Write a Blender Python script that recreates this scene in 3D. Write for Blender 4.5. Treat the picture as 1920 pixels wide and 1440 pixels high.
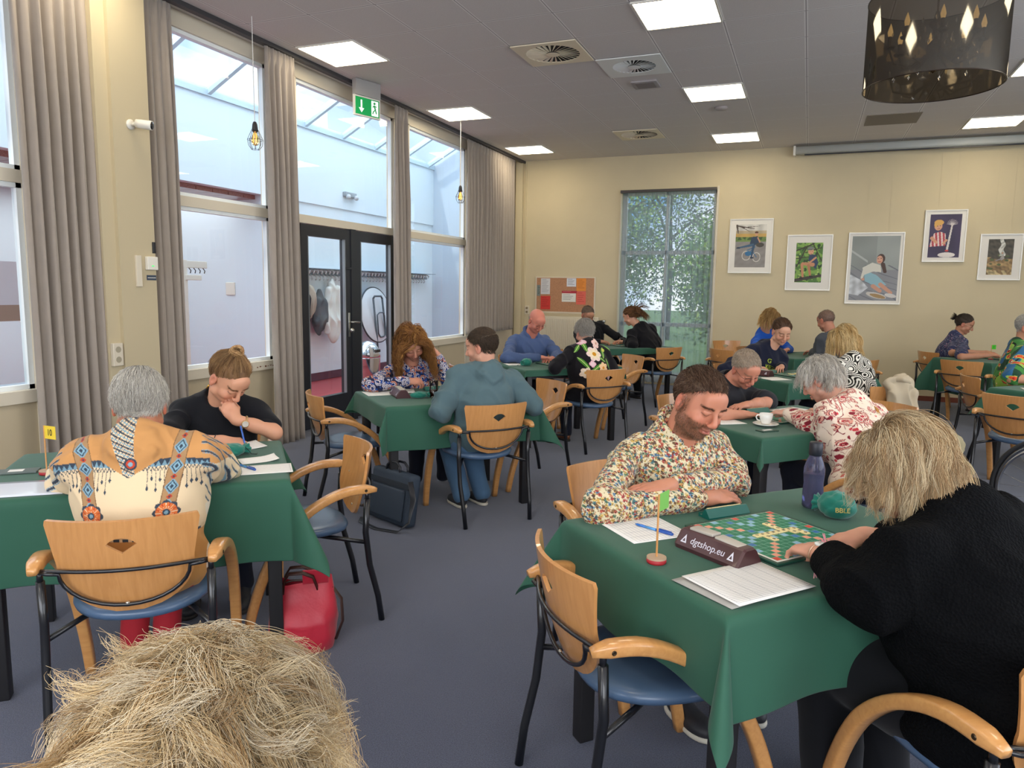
import bpy, bmesh, math, random
import numpy as np
from mathutils import Vector, Matrix, noise
for o in list(bpy.data.objects): bpy.data.objects.remove(o)
SC = bpy.context.scene
COL = SC.collection
random.seed(7); RNG = np.random.default_rng(7)
PI = math.pi
# ---------------------------------------------------------------- camera
CAMZ = 1.47
cd = bpy.data.cameras.new('camera'); cam = bpy.data.objects.new('camera', cd); COL.objects.link(cam)
cr = Vector((0.92723924, 0.37417457, 0.01485899)); cu = Vector((-0.06174989, 0.11364411, 0.99160071)); cw = Vector((-0.36934313, 0.92036863, -0.12848052))
cam.matrix_world = Matrix(((cr.x, cu.x, -cw.x, 0), (cr.y, cu.y, -cw.y, 0), (cr.z, cu.z, -cw.z, CAMZ), (0, 0, 0, 1)))
cd.sensor_width = 36; cd.lens = 25.671; cd.clip_start = 0.05; cd.clip_end = 200
SC.camera = cam
# ---------------------------------------------------------------- colour management
SC.view_settings.view_transform = 'Standard'; SC.view_settings.look = 'None'
SC.view_settings.gamma = 1; SC.view_settings.use_curve_mapping = False
SC.view_settings.exposure = 0.12
# ---------------------------------------------------------------- sky
wd = bpy.data.worlds.new('sky'); SC.world = wd; wd.use_nodes = True
wn = wd.node_tree; wn.nodes.clear()
wo = wn.nodes.new('ShaderNodeOutputWorld'); wb = wn.nodes.new('ShaderNodeBackground')
tc = wn.nodes.new('ShaderNodeTexCoord'); mp = wn.nodes.new('ShaderNodeMapping'); nz = wn.nodes.new('ShaderNodeTexNoise'); rp = wn.nodes.new('ShaderNodeValToRGB')
mp.inputs['Scale'].default_value = (1.3, 1.3, 2.6); mp.inputs['Location'].default_value = (0.35, 0.2, 0.0)
nz.inputs['Scale'].default_value = 1.9; nz.inputs['Detail'].default_value = 6; nz.inputs['Roughness'].default_value = 0.55
rp.color_ramp.elements[0].position = 0.40; rp.color_ramp.elements[0].color = (0.10, 0.33, 0.72, 1)
rp.color_ramp.elements[1].position = 0.56; rp.color_ramp.elements[1].color = (0.95, 0.97, 1.0, 1)
wn.links.new(tc.outputs['Generated'], mp.inputs['Vector']); wn.links.new(mp.outputs[0], nz.inputs['Vector'])
wn.links.new(nz.outputs[0], rp.inputs[0]); wn.links.new(rp.outputs[0], wb.inputs['Color']); wn.links.new(wb.outputs[0], wo.inputs['Surface'])
wb.inputs['Strength'].default_value = 2.6
def area(name, loc, rot, sx, sy, power, col=(1, 1, 1), portal=False, spread=PI):
    l = bpy.data.lights.new(name, 'AREA'); l.shape = 'RECTANGLE'; l.size = sx; l.size_y = sy; l.energy = power; l.color = col; l.spread = spread
    o = bpy.data.objects.new(name, l); COL.objects.link(o); o.location = loc; o.rotation_euler = rot
    if portal: l.cycles.is_portal = True
    return o
# area lamps: daylight from the foyer roof light and right-hand windows, plus added fills
area('foyer_daylight', (-5.85, 6.5, 4.75), (0, math.radians(-28), 0), 2.7, 13, 430, (0.88, 0.95, 1.0))
area('window_daylight_right', (5.3, 2.6, 2.1), (0, math.radians(90), 0), 2.4, 9, 170, (0.95, 0.97, 1.0))
area('window_daylight_rear', (0.6, -3.0, 2.1), (math.radians(90), 0, 0), 7.5, 2.3, 185, (0.98, 0.98, 1.0))  # unseen fill added behind the camera to even out the room light
area('corridor_lamps', (-8.35, 3.6, 2.64), (0, 0, 0), 1.6, 9.5, 100, (.9, .97, 1.0))  # fill panel added to whiten the corridor, no fitting modelled
sl = bpy.data.lights.new('sun', 'SUN'); sl.energy = 2.5; sl.angle = 0.02; sl.color = (1, .95, .86)
so = bpy.data.objects.new('sun', sl); COL.objects.link(so); so.rotation_euler = (math.radians(35), 0, math.radians(-20))
# ---------------------------------------------------------------- helpers
def lin(h):
    if isinstance(h, (tuple, list)): return tuple(h[:3])
    h = h.lstrip('#'); v = [int(h[i:i + 2], 16) / 255 for i in (0, 2, 4)]
    return tuple((c / 12.92 if c <= .04045 else ((c + .055) / 1.055) ** 2.4) for c in v)
class N:
    """tiny node-expression helper: arithmetic on shader sockets"""
    def __init__(s, t, k): s.t = t; s.k = k
    def _m(s, op, *a):
        n = s.t.nodes.new('ShaderNodeMath'); n.operation = op
        for i, x in enumerate((s,) + a):
            if isinstance(x, N): s.t.links.new(x.k, n.inputs[i])
            else: n.inputs[i].default_value = x
        return N(s.t, n.outputs[0])
    def __add__(s, o): return s._m('ADD', o)
    def __sub__(s, o): return s._m('SUBTRACT', o)
    def __mul__(s, o): return s._m('MULTIPLY', o)
    def gt(s, o): return s._m('GREATER_THAN', o)
    def lt(s, o): return s._m('LESS_THAN', o)
    def frac(s): return s._m('FRACT')
    def abs(s): return s._m('ABSOLUTE')
    def sin(s): return s._m('SINE')
    def max(s, o): return s._m('MAXIMUM', o)
    def min(s, o): return s._m('MINIMUM', o)
def mat(name, col=None, rough=.6, metal=0, attr=None, noise_amt=0, noise_scale=20, bump=0, bump_scale=200, bump_dist=.002, spec=None, coat=0, trans=0, emit=None, estr=0, alpha=1, sheen=0, ior=None, weave=0):
    m = bpy.data.materials.new(name); m.use_nodes = True; t = m.node_tree; b = t.nodes['Principled BSDF']
    c = lin(col) if col is not None else (.8, .8, .8)
    b.inputs['Base Color'].default_value = (*c, 1); b.inputs['Roughness'].default_value = rough; b.inputs['Metallic'].default_value = metal
    if spec is not None: b.inputs['Specular IOR Level'].default_value = spec
    b.inputs['Coat Weight'].default_value = coat; b.inputs['Transmission Weight'].default_value = trans; b.inputs['Alpha'].default_value = alpha
    if sheen: b.inputs['Sheen Weight'].default_value = sheen
    if ior: b.inputs['IOR'].default_value = ior
    if emit is not None: b.inputs['Emission Color'].default_value = (*lin(emit), 1); b.inputs['Emission Strength'].default_value = estr
    src = None
    tcn = t.nodes.new('ShaderNodeTexCoord')
    if attr:
        a = t.nodes.new('ShaderNodeAttribute'); a.attribute_name = attr; src = a.outputs['Color']
    if noise_amt:
        nn = t.nodes.new('ShaderNodeTexNoise'); nn.inputs['Scale'].default_value = noise_scale; nn.inputs['Detail'].default_value = 4
        t.links.new(tcn.outputs['Object'], nn.inputs['Vector'])
        mr = t.nodes.new('ShaderNodeMapRange'); mr.inputs['To Min'].default_value = 1 - noise_amt; mr.inputs['To Max'].default_value = 1 + noise_amt; mr.inputs['From Min'].default_value = .3; mr.inputs['From Max'].default_value = .7
        t.links.new(nn.outputs[0], mr.inputs['Value'])
        mx = t.nodes.new('ShaderNodeMix'); mx.data_type = 'RGBA'; mx.blend_type = 'MULTIPLY'; mx.inputs[0].default_value = 1
        if src: t.links.new(src, mx.inputs[6])
        else: mx.inputs[6].default_value = (*c, 1)
        t.links.new(mr.outputs[0], mx.inputs[7]); src = mx.outputs[2]
    if src: t.links.new(src, b.inputs['Base Color'])
    if bump or weave:
        bn = t.nodes.new('ShaderNodeBump'); bn.inputs['Strength'].default_value = bump or weave; bn.inputs['Distance'].default_value = bump_dist
        if weave:
            w1 = t.nodes.new('ShaderNodeTexVoronoi'); w1.inputs['Scale'].default_value = bump_scale
            t.links.new(tcn.outputs['Object'], w1.inputs['Vector']); t.links.new(w1.outputs[0], bn.inputs['Height'])
        else:
            n2 = t.nodes.new('ShaderNodeTexNoise'); n2.inputs['Scale'].default_value = bump_scale; n2.inputs['Detail'].default_value = 3
            t.links.new(tcn.outputs['Object'], n2.inputs['Vector']); t.links.new(n2.outputs[0], bn.inputs['Height'])
        t.links.new(bn.outputs[0], b.inputs['Normal'])
    return m
def wood(name, c1, c2, rough=.35, scale=(2, 30, 30), coat=.3):
    m = mat(name, c1, rough, coat=coat); t = m.node_tree; b = t.nodes['Principled BSDF']
    tcn = t.nodes.new('ShaderNodeTexCoord'); mpn = t.nodes.new('ShaderNodeMapping'); mpn.inputs['Scale'].default_value = scale
    nn = t.nodes.new('ShaderNodeTexNoise'); nn.inputs['Scale'].default_value = 3; nn.inputs['Detail'].default_value = 5; nn.inputs['Distortion'].default_value = .6
    r = t.nodes.new('ShaderNodeValToRGB'); r.color_ramp.elements[0].color = (*lin(c1), 1); r.color_ramp.elements[1].color = (*lin(c2), 1); r.color_ramp.elements[0].position = .35; r.color_ramp.elements[1].position = .65
    t.links.new(tcn.outputs['Object'], mpn.inputs[0]); t.links.new(mpn.outputs[0], nn.inputs['Vector']); t.links.new(nn.outputs[0], r.inputs[0]); t.links.new(r.outputs[0], b.inputs['Base Color'])
    return m
def glass_pane(name, tint=(.93, .97, .98), refl=.12):
    m = bpy.data.materials.new(name); m.use_nodes = True; t = m.node_tree; t.nodes.clear()
    o = t.nodes.new('ShaderNodeOutputMaterial'); tr = t.nodes.new('ShaderNodeBsdfTransparent'); g = t.nodes.new('ShaderNodeBsdfGlossy'); mx = t.nodes.new('ShaderNodeMixShader')
    fr = t.nodes.new('ShaderNodeFresnel'); fr.inputs['IOR'].default_value = 1.45
    tr.inputs[0].default_value = (*tint, 1); g.inputs['Roughness'].default_value = .01
    if refl: t.links.new(fr.outputs[0], mx.inputs[0])
    t.links.new(tr.outputs[0], mx.inputs[1]); t.links.new(g.outputs[0], mx.inputs[2]); t.links.new(mx.outputs[0], o.inputs['Surface'])
    return m
def mesh_obj(name, V, F, m=None, parent=None, smooth=True, col=None, fcol=None, midx=None):
    me = bpy.data.meshes.new(name)
    V = np.asarray(V, dtype=np.float32).reshape(-1, 3)
    if isinstance(F, np.ndarray) and F.ndim == 2:
        k = F.shape[1]; nf = len(F)
        me.vertices.add(len(V)); me.vertices.foreach_set('co', V.ravel()); me.loops.add(nf * k); me.polygons.add(nf)
        me.loops.foreach_set('vertex_index', F.astype(np.int32).ravel()); me.polygons.foreach_set('loop_start', np.arange(0, nf * k, k, dtype=np.int32))
        me.update(calc_edges=True)
    else:
        me.from_pydata([tuple(v) for v in V.tolist()], [], [list(f) for f in F]); me.update()
    if smooth: me.polygons.foreach_set('use_smooth', np.ones(len(me.polygons), dtype=bool))
    if col is not None:
        a = me.color_attributes.new('col', 'FLOAT_COLOR', 'POINT'); c = np.ones((len(V), 4), np.float32); c[:, :3] = col; a.data.foreach_set('color', c.ravel())
    if fcol is not None:
        a = me.color_attributes.new('col', 'FLOAT_COLOR', 'CORNER'); lt = np.zeros(len(me.polygons), np.int32); me.polygons.foreach_get('loop_total', lt)
        c = np.ones((len(me.loops), 4), np.float32); c[:, :3] = np.repeat(np.asarray(fcol, np.float32), lt, axis=0); a.data.foreach_set('color', c.ravel())
    for x in (m if isinstance(m, (list, tuple)) else [m]):
        if x: me.materials.append(x)
    if midx is not None: me.polygons.foreach_set('material_index', np.asarray(midx, np.int32))
    me.validate()
    o = bpy.data.objects.new(name, me); COL.objects.link(o)
    if parent is not None: o.parent = parent
    return o
def thing(name, label, cat, loc=(0, 0, 0), rz=0, group=None):
    o = bpy.data.objects.new(name, None); COL.objects.link(o); o.empty_display_size = .1
    o.location = loc; o.rotation_euler = (0, 0, rz); o['label'] = label; o['category'] = cat
    if group: o['group'] = group
    return o
def tag(o, label, cat, group=None, kind=None):
    o['label'] = label; o['category'] = cat
    if group: o['group'] = group
    if kind: o['kind'] = kind
    return o
def struct(o, kind='structure'): o['kind'] = kind; return o
class MB:
    """collects simple shapes into one mesh"""
    def __init__(s): s.V = []; s.F = []; s.n = 0; s.mi = []; s.cur = 0
    def add(s, V, F):
        s.V += [tuple(v) for v in V]; s.F += [[i + s.n for i in f] for f in F]; s.mi += [s.cur] * len(F); s.n += len(V); return s
    def box(s, x0, x1, y0, y1, z0, z1, R=None, o=(0, 0, 0)):
        V = [(x, y, z) for x in (x0, x1) for y in (y0, y1) for z in (z0, z1)]
        if R is not None: V = [tuple(R @ Vector(v) + Vector(o)) for v in V]
        return s.add(V, [(0, 1, 3, 2), (4, 6, 7, 5), (0, 4, 5, 1), (2, 3, 7, 6), (0, 2, 6, 4), (1, 5, 7, 3)])
    def bbox(s, x0, x1, y0, y1, z0, z1, b=.004, R=None, o=(0, 0, 0)):
        """box with chamfered edges"""
        bm = bmesh.new(); bmesh.ops.create_cube(bm, size=1)
        for v in bm.verts: v.co = Vector(((x0 + x1) / 2 + v.co.x * (x1 - x0), (y0 + y1) / 2 + v.co.y * (y1 - y0), (z0 + z1) / 2 + v.co.z * (z1 - z0)))
        bmesh.ops.bevel(bm, geom=bm.edges[:], offset=b, segments=2, profile=.6, affect='EDGES')
        V = [tuple(v.co) for v in bm.verts]; F = [[v.index for v in f.verts] for f in bm.faces]; bm.free()
        if R is not None: V = [tuple(R @ Vector(v) + Vector(o)) for v in V]
        elif any(o): V = [tuple(Vector(v) + Vector(o)) for v in V]
        return s.add(V, F)
    def tube(s, pts, r, n=8, up=None, w=None, closed=False, cap=True):
        """sweep: r radius (number or list); w=(a,b) rectangular-ish section half sizes"""
        P = np.array(pts, float); m = len(P); V = []
        T = np.gradient(P, axis=0) if m > 2 else np.repeat((P[1:] - P[:1]), 2, axis=0)
        if closed: T = np.roll(P, -1, 0) - np.roll(P, 1, 0)
        T /= np.linalg.norm(T, axis=1)[:, None] + 1e-12
        u = np.array(up, float) if up is not None else (np.array([0, 0, 1.]) if abs(T[0, 2]) < .9 else np.array([1., 0, 0]))
        for i in range(m):
            a = np.cross(T[i], u); na = np.linalg.norm(a)
            if na < 1e-6: a = prev
            else: a = a / na
            b = np.cross(a, T[i])
            if up is None: u = b
            prev = a
            ri = r[i] if hasattr(r, '__len__') else r
            for k in range(n):
                th = 2 * PI * (k + .5) / n; c, d = math.cos(th), math.sin(th)
                if w is not None:
                    wi = w[i] if hasattr(w[0], '__len__') else w
                    e = .45; c = math.copysign(abs(c) ** e, c) * wi[0]; d = math.copysign(abs(d) ** e, d) * wi[1]
                else: c *= ri; d *= ri
                V.append(tuple(P[i] + a * c + b * d))
        F = []
        for i in range(m if closed else m - 1):
            j = (i + 1) % m
            for k in range(n): F.append((i * n + k, i * n + (k + 1) % n, j * n + (k + 1) % n, j * n + k))
        if cap and not closed: F += [tuple(range(n))[::-1], tuple((m - 1) * n + k for k in range(n))]
        return s.add(V, F)
    def lathe(s, prof, n=24, c=(0, 0, 0), sx=1, sy=1, R=None):
        V = []; F = []; m = len(prof)
        for (r, z) in prof:
            for k in range(n):
                a = 2 * PI * k / n; v = Vector((r * math.cos(a) * sx, r * math.sin(a) * sy, z))
                if R is not None: v = R @ v
                V.append((c[0] + v.x, c[1] + v.y, c[2] + v.z))
        for i in range(m - 1):
            for k in range(n): F.append((i * n + k, i * n + (k + 1) % n, (i + 1) * n + (k + 1) % n, (i + 1) * n + k))
        if prof[0][0] > 1e-6: F.append(tuple(range(n))[::-1])
        if prof[-1][0] > 1e-6: F.append(tuple((m - 1) * n + k for k in range(n)))
        return s.add(V, F)
    def ball(s, c, r, n=12, m=8, R=None):
        rr = r if hasattr(r, '__len__') else (r, r, r); V = []; F = []
        for i in range(m + 1):
            t = PI * i / m
            for k in range(n):
                a = 2 * PI * k / n; v = Vector((rr[0] * math.sin(t) * math.cos(a), rr[1] * math.sin(t) * math.sin(a), -rr[2] * math.cos(t)))
                if R is not None: v = R @ v
                V.append((c[0] + v.x, c[1] + v.y, c[2] + v.z))
        for i in range(m):
            for k in range(n): F.append((i * n + k, i * n + (k + 1) % n, (i + 1) * n + (k + 1) % n, (i + 1) * n + k))
        return s.add(V, F)
    def quad(s, a, b, c, d): return s.add([a, b, c, d], [(0, 1, 2, 3)])
    def build(s, name, m=None, parent=None, smooth=False, fcol=None):
        o = mesh_obj(name, s.V, s.F, m, parent, smooth, fcol=fcol, midx=s.mi if isinstance(m, (list, tuple)) else None)
        return o
def smooth_by_angle(o, ang=40):
    bm = bmesh.new(); bm.from_mesh(o.data); bmesh.ops.remove_doubles(bm, verts=bm.verts, dist=1e-6)
    for f in bm.faces: f.smooth = True
    for e in bm.edges:
        if len(e.link_faces) == 2 and e.calc_face_angle(0) > math.radians(ang): e.smooth = False
    bm.to_mesh(o.data); bm.free(); return o
def solid(o, th, off=0):
    md = o.modifiers.new('solid', 'SOLIDIFY'); md.thickness = th; md.offset = off; return o
def bake(o):
    dg = bpy.context.evaluated_depsgraph_get(); dg.update(); me = bpy.data.meshes.new_from_object(o.evaluated_get(dg)); o.modifiers.clear(); old = o.data; o.data = me; return o
def copy_tree(o, parent=None):
    c = o.copy(); COL.objects.link(c)
    if parent is not None: c.parent = parent
    for ch in list(o.children): copy_tree(ch, c)
    return c
def text_obj(name, s, size, m, loc, R, ext=.0004, parent=None, bold=False, align='CENTER', sx=1.0):
    cu_ = bpy.data.curves.new(name, 'FONT'); cu_.body = s; cu_.size = size; cu_.extrude = ext; cu_.align_x = align; cu_.align_y = 'CENTER'; cu_.offset = size * .018 if bold else 0
    t = bpy.data.objects.new('tmp', cu_); COL.objects.link(t)
    dg = bpy.context.evaluated_depsgraph_get(); dg.update(); me = bpy.data.meshes.new_from_object(t.evaluated_get(dg)); bpy.data.objects.remove(t); bpy.data.curves.remove(cu_)
    me.name = name; me.materials.clear(); me.materials.append(m)
    M = Matrix.Translation(loc) @ R.to_4x4() @ Matrix.Diagonal((sx, 1, 1, 1)); me.transform(M)
    o = bpy.data.objects.new(name, me); COL.objects.link(o)
    if parent is not None: o.parent = parent
    return o
def basis(x, y, z): return Matrix((x, y, z)).transposed()
# ================================================================ ROOM
H = 3.57; XL = -4.67; YB = 11.61; XR = 5.4; YF = -3.1
M_wall = mat('painted_wall', '#d2c4a2', .85, noise_amt=.02, noise_scale=3, bump=.15, bump_scale=300)
M_dado = mat('beige_panel', '#cdbd9d', .7, noise_amt=.02, noise_scale=2)
M_white = mat('white_paint', '#e6e2d6', .5)
M_cream = mat('cream_frame', '#d9cfba', .45)
M_black = mat('black_frame', '#24262c', .35)
M_steel = mat('steel', '#b9bcbd', .25, 1)
# carpet
mc = mat('blue_carpet', '#3b4468', .95, sheen=.3); t = mc.node_tree; b = t.nodes['Principled BSDF']
tcn = t.nodes.new('ShaderNodeTexCoord'); n1 = t.nodes.new('ShaderNodeTexNoise'); n1.inputs['Scale'].default_value = 260; n1.inputs['Detail'].default_value = 4; n1.inputs['Roughness'].default_value = .7
n2 = t.nodes.new('ShaderNodeTexNoise'); n2.inputs['Scale'].default_value = 1.1; n2.inputs['Detail'].default_value = 3
r1 = t.nodes.new('ShaderNodeValToRGB'); r1.color_ramp.elements[0].position = .36; r1.color_ramp.elements[0].color = (*lin('#1f263b'), 1); r1.color_ramp.elements[1].position = .66; r1.color_ramp.elements[1].color = (*lin('#4e5673'), 1)
mx = t.nodes.new('ShaderNodeMix'); mx.data_type = 'RGBA'; mx.blend_type = 'MULTIPLY'; mx.inputs[0].default_value = 1
mr = t.nodes.new('ShaderNodeMapRange'); mr.inputs['From Min'].default_value = .3; mr.inputs['From Max'].default_value = .7; mr.inputs['To Min'].default_value = .86; mr.inputs['To Max'].default_value = 1.08
for n_ in (n1, n2): t.links.new(tcn.outputs['Object'], n_.inputs['Vector'])
t.links.new(n1.outputs[0], r1.inputs[0]); t.links.new(r1.outputs[0], mx.inputs[6]); t.links.new(n2.outputs[0], mr.inputs['Value']); t.links.new(mr.outputs[0], mx.inputs[7]); t.links.new(mx.outputs[2], b.inputs['Base Color'])
bn = t.nodes.new('ShaderNodeBump'); bn.inputs['Strength'].default_value = .7; bn.inputs['Distance'].default_value = .004; t.links.new(n1.outputs[0], bn.inputs['Height']); t.links.new(bn.outputs[0], b.inputs['Normal'])
struct(MB().box(XL - .15, XR + .2, YF - .2, YB + .2, -.12, 0).build('floor', mc))
# ceiling tiles: grid lines every 0.6 m
mce = mat('ceiling_tile', '#dedad7', .9); t = mce.node_tree; b = t.nodes['Principled BSDF']
tcn = t.nodes.new('ShaderNodeTexCoord'); sp = t.nodes.new('ShaderNodeSeparateXYZ'); t.links.new(tcn.outputs['Object'], sp.inputs[0])
X = N(t, sp.outputs[0]); Yn = N(t, sp.outputs[1])
gx = ((X + .15 + 60) * (1 / .6)).frac(); gy = ((Yn - 5.57 + 60) * (1 / .6)).frac()
line = ((gx - .5).abs().gt(.476)).max((gy - .5).abs().gt(.476)); dark = ((gx - .5).abs().gt(.494)).max((gy - .5).abs().gt(.4935))
nn = t.nodes.new('ShaderNodeTexNoise'); nn.inputs['Scale'].default_value = 160; t.links.new(tcn.outputs['Object'], nn.inputs['Vector'])
rr = t.nodes.new('ShaderNodeValToRGB'); rr.color_ramp.elements[0].position = .3; rr.color_ramp.elements[0].color = (*lin('#d6d0cb'), 1); rr.color_ramp.elements[1].position = .7; rr.color_ramp.elements[1].color = (*lin('#dfdad5'), 1)
t.links.new(nn.outputs[0], rr.inputs[0])
m1 = t.nodes.new('ShaderNodeMix'); m1.data_type = 'RGBA'; t.links.new(line.k, m1.inputs[0]); t.links.new(rr.outputs[0], m1.inputs[6]); m1.inputs[7].default_value = (*lin('#f0ece8'), 1)
m2 = t.nodes.new('ShaderNodeMix'); m2.data_type = 'RGBA'; t.links.new(dark.k, m2.inputs[0]); t.links.new(m1.outputs[2], m2.inputs[6]); m2.inputs[7].default_value = (*lin('#a29b98'), 1)
t.links.new(m2.outputs[2], b.inputs['Base Color'])
struct(MB().box(XL - .15, XR + .2, YF - .2, YB + .2, H, H + .12).build('ceiling', mce))
# back wall with window opening
WX0, WX1, WZ0, WZ1 = -2.83, -1.37, .12, 3.03
w = MB(); w.box(XL - .15, WX0, YB, YB + .2, 0, H).box(WX1, XR + .2, YB, YB + .2, 0, H).box(WX0, WX1, YB, YB + .2, 0, WZ0).box(WX0, WX1, YB, YB + .2, WZ1, H)
struct(w.build('wall_back', M_wall))
w = MB(); w.box(XL + .0, WX0 - .03, YB - .014, YB, 0, .07).box(WX1 + .03, XR, YB - .014, YB, 0, .07); struct(w.build('baseboard_back', mat('red_brown_skirting', '#7c3f2c', .5)))
w = MB(); w.box(-4.62, -4.50, YB - .06, YB, 0, H).box(-4.46, -4.44, YB - .03, YB, 0, H); struct(w.build('trim_1', M_wall))
w = MB(); z0 = .9; w.box(XR, XR + .2, YF, YB, 0, z0).box(XR, XR + .2, YF, YB, 3.2, H).box(XR, XR + .2, 7.2, YB, z0, 3.2).box(XR, XR + .2, YF, -2, z0, 3.2)
for y in (.3, 2.6, 4.9): w.box(XR, XR + .2, y - .06, y + .06, z0, 3.2)
struct(w.build('wall_right', M_wall))
w = MB(); w.box(XL - .15, XR + .2, YF - .2, YF, 0, .9).box(XL - .15, XR + .2, YF - .2, YF, 3.2, H).box(XL - .15, -3.2, YF - .2, YF, .9, 3.2).box(4.4, XR + .2, YF - .2, YF, .9, 3.2)
struct(w.build('wall_front', M_wall))
# back window: frame, glass
w = MB(); y0, y1 = YB + .12, YB + .18
for x in (WX0, WX1 - .06): w.box(x, x + .06, y0, y1, WZ0, WZ1)
w.box(WX0 + .68, WX0 + .73, y0, y1, WZ0, WZ1)
for z in (WZ0, .92, 2.05, WZ1 - .06): w.box(WX0, WX1, y0, y1, z, z + .06)
wf = struct(w.build('window_1', M_white)); MB().quad((WX0 + .05, YB + .15, WZ0 + .05), (WX1 - .05, YB + .15, WZ0 + .05), (WX1 - .05, YB + .15, WZ1 - .05), (WX0 + .05, YB + .15, WZ1 - .05)).build('pane', glass_pane('clear_glass'), wf)
# ---------------- left wall: window front onto the foyer
PZ0, PZ1 = .70, .78      # sill
w = MB()
def post(y0, y1, x0=XL - .09, x1=XL + .02, z0=0, z1=3.45): w.box(x0, x1, y0, y1, z0, z1)
w.box(XL - .09, XL + .02, YF, YB, 3.44, H)                                   # head beam
for (a, b_) in ((3.24, 4.42), (5.55, 5.95), (7.74, 8.10), (9.72, YB), (.62, .82), (YF, -1.6)): post(a, b_)
for (a, b_) in ((4.42, 5.55), (5.95, 7.74), (8.10, 9.72), (.82, 3.24), (-1.6, .62)): w.box(XL - .07, XL + .015, a, b_, 2.09, 2.17)
for (a, b_) in ((4.42, 5.55), (8.10, 9.72), (.82, 3.24), (-1.6, .62)): w.box(XL - .07, XL + .05, a, b_, PZ0, PZ1)
fr = MB()
for (a, b_) in ((4.42, 5.55), (8.10, 9.72), (.82, 3.24), (-1.6, .62)):
    for z0_, z1_ in ((PZ1, 2.09), (2.17, 3.44)):
        fr.box(XL - .05, XL - .005, a, a + .035, z0_, z1_).box(XL - .05, XL - .005, b_ - .035, b_, z0_, z1_).box(XL - .05, XL - .005, a, b_, z0_, z0_ + .03).box(XL - .05, XL - .005, a, b_, z1_ - .03, z1_)
fr.box(XL - .05, XL - .005, 5.95, 5.985, 2.17, 3.44).box(XL - .05, XL - .005, 7.705, 7.74, 2.17, 3.44).box(XL - .05, XL - .005, 5.95, 7.74, 3.41, 3.44)
wl = struct(w.build('wall_left', M_cream)); fr.build('glazing_bead', mat('white_bead', '#eef3f3', .4), wl)
w = MB()
for (a, b_) in ((4.42, 5.55), (8.10, 9.72), (.82, 3.24), (-1.6, .62)): w.box(XL - .06, XL - .0, a - .02, b_ + .02, .02, PZ0)
w.box(XL - .0, XL + .012, 8.9, 8.91, .1, .68)
wd_ = struct(w.build('trim_2', M_dado))
w = MB()
for (a, b_) in ((3.24, 5.95), (7.74, YB), (-2.5, 3.24)): w.box(XL + .02, XL + .035, a, b_, 0, .09)
struct(w.build('baseboard_left', M_dado))
g = glass_pane('window_glass')
def yq(w, a, b_, z0, z1, x=XL - .028): return w.quad((x, a, z0), (x, b_, z0), (x, b_, z1), (x, a, z1))
for i, (a, b_) in enumerate(((4.42, 5.55), (8.10, 9.72), (.82, 3.24), (-1.6, .62))):
    w = MB(); yq(w, a + .02, b_ - .02, PZ1, 2.09); yq(w, a + .02, b_ - .02, 2.17, 3.44); struct(w.build('window_%d' % (i + 2), g))
struct(yq(MB(), 5.97, 7.72, 2.17, 3.44).build('window_6', g))
# marks on sill (chipped paint)
w = MB()
for k in range(7): w.box(XL + .05, XL + .0515, 5.27 + k * .035, 5.285 + k * .035 + .006 * (k % 2), .725 + .004 * (k % 3), .735 + .004 * (k % 2))
w.build('chipped_paint', mat('bare_wood', '#7a4b30', .8), wl)
# double door
def door(n, y0, y1, label_handle):
    d = MB(); x0, x1 = XL - .04, XL + .03
    d.box(x0, x1, y0, y0 + .10, .02, 2.08).box(x0, x1, y1 - .10, y1, .02, 2.08).box(x0, x1, y0 + .1, y1 - .1, 1.97, 2.08).box(x0, x1, y0 + .1, y1 - .1, .02, .32)
    o = struct(d.build(n, M_black)); yq(MB(), y0 + .09, y1 - .09, .31, 1.98, XL - .005).build('pane', g, o)
    b_ = MB(); 
    for (a, c) in ((y0 + .1, y0 + .112), (y1 - .112, y1 - .1)): b_.box(XL + .0, XL + .034, a, c, .32, 1.97)
    b_.build('glazing_strip', mat('grey_strip', '#8f9599', .3, .6), o)
    return o
d1 = door('door_1', 5.96, 6.80, True); d2 = door('door_2', 6.89, 7.73, False)
w = MB(); w.box(XL - .06, XL + .04, 6.80, 6.89, .0, 2.09); struct(w.build('trim_3', M_black))
hd = MB(); hd.bbox(XL + .031, XL + .042, 6.735, 6.765, .93, 1.19, .003); hd.tube([(XL + .04, 6.75, 1.09), (XL + .085, 6.75, 1.09), (XL + .09, 6.78, 1.09), (XL + .09, 6.87, 1.085)], .010, 8)
hd.ball((XL + .07, 6.752, 1.0), .027); hd.tube([(XL + .04, 6.75, 1.0), (XL + .07, 6.75, 1.0)], .01)
hd.build('door_handle', mat('brushed_steel', '#b7b6ae', .3, 1), d1, smooth=True)
w = MB(); w.bbox(XL + .03, XL + .04, 6.70, 6.80, 1.655, 1.68, .003); w.build('door_latch', M_black, d1)
# square column
w = MB(); w.box(XL, -4.42, 3.72, 4.02, 0, H); w.box(XL, -4.45, 3.62, 3.72, 0, H); cl = struct(w.build('trim_4', mat('column_paint', '#c2b494', .7)))
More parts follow.
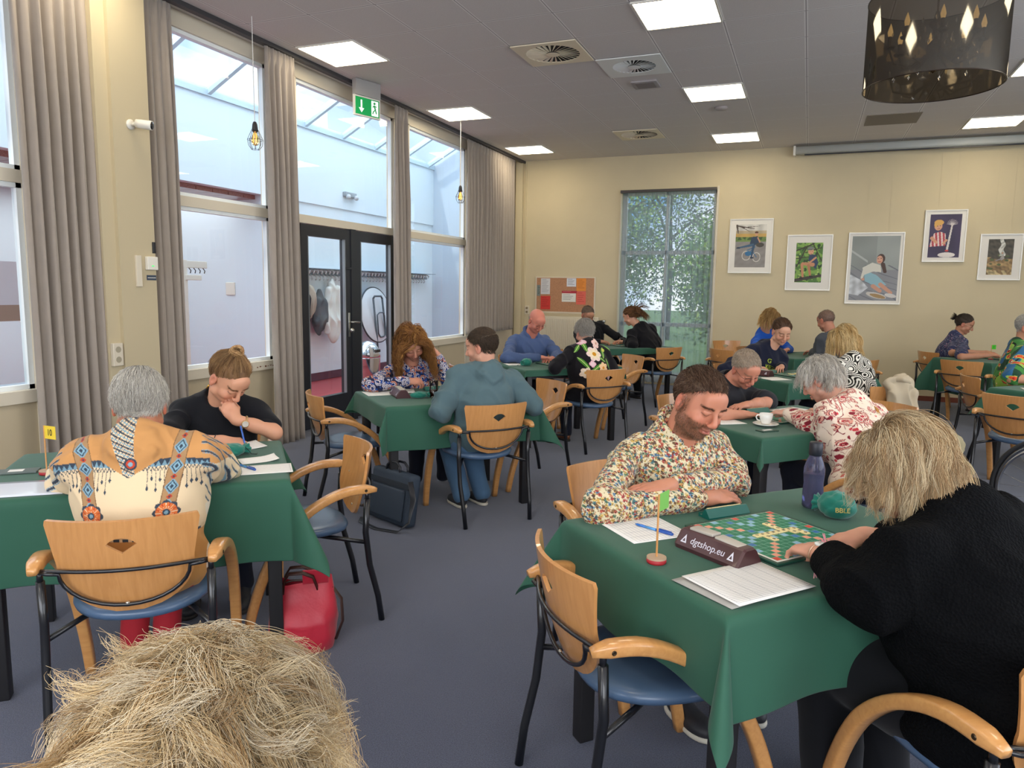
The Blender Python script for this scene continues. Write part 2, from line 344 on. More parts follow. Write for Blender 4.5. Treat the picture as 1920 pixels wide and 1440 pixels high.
# ---------------- foyer beyond the glass
FX = -7.12
M_fw = mat('foyer_white', '#e2edf4', .7); M_red = mat('red_floor', '#9c383d', .6, noise_amt=.05, noise_scale=60)
struct(MB().box(-9.6, XL - .16, YF, 13.4, -.1, -.005).build('floor_foyer', M_red))
w = MB(); w.box(FX - .15, FX, 8.35, 13.4, 0, 2.75); w.box(FX - .12, FX + .03, YF, 13.4, 2.72, 3.80); fwall = struct(w.build('wall_foyer', M_fw))
struct(MB().box(FX, FX + .015, 8.35, 13.4, 0, .12).build('baseboard_foyer', mat('plum_skirting', '#5e3442', .6)))
w = MB(); w.box(-9.6, -9.5, YF, 9.0, 0, 3).box(-9.6, FX - .001, 8.32, 8.45, 0, 2.75); struct(w.build('wall_corridor', mat('corridor_wall', '#dce8f0', .8)))
w = MB()
for k in range(42): w.box(-9.6, FX - .12, YF + k * .28, YF + k * .28 + .268, 2.66, 2.70)
w.box(-9.6, FX - .12, YF, 8.35, 2.70, 2.72)
struct(w.build('ceiling_corridor', wood('red_timber', '#9c5f58', '#7d453f', .5)))
struct(MB().box(-9.6, XL - .16, 13.3, 13.4, 0, 5.2).build('wall_foyer_end', mat('foyer_end', '#c9d6e2', .7)))
struct(MB().box(-9.6, XL - .16, YF - .1, YF, 0, 5.2).build('wall_foyer_near', M_fw))
# roof light: sloped glazing from the foyer wall top up to above the window head
sk = MB(); xa, za, xb, zb = FX + .03, 3.80, XL - .1, 5.05
ys = [YF + k * .95 for k in range(18)]
for y in ys:
    V = []; 
    for (x, z) in ((xa, za), (xb, zb)):
        for dy in (-.03, .03):
            for dz in (0, .09): V.append((x, y + dy, z + dz))
    sk.add(V, [(0, 1, 3, 2), (4, 6, 7, 5), (0, 4, 5, 1), (2, 3, 7, 6), (0, 2, 6, 4), (1, 5, 7, 3)])
sk.box(xa - .08, xa + .03, YF, 13.4, za, za + .1).box(xb - .05, xb + .1, YF, 13.4, zb - .02, zb + .1)
struct(sk.build('trim_5', mat('pale_blue_metal', '#c9dbe4', .4)))
struct(MB().add([(xa, YF, za + .05), (xb, YF, zb + .05), (xb, 13.4, zb + .05), (xa, 13.4, za + .05)], [(0, 1, 2, 3)]).build('window_7', glass_pane('roof_glass', (.97, .99, 1), 0)))
struct(MB().box(XL - .16, XL - .09, YF, 13.4, 3.45, 5.1).build('wall_upper', M_fw))
# outside ground
struct(MB().box(-40, 40, YB + .25, 60, -.3, -.05).build('ground', mat('grass_ground', '#5c7a3a', .9, noise_amt=.3, noise_scale=4)))
# ---------------- curtains (pleated sheets with pinched heading)
def pleat_curtain(name, label, p0, p1, z0, z1, npl, amp, m, gather=0, sway=0, zfun=None, seed=0, th=.004, heading=.12):
    rng = np.random.default_rng(seed); nu = npl * 12; nv = 44
    p0 = np.array(p0, float); p1 = np.array(p1, float); d = p1 - p0; L = np.linalg.norm(d); d /= L; nrm = np.array([-d[1], d[0]])
    if nrm[0] < 0 and abs(nrm[0]) > .5: nrm = -nrm
    u = np.linspace(0, 1, nu + 1); ph = rng.uniform(-.5, .5, npl + 1); aj = rng.uniform(.6, 1.25, npl + 1)
    V = []
    for j in range(nv + 1):
        v = j / nv; z = z1 + (z0 - z1) * v
        k = u * npl; i0 = np.clip(k.astype(int), 0, npl - 1)
        wob = ph[i0] * (1 - (k - i0)) + ph[i0 + 1] * (k - i0); am = aj[i0] * (1 - (k - i0)) + aj[i0 + 1] * (k - i0)
        grow = min(1, .35 + v * 2.2)
        off = amp * grow * am * np.sin(2 * PI * k + wob * (1.5 * v)) + amp * .25 * np.sin(4 * PI * k + wob * 5 + 3 * v) * grow
        tz = (z1 - z)
        if tz < heading: off = off * .35 + amp * .6 * np.abs(np.sin(PI * 2 * k)) * (.5)
        w_ = 1 - gather * math.sin(min(1, v * 1.1) * PI * .5)
        c = .5
        uu = c + (u - c) * w_ + wob * .012 * v + sway * v
        zz = z if zfun is None else z
        for a_, o_ in zip(uu, off):
            q = p0 + d * (a_ * L) + nrm * o_; V.append((q[0], q[1], zz))
    F = np.array([(j * (nu + 1) + i, j * (nu + 1) + i + 1, (j + 1) * (nu + 1) + i + 1, (j + 1) * (nu + 1) + i) for j in range(nv) for i in range(nu)])
    o = mesh_obj(name, V, F, m); solid(o, th); tag(o, label, 'curtain'); return o
M_cur = mat('grey_curtain', '#9b9085', .85, sheen=.35, noise_amt=.03, noise_scale=12, bump=.1, bump_scale=500)
cx = -4.50
pleat_curtain('curtain', 'wide grey curtain reaching the floor left of the square column', (cx - .02, 3.13), (cx, 3.66), .06, H - .04, 7, .045, M_cur, sway=.02, seed=1)
pleat_curtain('curtain', 'short grey curtain panel ending above a socket beside the column', (cx - .10, 3.42), (cx - .10, 3.70), .72, H - .04, 6, .02, M_cur, sway=.05, seed=11)
pleat_curtain('curtain', 'narrow grey curtain directly right of the square column', (cx - .03, 4.05), (cx - .03, 4.36), .05, H - .04, 4, .04, M_cur, sway=.05, seed=2)
pleat_curtain('curtain', 'grey curtain hanging left of the black double doors', (cx, 5.34), (cx, 5.74), .0, H - .04, 5, .045, M_cur, sway=.10, seed=3)
pleat_curtain('curtain', 'slim grey curtain hanging right of the black double doors', (cx, 7.50), (cx, 7.80), .0, H - .04, 4, .045, M_cur, sway=.12, gather=-.2, seed=4)
pleat_curtain('curtain', 'broad grey curtain ending at sill height in the room corner', (cx - .02, 9.46), (cx - .02, 11.25), .82, H - .04, 17, .04, M_cur, seed=5)
w = MB(); w.box(cx - .03, cx + .03, YF, YB, H - .035, H - .0); struct(w.build('trim_6', mat('curtain_rail', '#3b3a3c', .5)))
# sheer curtain at the back window
ms = mat('sheer', '#8d959c', .9, sheen=.2); t = ms.node_tree; b = t.nodes['Principled BSDF']
tr = t.nodes.new('ShaderNodeBsdfTransparent'); tl = t.nodes.new('ShaderNodeBsdfTranslucent'); tl.inputs[0].default_value = (*lin('#aeb6bc'), 1); a1 = t.nodes.new('ShaderNodeMixShader'); a1.inputs[0].default_value = .4
a2 = t.nodes.new('ShaderNodeMixShader'); a2.inputs[0].default_value = .34; out = t.nodes['Material Output']
t.links.new(b.outputs[0], a1.inputs[1]); t.links.new(tl.outputs[0], a1.inputs[2]); t.links.new(a1.outputs[0], a2.inputs[1]); t.links.new(tr.outputs[0], a2.inputs[2]); t.links.new(a2.outputs[0], out.inputs['Surface'])
pleat_curtain('sheer_curtain', 'left half of the translucent grey sheer curtain at the back window', (-2.80, YB - .08), (-2.10, YB - .08), .04, WZ1 - .03, 8, .022, ms, seed=6, th=.0)
pleat_curtain('sheer_curtain', 'right half of the translucent grey sheer curtain at the back window', (-2.09, YB - .08), (-1.38, YB - .08), .04, WZ1 - .03, 8, .022, ms, seed=7, th=.0)
for o in bpy.data.objects:
    if o.name.startswith('sheer'): o.modifiers.clear()
w = MB(); w.box(WX0, WX1, YB - .12, YB - .05, WZ1 - .04, WZ1 + .0); struct(w.build('trim_7', mat('rail_dark', '#4a4442', .5)))
struct(MB().box(WX0 - .02, WX0, YB - .02, YB, 0, WZ1).box(WX1, WX1 + .03, YB - .03, YB, 0, WZ1 + .03).build('trim_8', M_cream))
# ---------------- trees outside the back window
def tree(x, y, h, label, seed, c1):
    rng = np.random.default_rng(seed); r = thing('tree', label, 'tree', (x, y, -.05))
    b_ = MB(); b_.tube([(0, 0, 0), (.05, .02, h * .3), (.0, 0, h * .6), (.1, .05, h * .9)], [.16, .13, .09, .04], 8)
    for k in range(7):
        a = rng.uniform(0, 6.28); z = h * rng.uniform(.25, .75); b_.tube([(0, 0, z), (math.cos(a) * h * .14, math.sin(a) * h * .14, z + h * .12), (math.cos(a) * h * .25, math.sin(a) * h * .25, z + h * .18)], [.05, .03, .012], 6)
    b_.build('trunk', mat('bark', '#3a3028', .9), r, True)
    n = 11000; c = rng.normal(0, 1, (n, 3)); c /= np.linalg.norm(c, axis=1)[:, None]; rad = rng.uniform(.35, 1, n)[:, None]
    P = c * rad * np.array([h * .34, h * .34, h * .42]) + np.array([0, 0, h * .55]); P += rng.normal(0, .12, (n, 3))
    A = rng.normal(0, 1, (n, 3)); A /= np.linalg.norm(A, axis=1)[:, None]; B = np.cross(A, rng.normal(0, 1, (n, 3))); B /= np.linalg.norm(B, axis=1)[:, None]
    s = rng.uniform(.03, .065, n)[:, None]; V = np.stack([P - A * s, P + B * s * .5, P + A * s, P - B * s * .5], 1).reshape(-1, 3)
    base = np.array(lin(c1)); cc = base * rng.uniform(.5, 1.6, (n, 1)); cc[rng.random(n) < .25] = lin('#a8c94a')
    mesh_obj('foliage', V, np.arange(4 * n).reshape(n, 4), mat('leaf_' + str(seed), '#4c7a2a', .5, attr='col'), r, False, col=np.repeat(cc, 4, axis=0))
tree(-4.6, 16.8, 4.6, 'leafy tree outside, seen through the left half of the sheer curtain', 21, '#4a6f2c')
tree(-1.5, 15.2, 3.2, 'leafy bush outside, seen through the right half of the sheer curtain', 22, '#5d8a34')
tree(-4.2, 23.5, 6.5, 'tall dark tree outside, farthest behind the sheer curtain', 23, '#2f4a26')
# ================================================================ CEILING FITTINGS
M_pan = mat('led_diffuser', '#ffffff', .5, emit='#fff0d2', estr=11)
def panel(x0, y0, label):
    r = thing('ceiling_light', label, 'ceiling light', (x0 + .3, y0 + .3, H), group='square ceiling lights')
    MB().box(-.285, .285, -.285, .285, -.008, -.002).build('diffuser', M_pan, r)
    f = MB(); 
    for a, b_ in ((-.3, -.285), (.285, .3)): f.box(a, b_, -.3, .3, -.012, 0).box(-.285, .285, a, b_, -.012, 0)
    f.build('frame', M_white, r); return r
LX = {-1: (-4.35, 'above the window side'), 0: (-1.35, 'in the middle row'), 1: (1.65, 'on the right side')}
nm = {(-1, 5.57): 'square ceiling light nearest the windows and the camera, left of the exit sign', (-1, 7.97): 'square ceiling light near the windows, beside the second hanging cage bulb', (-1, 10.37): 'square ceiling light above the room corner with the broad curtain',
      (0, 5.57): 'largest square ceiling light, at the top middle of the photo', (0, 7.97): 'square ceiling light beside the small round smoke detector', (0, 10.37): 'square ceiling light nearest the left end of the projection screen case', (1, 10.37): 'square ceiling light above the projection screen case at the right'}
for (c, y), l in nm.items(): panel(LX[c][0], y, l)
for c, y, l in ((-1, 3.17, 'outside the photo, above table 10'), (0, 3.17, 'outside the photo, above the nearest table'), (1, 3.17, 'outside the photo, right of the nearest table'), (-1, .77, 'outside the photo, left above the camera'), (0, .77, 'outside the photo, just left of the camera'), (1, .77, 'outside the photo, right of the camera'), (0, -1.63, 'outside the photo, behind the camera'), (1, 5.57, 'right of the drum lamp, at the photo edge'), (1, 7.97, 'behind and right of the drum lamp')):
    panel(LX[c][0], y, 'square ceiling light ' + l)
M_vent = mat('vent_metal', '#c9bda6', .5)
def vent(x0, y0, label, col='#efe2c6', rad=.24):
    M = mat('vent_plate', col, .5); r = thing('air_diffuser', label, 'air vent', (x0 + .3, y0 + .3, H), group='round swirl air diffusers')
    p = MB(); n = 40; sq = []; ci = []
    for k in range(n):
        a = 2 * PI * k / n; c_, s_ = math.cos(a), math.sin(a); q = .295 / max(abs(c_), abs(s_)); sq.append((c_ * q, s_ * q, -.01)); ci.append((c_ * rad, s_ * rad, -.01))
    p.add(sq + ci, [(k, (k + 1) % n, n + (k + 1) % n, n + k) for k in range(n)]); o = p.build('plate', M, r); solid(o, .008)
    MB().box(-.25, .25, -.25, .25, -.003, -.001).build('backing', mat('vent_dark', '#2e2c2c', .8), r)
    b_ = MB()
    for k in range(28):
        a = 2 * PI * k / 28; c_, s_ = math.cos(a), math.sin(a); t1, t2 = Vector((c_, s_, 0)), Vector((-s_, c_, 0))
        A = t1 * .06; B = t1 * (rad - .004) + t2 * .04; w1, w2 = .004, .017
        b_.add([A - t2 * w1 + Vector((0, 0, -.013)), A + t2 * w1 + Vector((0, 0, -.004)), B + t2 * w2 + Vector((0, 0, -.004)), B - t2 * w2 * .3 + Vector((0, 0, -.016))], [(0, 1, 2, 3)])
    b_.lathe([(.062, -.018), (.05, -.02), (0, -.02)], 24); o = b_.build('blades', M, r); solid(o, .0015)
vent(-2.55, 6.17, 'beige round swirl air diffuser, nearest and leftmost of the three')
vent(-1.95, 6.77, 'white plated swirl air diffuser beside the small square speaker', '#eceeea', .20)
vent(-2.55, 9.77, 'beige round swirl air diffuser farthest back in the ceiling')
r = thing('ceiling_speaker', 'small square ceiling sensor plate behind the white air diffuser', 'sensor', (-1.67, 7.70, H)); MB().bbox(-.13, .13, -.13, .13, -.02, 0, .006).build('frame', mat('sensor_grey', '#a7a0a0', .6), r); MB().bbox(-.095, .095, -.095, .095, -.024, -.019, .003).build('grille', mat('sensor_dark', '#8b8382', .7), r)
r = thing('smoke_detector', 'small round smoke detector behind a square ceiling light', 'smoke detector', (-1.06, 8.93, H)); MB().lathe([(.07, 0), (.075, -.012), (.06, -.03), (.03, -.036), (0, -.036)]).build('housing', mat('detector', '#a59c99', .5), r, True)
r = thing('ceiling_hatch', 'grey-brown inspection panel set in the ceiling below the drum lamp', 'ceiling hatch', (.8, 10.15, H)); MB().box(-.29, .29, -.29, .29, -.006, 0).build('panel', mat('hatch_grey', '#8e8578', .8), r)
# projection screen case
r = thing('projection_screen', 'long pale projection screen case along the top of the back wall', 'projection screen', (0, YB - .12, 3.44))
c_ = MB(); c_.tube([(-.30, 0, .05), (3.6, 0, .05)], 1, 12, w=(.06, .055), up=(0, 0, 1)); c_.build('case', mat('screen_case', '#b9bdb8', .4), r, True)
MB().box(-.18, 3.5, -.02, .0, -.02, -.005).build('bottom_bar', M_black, r)
c_ = MB(); c_.box(-.33, -.30, -.06, .09, -.02, .11); c_.build('end_cap', M_white, r)
# hanging cage bulbs
def cage(x, y, z, label):
    r = thing('cage_pendant', label, 'pendant lamp', (x, y, z), group='wire cage pendant bulbs')
    MB().tube([(0, 0, .10), (0, 0, H - z)], .0035, 6).build('cord', mat('cord_white', '#d8d6d0', .5), r)
    MB().lathe([(.0, .11), (.012, .11), (.02, .09), (.024, .05), (.024, .035), (0, .035)], 14).build('lamp_holder', mat('holder', '#2b2a2a', .5), r, True)
    MB().lathe([(0, -.075), (.02, -.07), (.033, -.045), (.032, -.02), (.018, .015), (.014, .035)], 16).build('bulb', mat('amber_glass', '#f4d9a0', .05, trans=1, ior=1.45), r, True)
    f = MB()
    for k in range(3): f.tube([(math.cos(k * 2.1) * .008, math.sin(k * 2.1) * .008, .02), (math.cos(k * 2.1) * .012, math.sin(k * 2.1) * .012, -.05)], .0012, 4)
    f.build('filament', mat('filament', '#ffb040', .5, emit='#ffb050', estr=6), r)
    c_ = MB()
    for k in range(8):
        a = k * PI / 4; c2, s2 = math.cos(a), math.sin(a); c_.tube([(c2 * .024, s2 * .024, .05), (c2 * .06, s2 * .06, -.03), (c2 * .052, s2 * .052, -.075), (c2 * .03, s2 * .03, -.105)], .0018, 4)
    for rr_, z_ in ((.06, -.03), (.03, -.105)): c_.tube([(rr_ * math.cos(a), rr_ * math.sin(a), z_) for a in np.linspace(0, 2 * PI, 17)[:-1]], .0018, 4, closed=True, up=(0, 0, 1))
    c_.build('cage', mat('dark_wire', '#3a3632', .4, .8), r, True)
cage(-4.2, 4.85, 2.66, 'wire cage pendant bulb hanging left of the double doors')
cage(-4.2, 8.6, 2.66, 'wire cage pendant bulb hanging by the window right of the doors')
# exit sign
r = thing('exit_sign', 'green and white emergency exit sign with arrow and running figure', 'exit sign', (-4.35, 6.70, 3.31))
R = basis(Vector((.98, .2, 0)), Vector((0, 0, 1)), Vector((.2, -.98, 0)))
yv = Vector((.30, .954, 0)); R = basis(yv, Vector((0, 0, 1)), yv.cross(Vector((0, 0, 1))))
MB().box(-.17, .17, -.10, .10, -.012, .012, R).build('housing', M_white, r); MB().box(-.155, .155, -.085, .085, .012, .014, R).build('panel', mat('sign_green', '#12954d', .4, emit='#12954d', estr=.35), r)
MB().box(-.16, .16, .10, .255, -.03, .03, R).build('mount', mat('sign_mount', '#9c9a98', .5), r)
pg = MB(); q = [(-.09, .06), (-.07, .06), (-.07, -.02), (-.045, -.02), (-.08, -.065), (-.115, -.02), (-.09, -.02)]
pg.add([tuple(R @ Vector((a, b_, .0148))) for a, b_ in q], [tuple(range(7))]); M_sw = mat('sign_white', '#f4fff6', .4, emit='#ffffff', estr=.5); pg.build('arrow', M_sw, r); pg = MB(); pg.box(.05, .14, -.075, .075, .0142, .0148, R)
pg.build('pictogram', M_sw, r)
pg = MB()
for a, b_, c2 in (((.085, .03), (.10, -.01), .012), ((.10, -.01), (.075, -.03), .008), ((.075, -.03), (.065, -.055), .008), ((.10, -.01), (.115, -.05), .009), ((.085, .03), (.065, .01), .007), ((.085, .03), (.115, .02), .007)):
    A = R @ Vector((*a, .0165)); B = R @ Vector((*b_, .0165)); pg.tube([A, B], c2 * .7, 6)
pg.ball(R @ Vector((.088, .05, .0165)), .013); pg.build('running_figure', mat('sign_green2', '#0f8a45', .4, emit='#0f8a45', estr=.3), r)
# security camera on the column
r = thing('security_camera', 'white bullet security camera mounted on the square column', 'camera', (-4.42, 3.86, 2.56))
MB().lathe([(.035, 0), (.035, .008), (.02, .016), (0, .016)], 16, R=Matrix.Rotation(PI / 2, 3, 'Y')).build('base', M_white, r, True)
MB().tube([(.01, 0, 0), (.05, .0, .0), (.075, .0, .0)], .011).build('arm', M_white, r, True)
dcam = Vector((.85, .35, -.12)).normalized(); Rc = dcam.to_track_quat('Z', 'Y').to_matrix()
MB().lathe([(0, -.03), (.028, -.03), (.03, 0), (.032, .065), (.031, .078), (.026, .080)], 20, c=(.085, .01, .0), R=Rc).build('body', M_white, r, True)
MB().lathe([(.027, .0805), (.015, .083), (0, .084)], 20, c=(.085, .01, .0), R=Rc).build('lens', mat('lens_black', '#15161a', .15), r, True)
# thermostat, holder and sockets on column
r = thing('thermostat', 'white thermostat box with a green light on the square column', 'thermostat', (-4.42, 3.97, 1.62)); MB().bbox(0, .03, -.045, .045, -.05, .045, .006).build('body', M_white, r); MB().bbox(.03, .032, -.012, .008, -.025, -.018, .0008).build('green_light', mat('green_led', '#37d46a', .4, emit='#37d46a', estr=1), r)
r = thing('paper_holder', 'narrow white leaflet holder beside the thermostat', 'holder', (-4.42, 3.86, 1.56)); MB().bbox(0, .02, -.022, .022, -.11, .11, .004).build('body', M_cream, r)
r = thing('door_plate', 'small dark blue label plate under the thermostat', 'plate', (-4.42, 3.975, 1.515)); MB().box(0, .004, -.04, .04, -.018, .018).build('plate', mat('plate_blue', '#3c4a5c', .4), r); MB().box(.004, .0045, -.035, .035, -.003, .002).build('line', M_white, r)
r = thing('hook', 'small dark hook above the thermostat on the column edge', 'hook', (-4.42, 4.005, 1.73)); MB().bbox(0, .012, -.012, .012, -.04, .04, .003).build('body', M_black, r)
r = thing('wall_socket', 'beige double socket on the wall left of the square column', 'socket', (-4.45, 3.67, .98)); MB().bbox(0, .03, -.04, .04, -.08, .08, .006).build('body', M_cream, r); M_in1 = mat('inset', '#a39a84', .6)
for q in (-1, 1): MB().lathe([(.022, 0), (.02, -.006), (0, -.006)], 14, c=(.031, 0, q * .035), R=Matrix.Rotation(PI / 2, 3, 'Y')).build('inset', M_in1, r)
r = thing('wall_switch', 'cream double socket on the back wall beside the bald man', 'socket', (-4.40, YB, 1.13)); MB().bbox(-.035, .035, -.03, 0, -.07, .07, .006).build('body', M_cream, r); M_in2 = mat('inset2', '#8a7a5c', .6)
for q in (-1, 1): MB().ball((0, -.03, q * .033), (.02, .004, .02)).build('inset', M_in2, r, True)
# radiator
r = thing('radiator', 'white panel radiator under the notice board on the back wall', 'radiator', (-3.65, YB - .07, .12))
MB().bbox(-.50, .52, -.04, .05, 0, .92, .01).build('body', mat('radiator_white', '#ddd3bb', .4), r); w = MB()
for k in range(30): w.bbox(-.48 + k * .033, -.462 + k * .033, -.052, -.038, .04, .88, .004)
w.build('ribs', mat('radiator_rib', '#e3dac4', .4), r); w = MB(); w.tube([(.50, 0, .86), (.58, 0, .86)], .012); w.lathe([(0, 0), (.022, .0), (.026, .05), (.02, .07), (0, .07)], 14, c=(.56, 0, .86), R=Matrix.Rotation(PI / 2, 3, 'Y')); w.build('valve', M_steel, r, True)
# notice board
r = thing('notice_board', 'cork notice board in a pale frame on the back wall', 'notice board', (-3.735, YB, 1.40))
MB().box(-.52, .52, -.02, 0, -.31, .29).build('frame', M_cream, r); MB().box(-.495, .495, -.022, -.02, -.285, .27).build('cork', mat('cork', '#b98866', .9, noise_amt=.12, noise_scale=60), r)
def sheet(nm_, x0, x1, z0, z1, col, label, hdr=None, lines=6):
    w = MB(); w.box(x0, x1, -.026, -.0235, z0, z1); o = tag(w.build(nm_, mat('paper_' + col[1:], col, .7)), label, 'notice'); o.location = (-3.735, YB, 1.40)
    w = MB()
    for k in range(lines):
        zz = z1 - (z1 - z0) * (k + 1) / (lines + 1.5); w.box(x0 + .02, x0 + (x1 - x0) * (.6 + .3 * ((k * 37) % 10) / 10), -.0265, -.026, zz, zz + .006)
    l = w.build('printed_lines', mat('ink_' + col[1:], hdr or '#8a8a90', .8), o)
sheet('notice', -.42, -.26, .0, .26, '#d9d8da', 'tall white notice at the left of the cork board', lines=9)
sheet('notice', .03, .19, .13, .265, '#dfe2ea', 'small white notice at the top of the cork board', lines=5)
sheet('notice', .20, .36, .06, .265, '#e8913c', 'orange notice at the top right of the cork board', '#b55f22', 5)
sheet('notice', -.42, -.25, -.25, -.03, '#d43d35', 'red notice below the tall white one on the cork board', '#8e2420', 5)
sheet('notice', -.05, .19, -.12, .02, '#e9e6dc', 'wide white notice low on the cork board', lines=4)
sheet('notice', -.05, .21, .02, .06, '#b33440', 'thin dark red strip above the wide white notice', '#d98088', 1)
sheet('notice', .20, .36, -.16, .055, '#e36a5a', 'salmon red notice under the orange one on the cork board', '#b64238', 5)
sheet('notice', -.49, -.43, -.03, .15, '#7d8a86', 'small dark leaflet at the left edge of the cork board', '#23282a', 6)
# ---------------- drum lamp with chandelier
r = thing('drum_chandelier', 'smoked transparent drum shade lamp with a glass chandelier inside', 'chandelier', (.62, 5.30, 2.74))
msm = bpy.data.materials.new('smoked_film'); msm.use_nodes = True; t = msm.node_tree; t.nodes.clear(); o_ = t.nodes.new('ShaderNodeOutputMaterial'); tr = t.nodes.new('ShaderNodeBsdfTransparent'); tr.inputs[0].default_value = (.20, .17, .13, 1); gl = t.nodes.new('ShaderNodeBsdfGlossy'); gl.inputs['Roughness'].default_value = .06; gl.inputs[0].default_value = (.8, .75, .65, 1); mx = t.nodes.new('ShaderNodeMixShader'); mx.inputs[0].default_value = .16
t.links.new(tr.outputs[0], mx.inputs[1]); t.links.new(gl.outputs[0], mx.inputs[2]); t.links.new(mx.outputs[0], o_.inputs[0])
V = []; n = 64
for z in (0, .25, .52):
    for k in range(n): V.append((.385 * math.cos(2 * PI * k / n), .385 * math.sin(2 * PI * k / n), z))
mesh_obj('shade', V, [(j * n + k, j * n + (k + 1) % n, (j + 1) * n + (k + 1) % n, (j + 1) * n + k) for j in range(2) for k in range(n)], msm, r)
w = MB()
M_rim = mat('rim_dark', '#3b2f26', .3, .6)
for z in (0, .52): w = MB(); w.tube([(.386 * math.cos(2 * PI * k / n), .386 * math.sin(2 * PI * k / n), z) for k in range(n)], .0035, 6, closed=True, up=(0, 0, 1)); w.build('rim', M_rim, r, True)
w = MB(); w.tube([(0, 0, .12), (0, 0, H - 2.74)], .006); w.lathe([(0, .08), (.03, .10), (.012, .14), (.04, .18), (.05, .24), (.015, .28), (.02, .34), (.045, .37), (.02, .40), (.01, .44)], 18)
for k in range(8):
    a = k * PI / 4; c2, s2 = math.cos(a), math.sin(a); w.tube([(c2 * .03, s2 * .03, .2), (c2 * .12, s2 * .12, .13), (c2 * .22, s2 * .22, .16), (c2 * .25, s2 * .25, .24)], [.009, .008, .007, .006], 8); w.lathe([(.006, .24), (.03, .25), (.034, .26), (.012, .262), (.011, .32), (0, .33)], 12, c=(c2 * .25, s2 * .25, 0))
w.build('chandelier_arms', mat('bronze', '#6b5638', .25, 1), r, True)
w = MB(); rg = np.random.default_rng(3)
for k in range(90):
    a = rg.uniform(0, 2 * PI); rr_ = rg.choice([.25, .2, .12, .05]) + rg.uniform(-.02, .02); z = rg.uniform(.08, .36); s_ = rg.uniform(.008, .015)
    w.add([(rr_ * math.cos(a) + dx * s_ * .6, rr_ * math.sin(a) + dy * s_ * .6, z + dz * s_ * 1.5) for dx, dy, dz in ((1, 0, 0), (0, 1, 0), (-1, 0, 0), (0, -1, 0), (0, 0, 1), (0, 0, -1))], [(0, 1, 4), (1, 2, 4), (2, 3, 4), (3, 0, 4), (1, 0, 5), (2, 1, 5), (3, 2, 5), (0, 3, 5)])
w.build('crystals', mat('crystal', '#ffffff', .0, trans=1, ior=1.5), r)
w = MB()
for k in range(8):
    a = k * PI / 4; w.lathe([(.011, .32), (.016, .345), (.010, .37), (0, .40)], 10, c=(.25 * math.cos(a), .25 * math.sin(a), 0))
w.build('candle_bulbs', mat('candle_bulb', '#ffe8bb', .2, emit='#ffd890', estr=1.2), r, True)
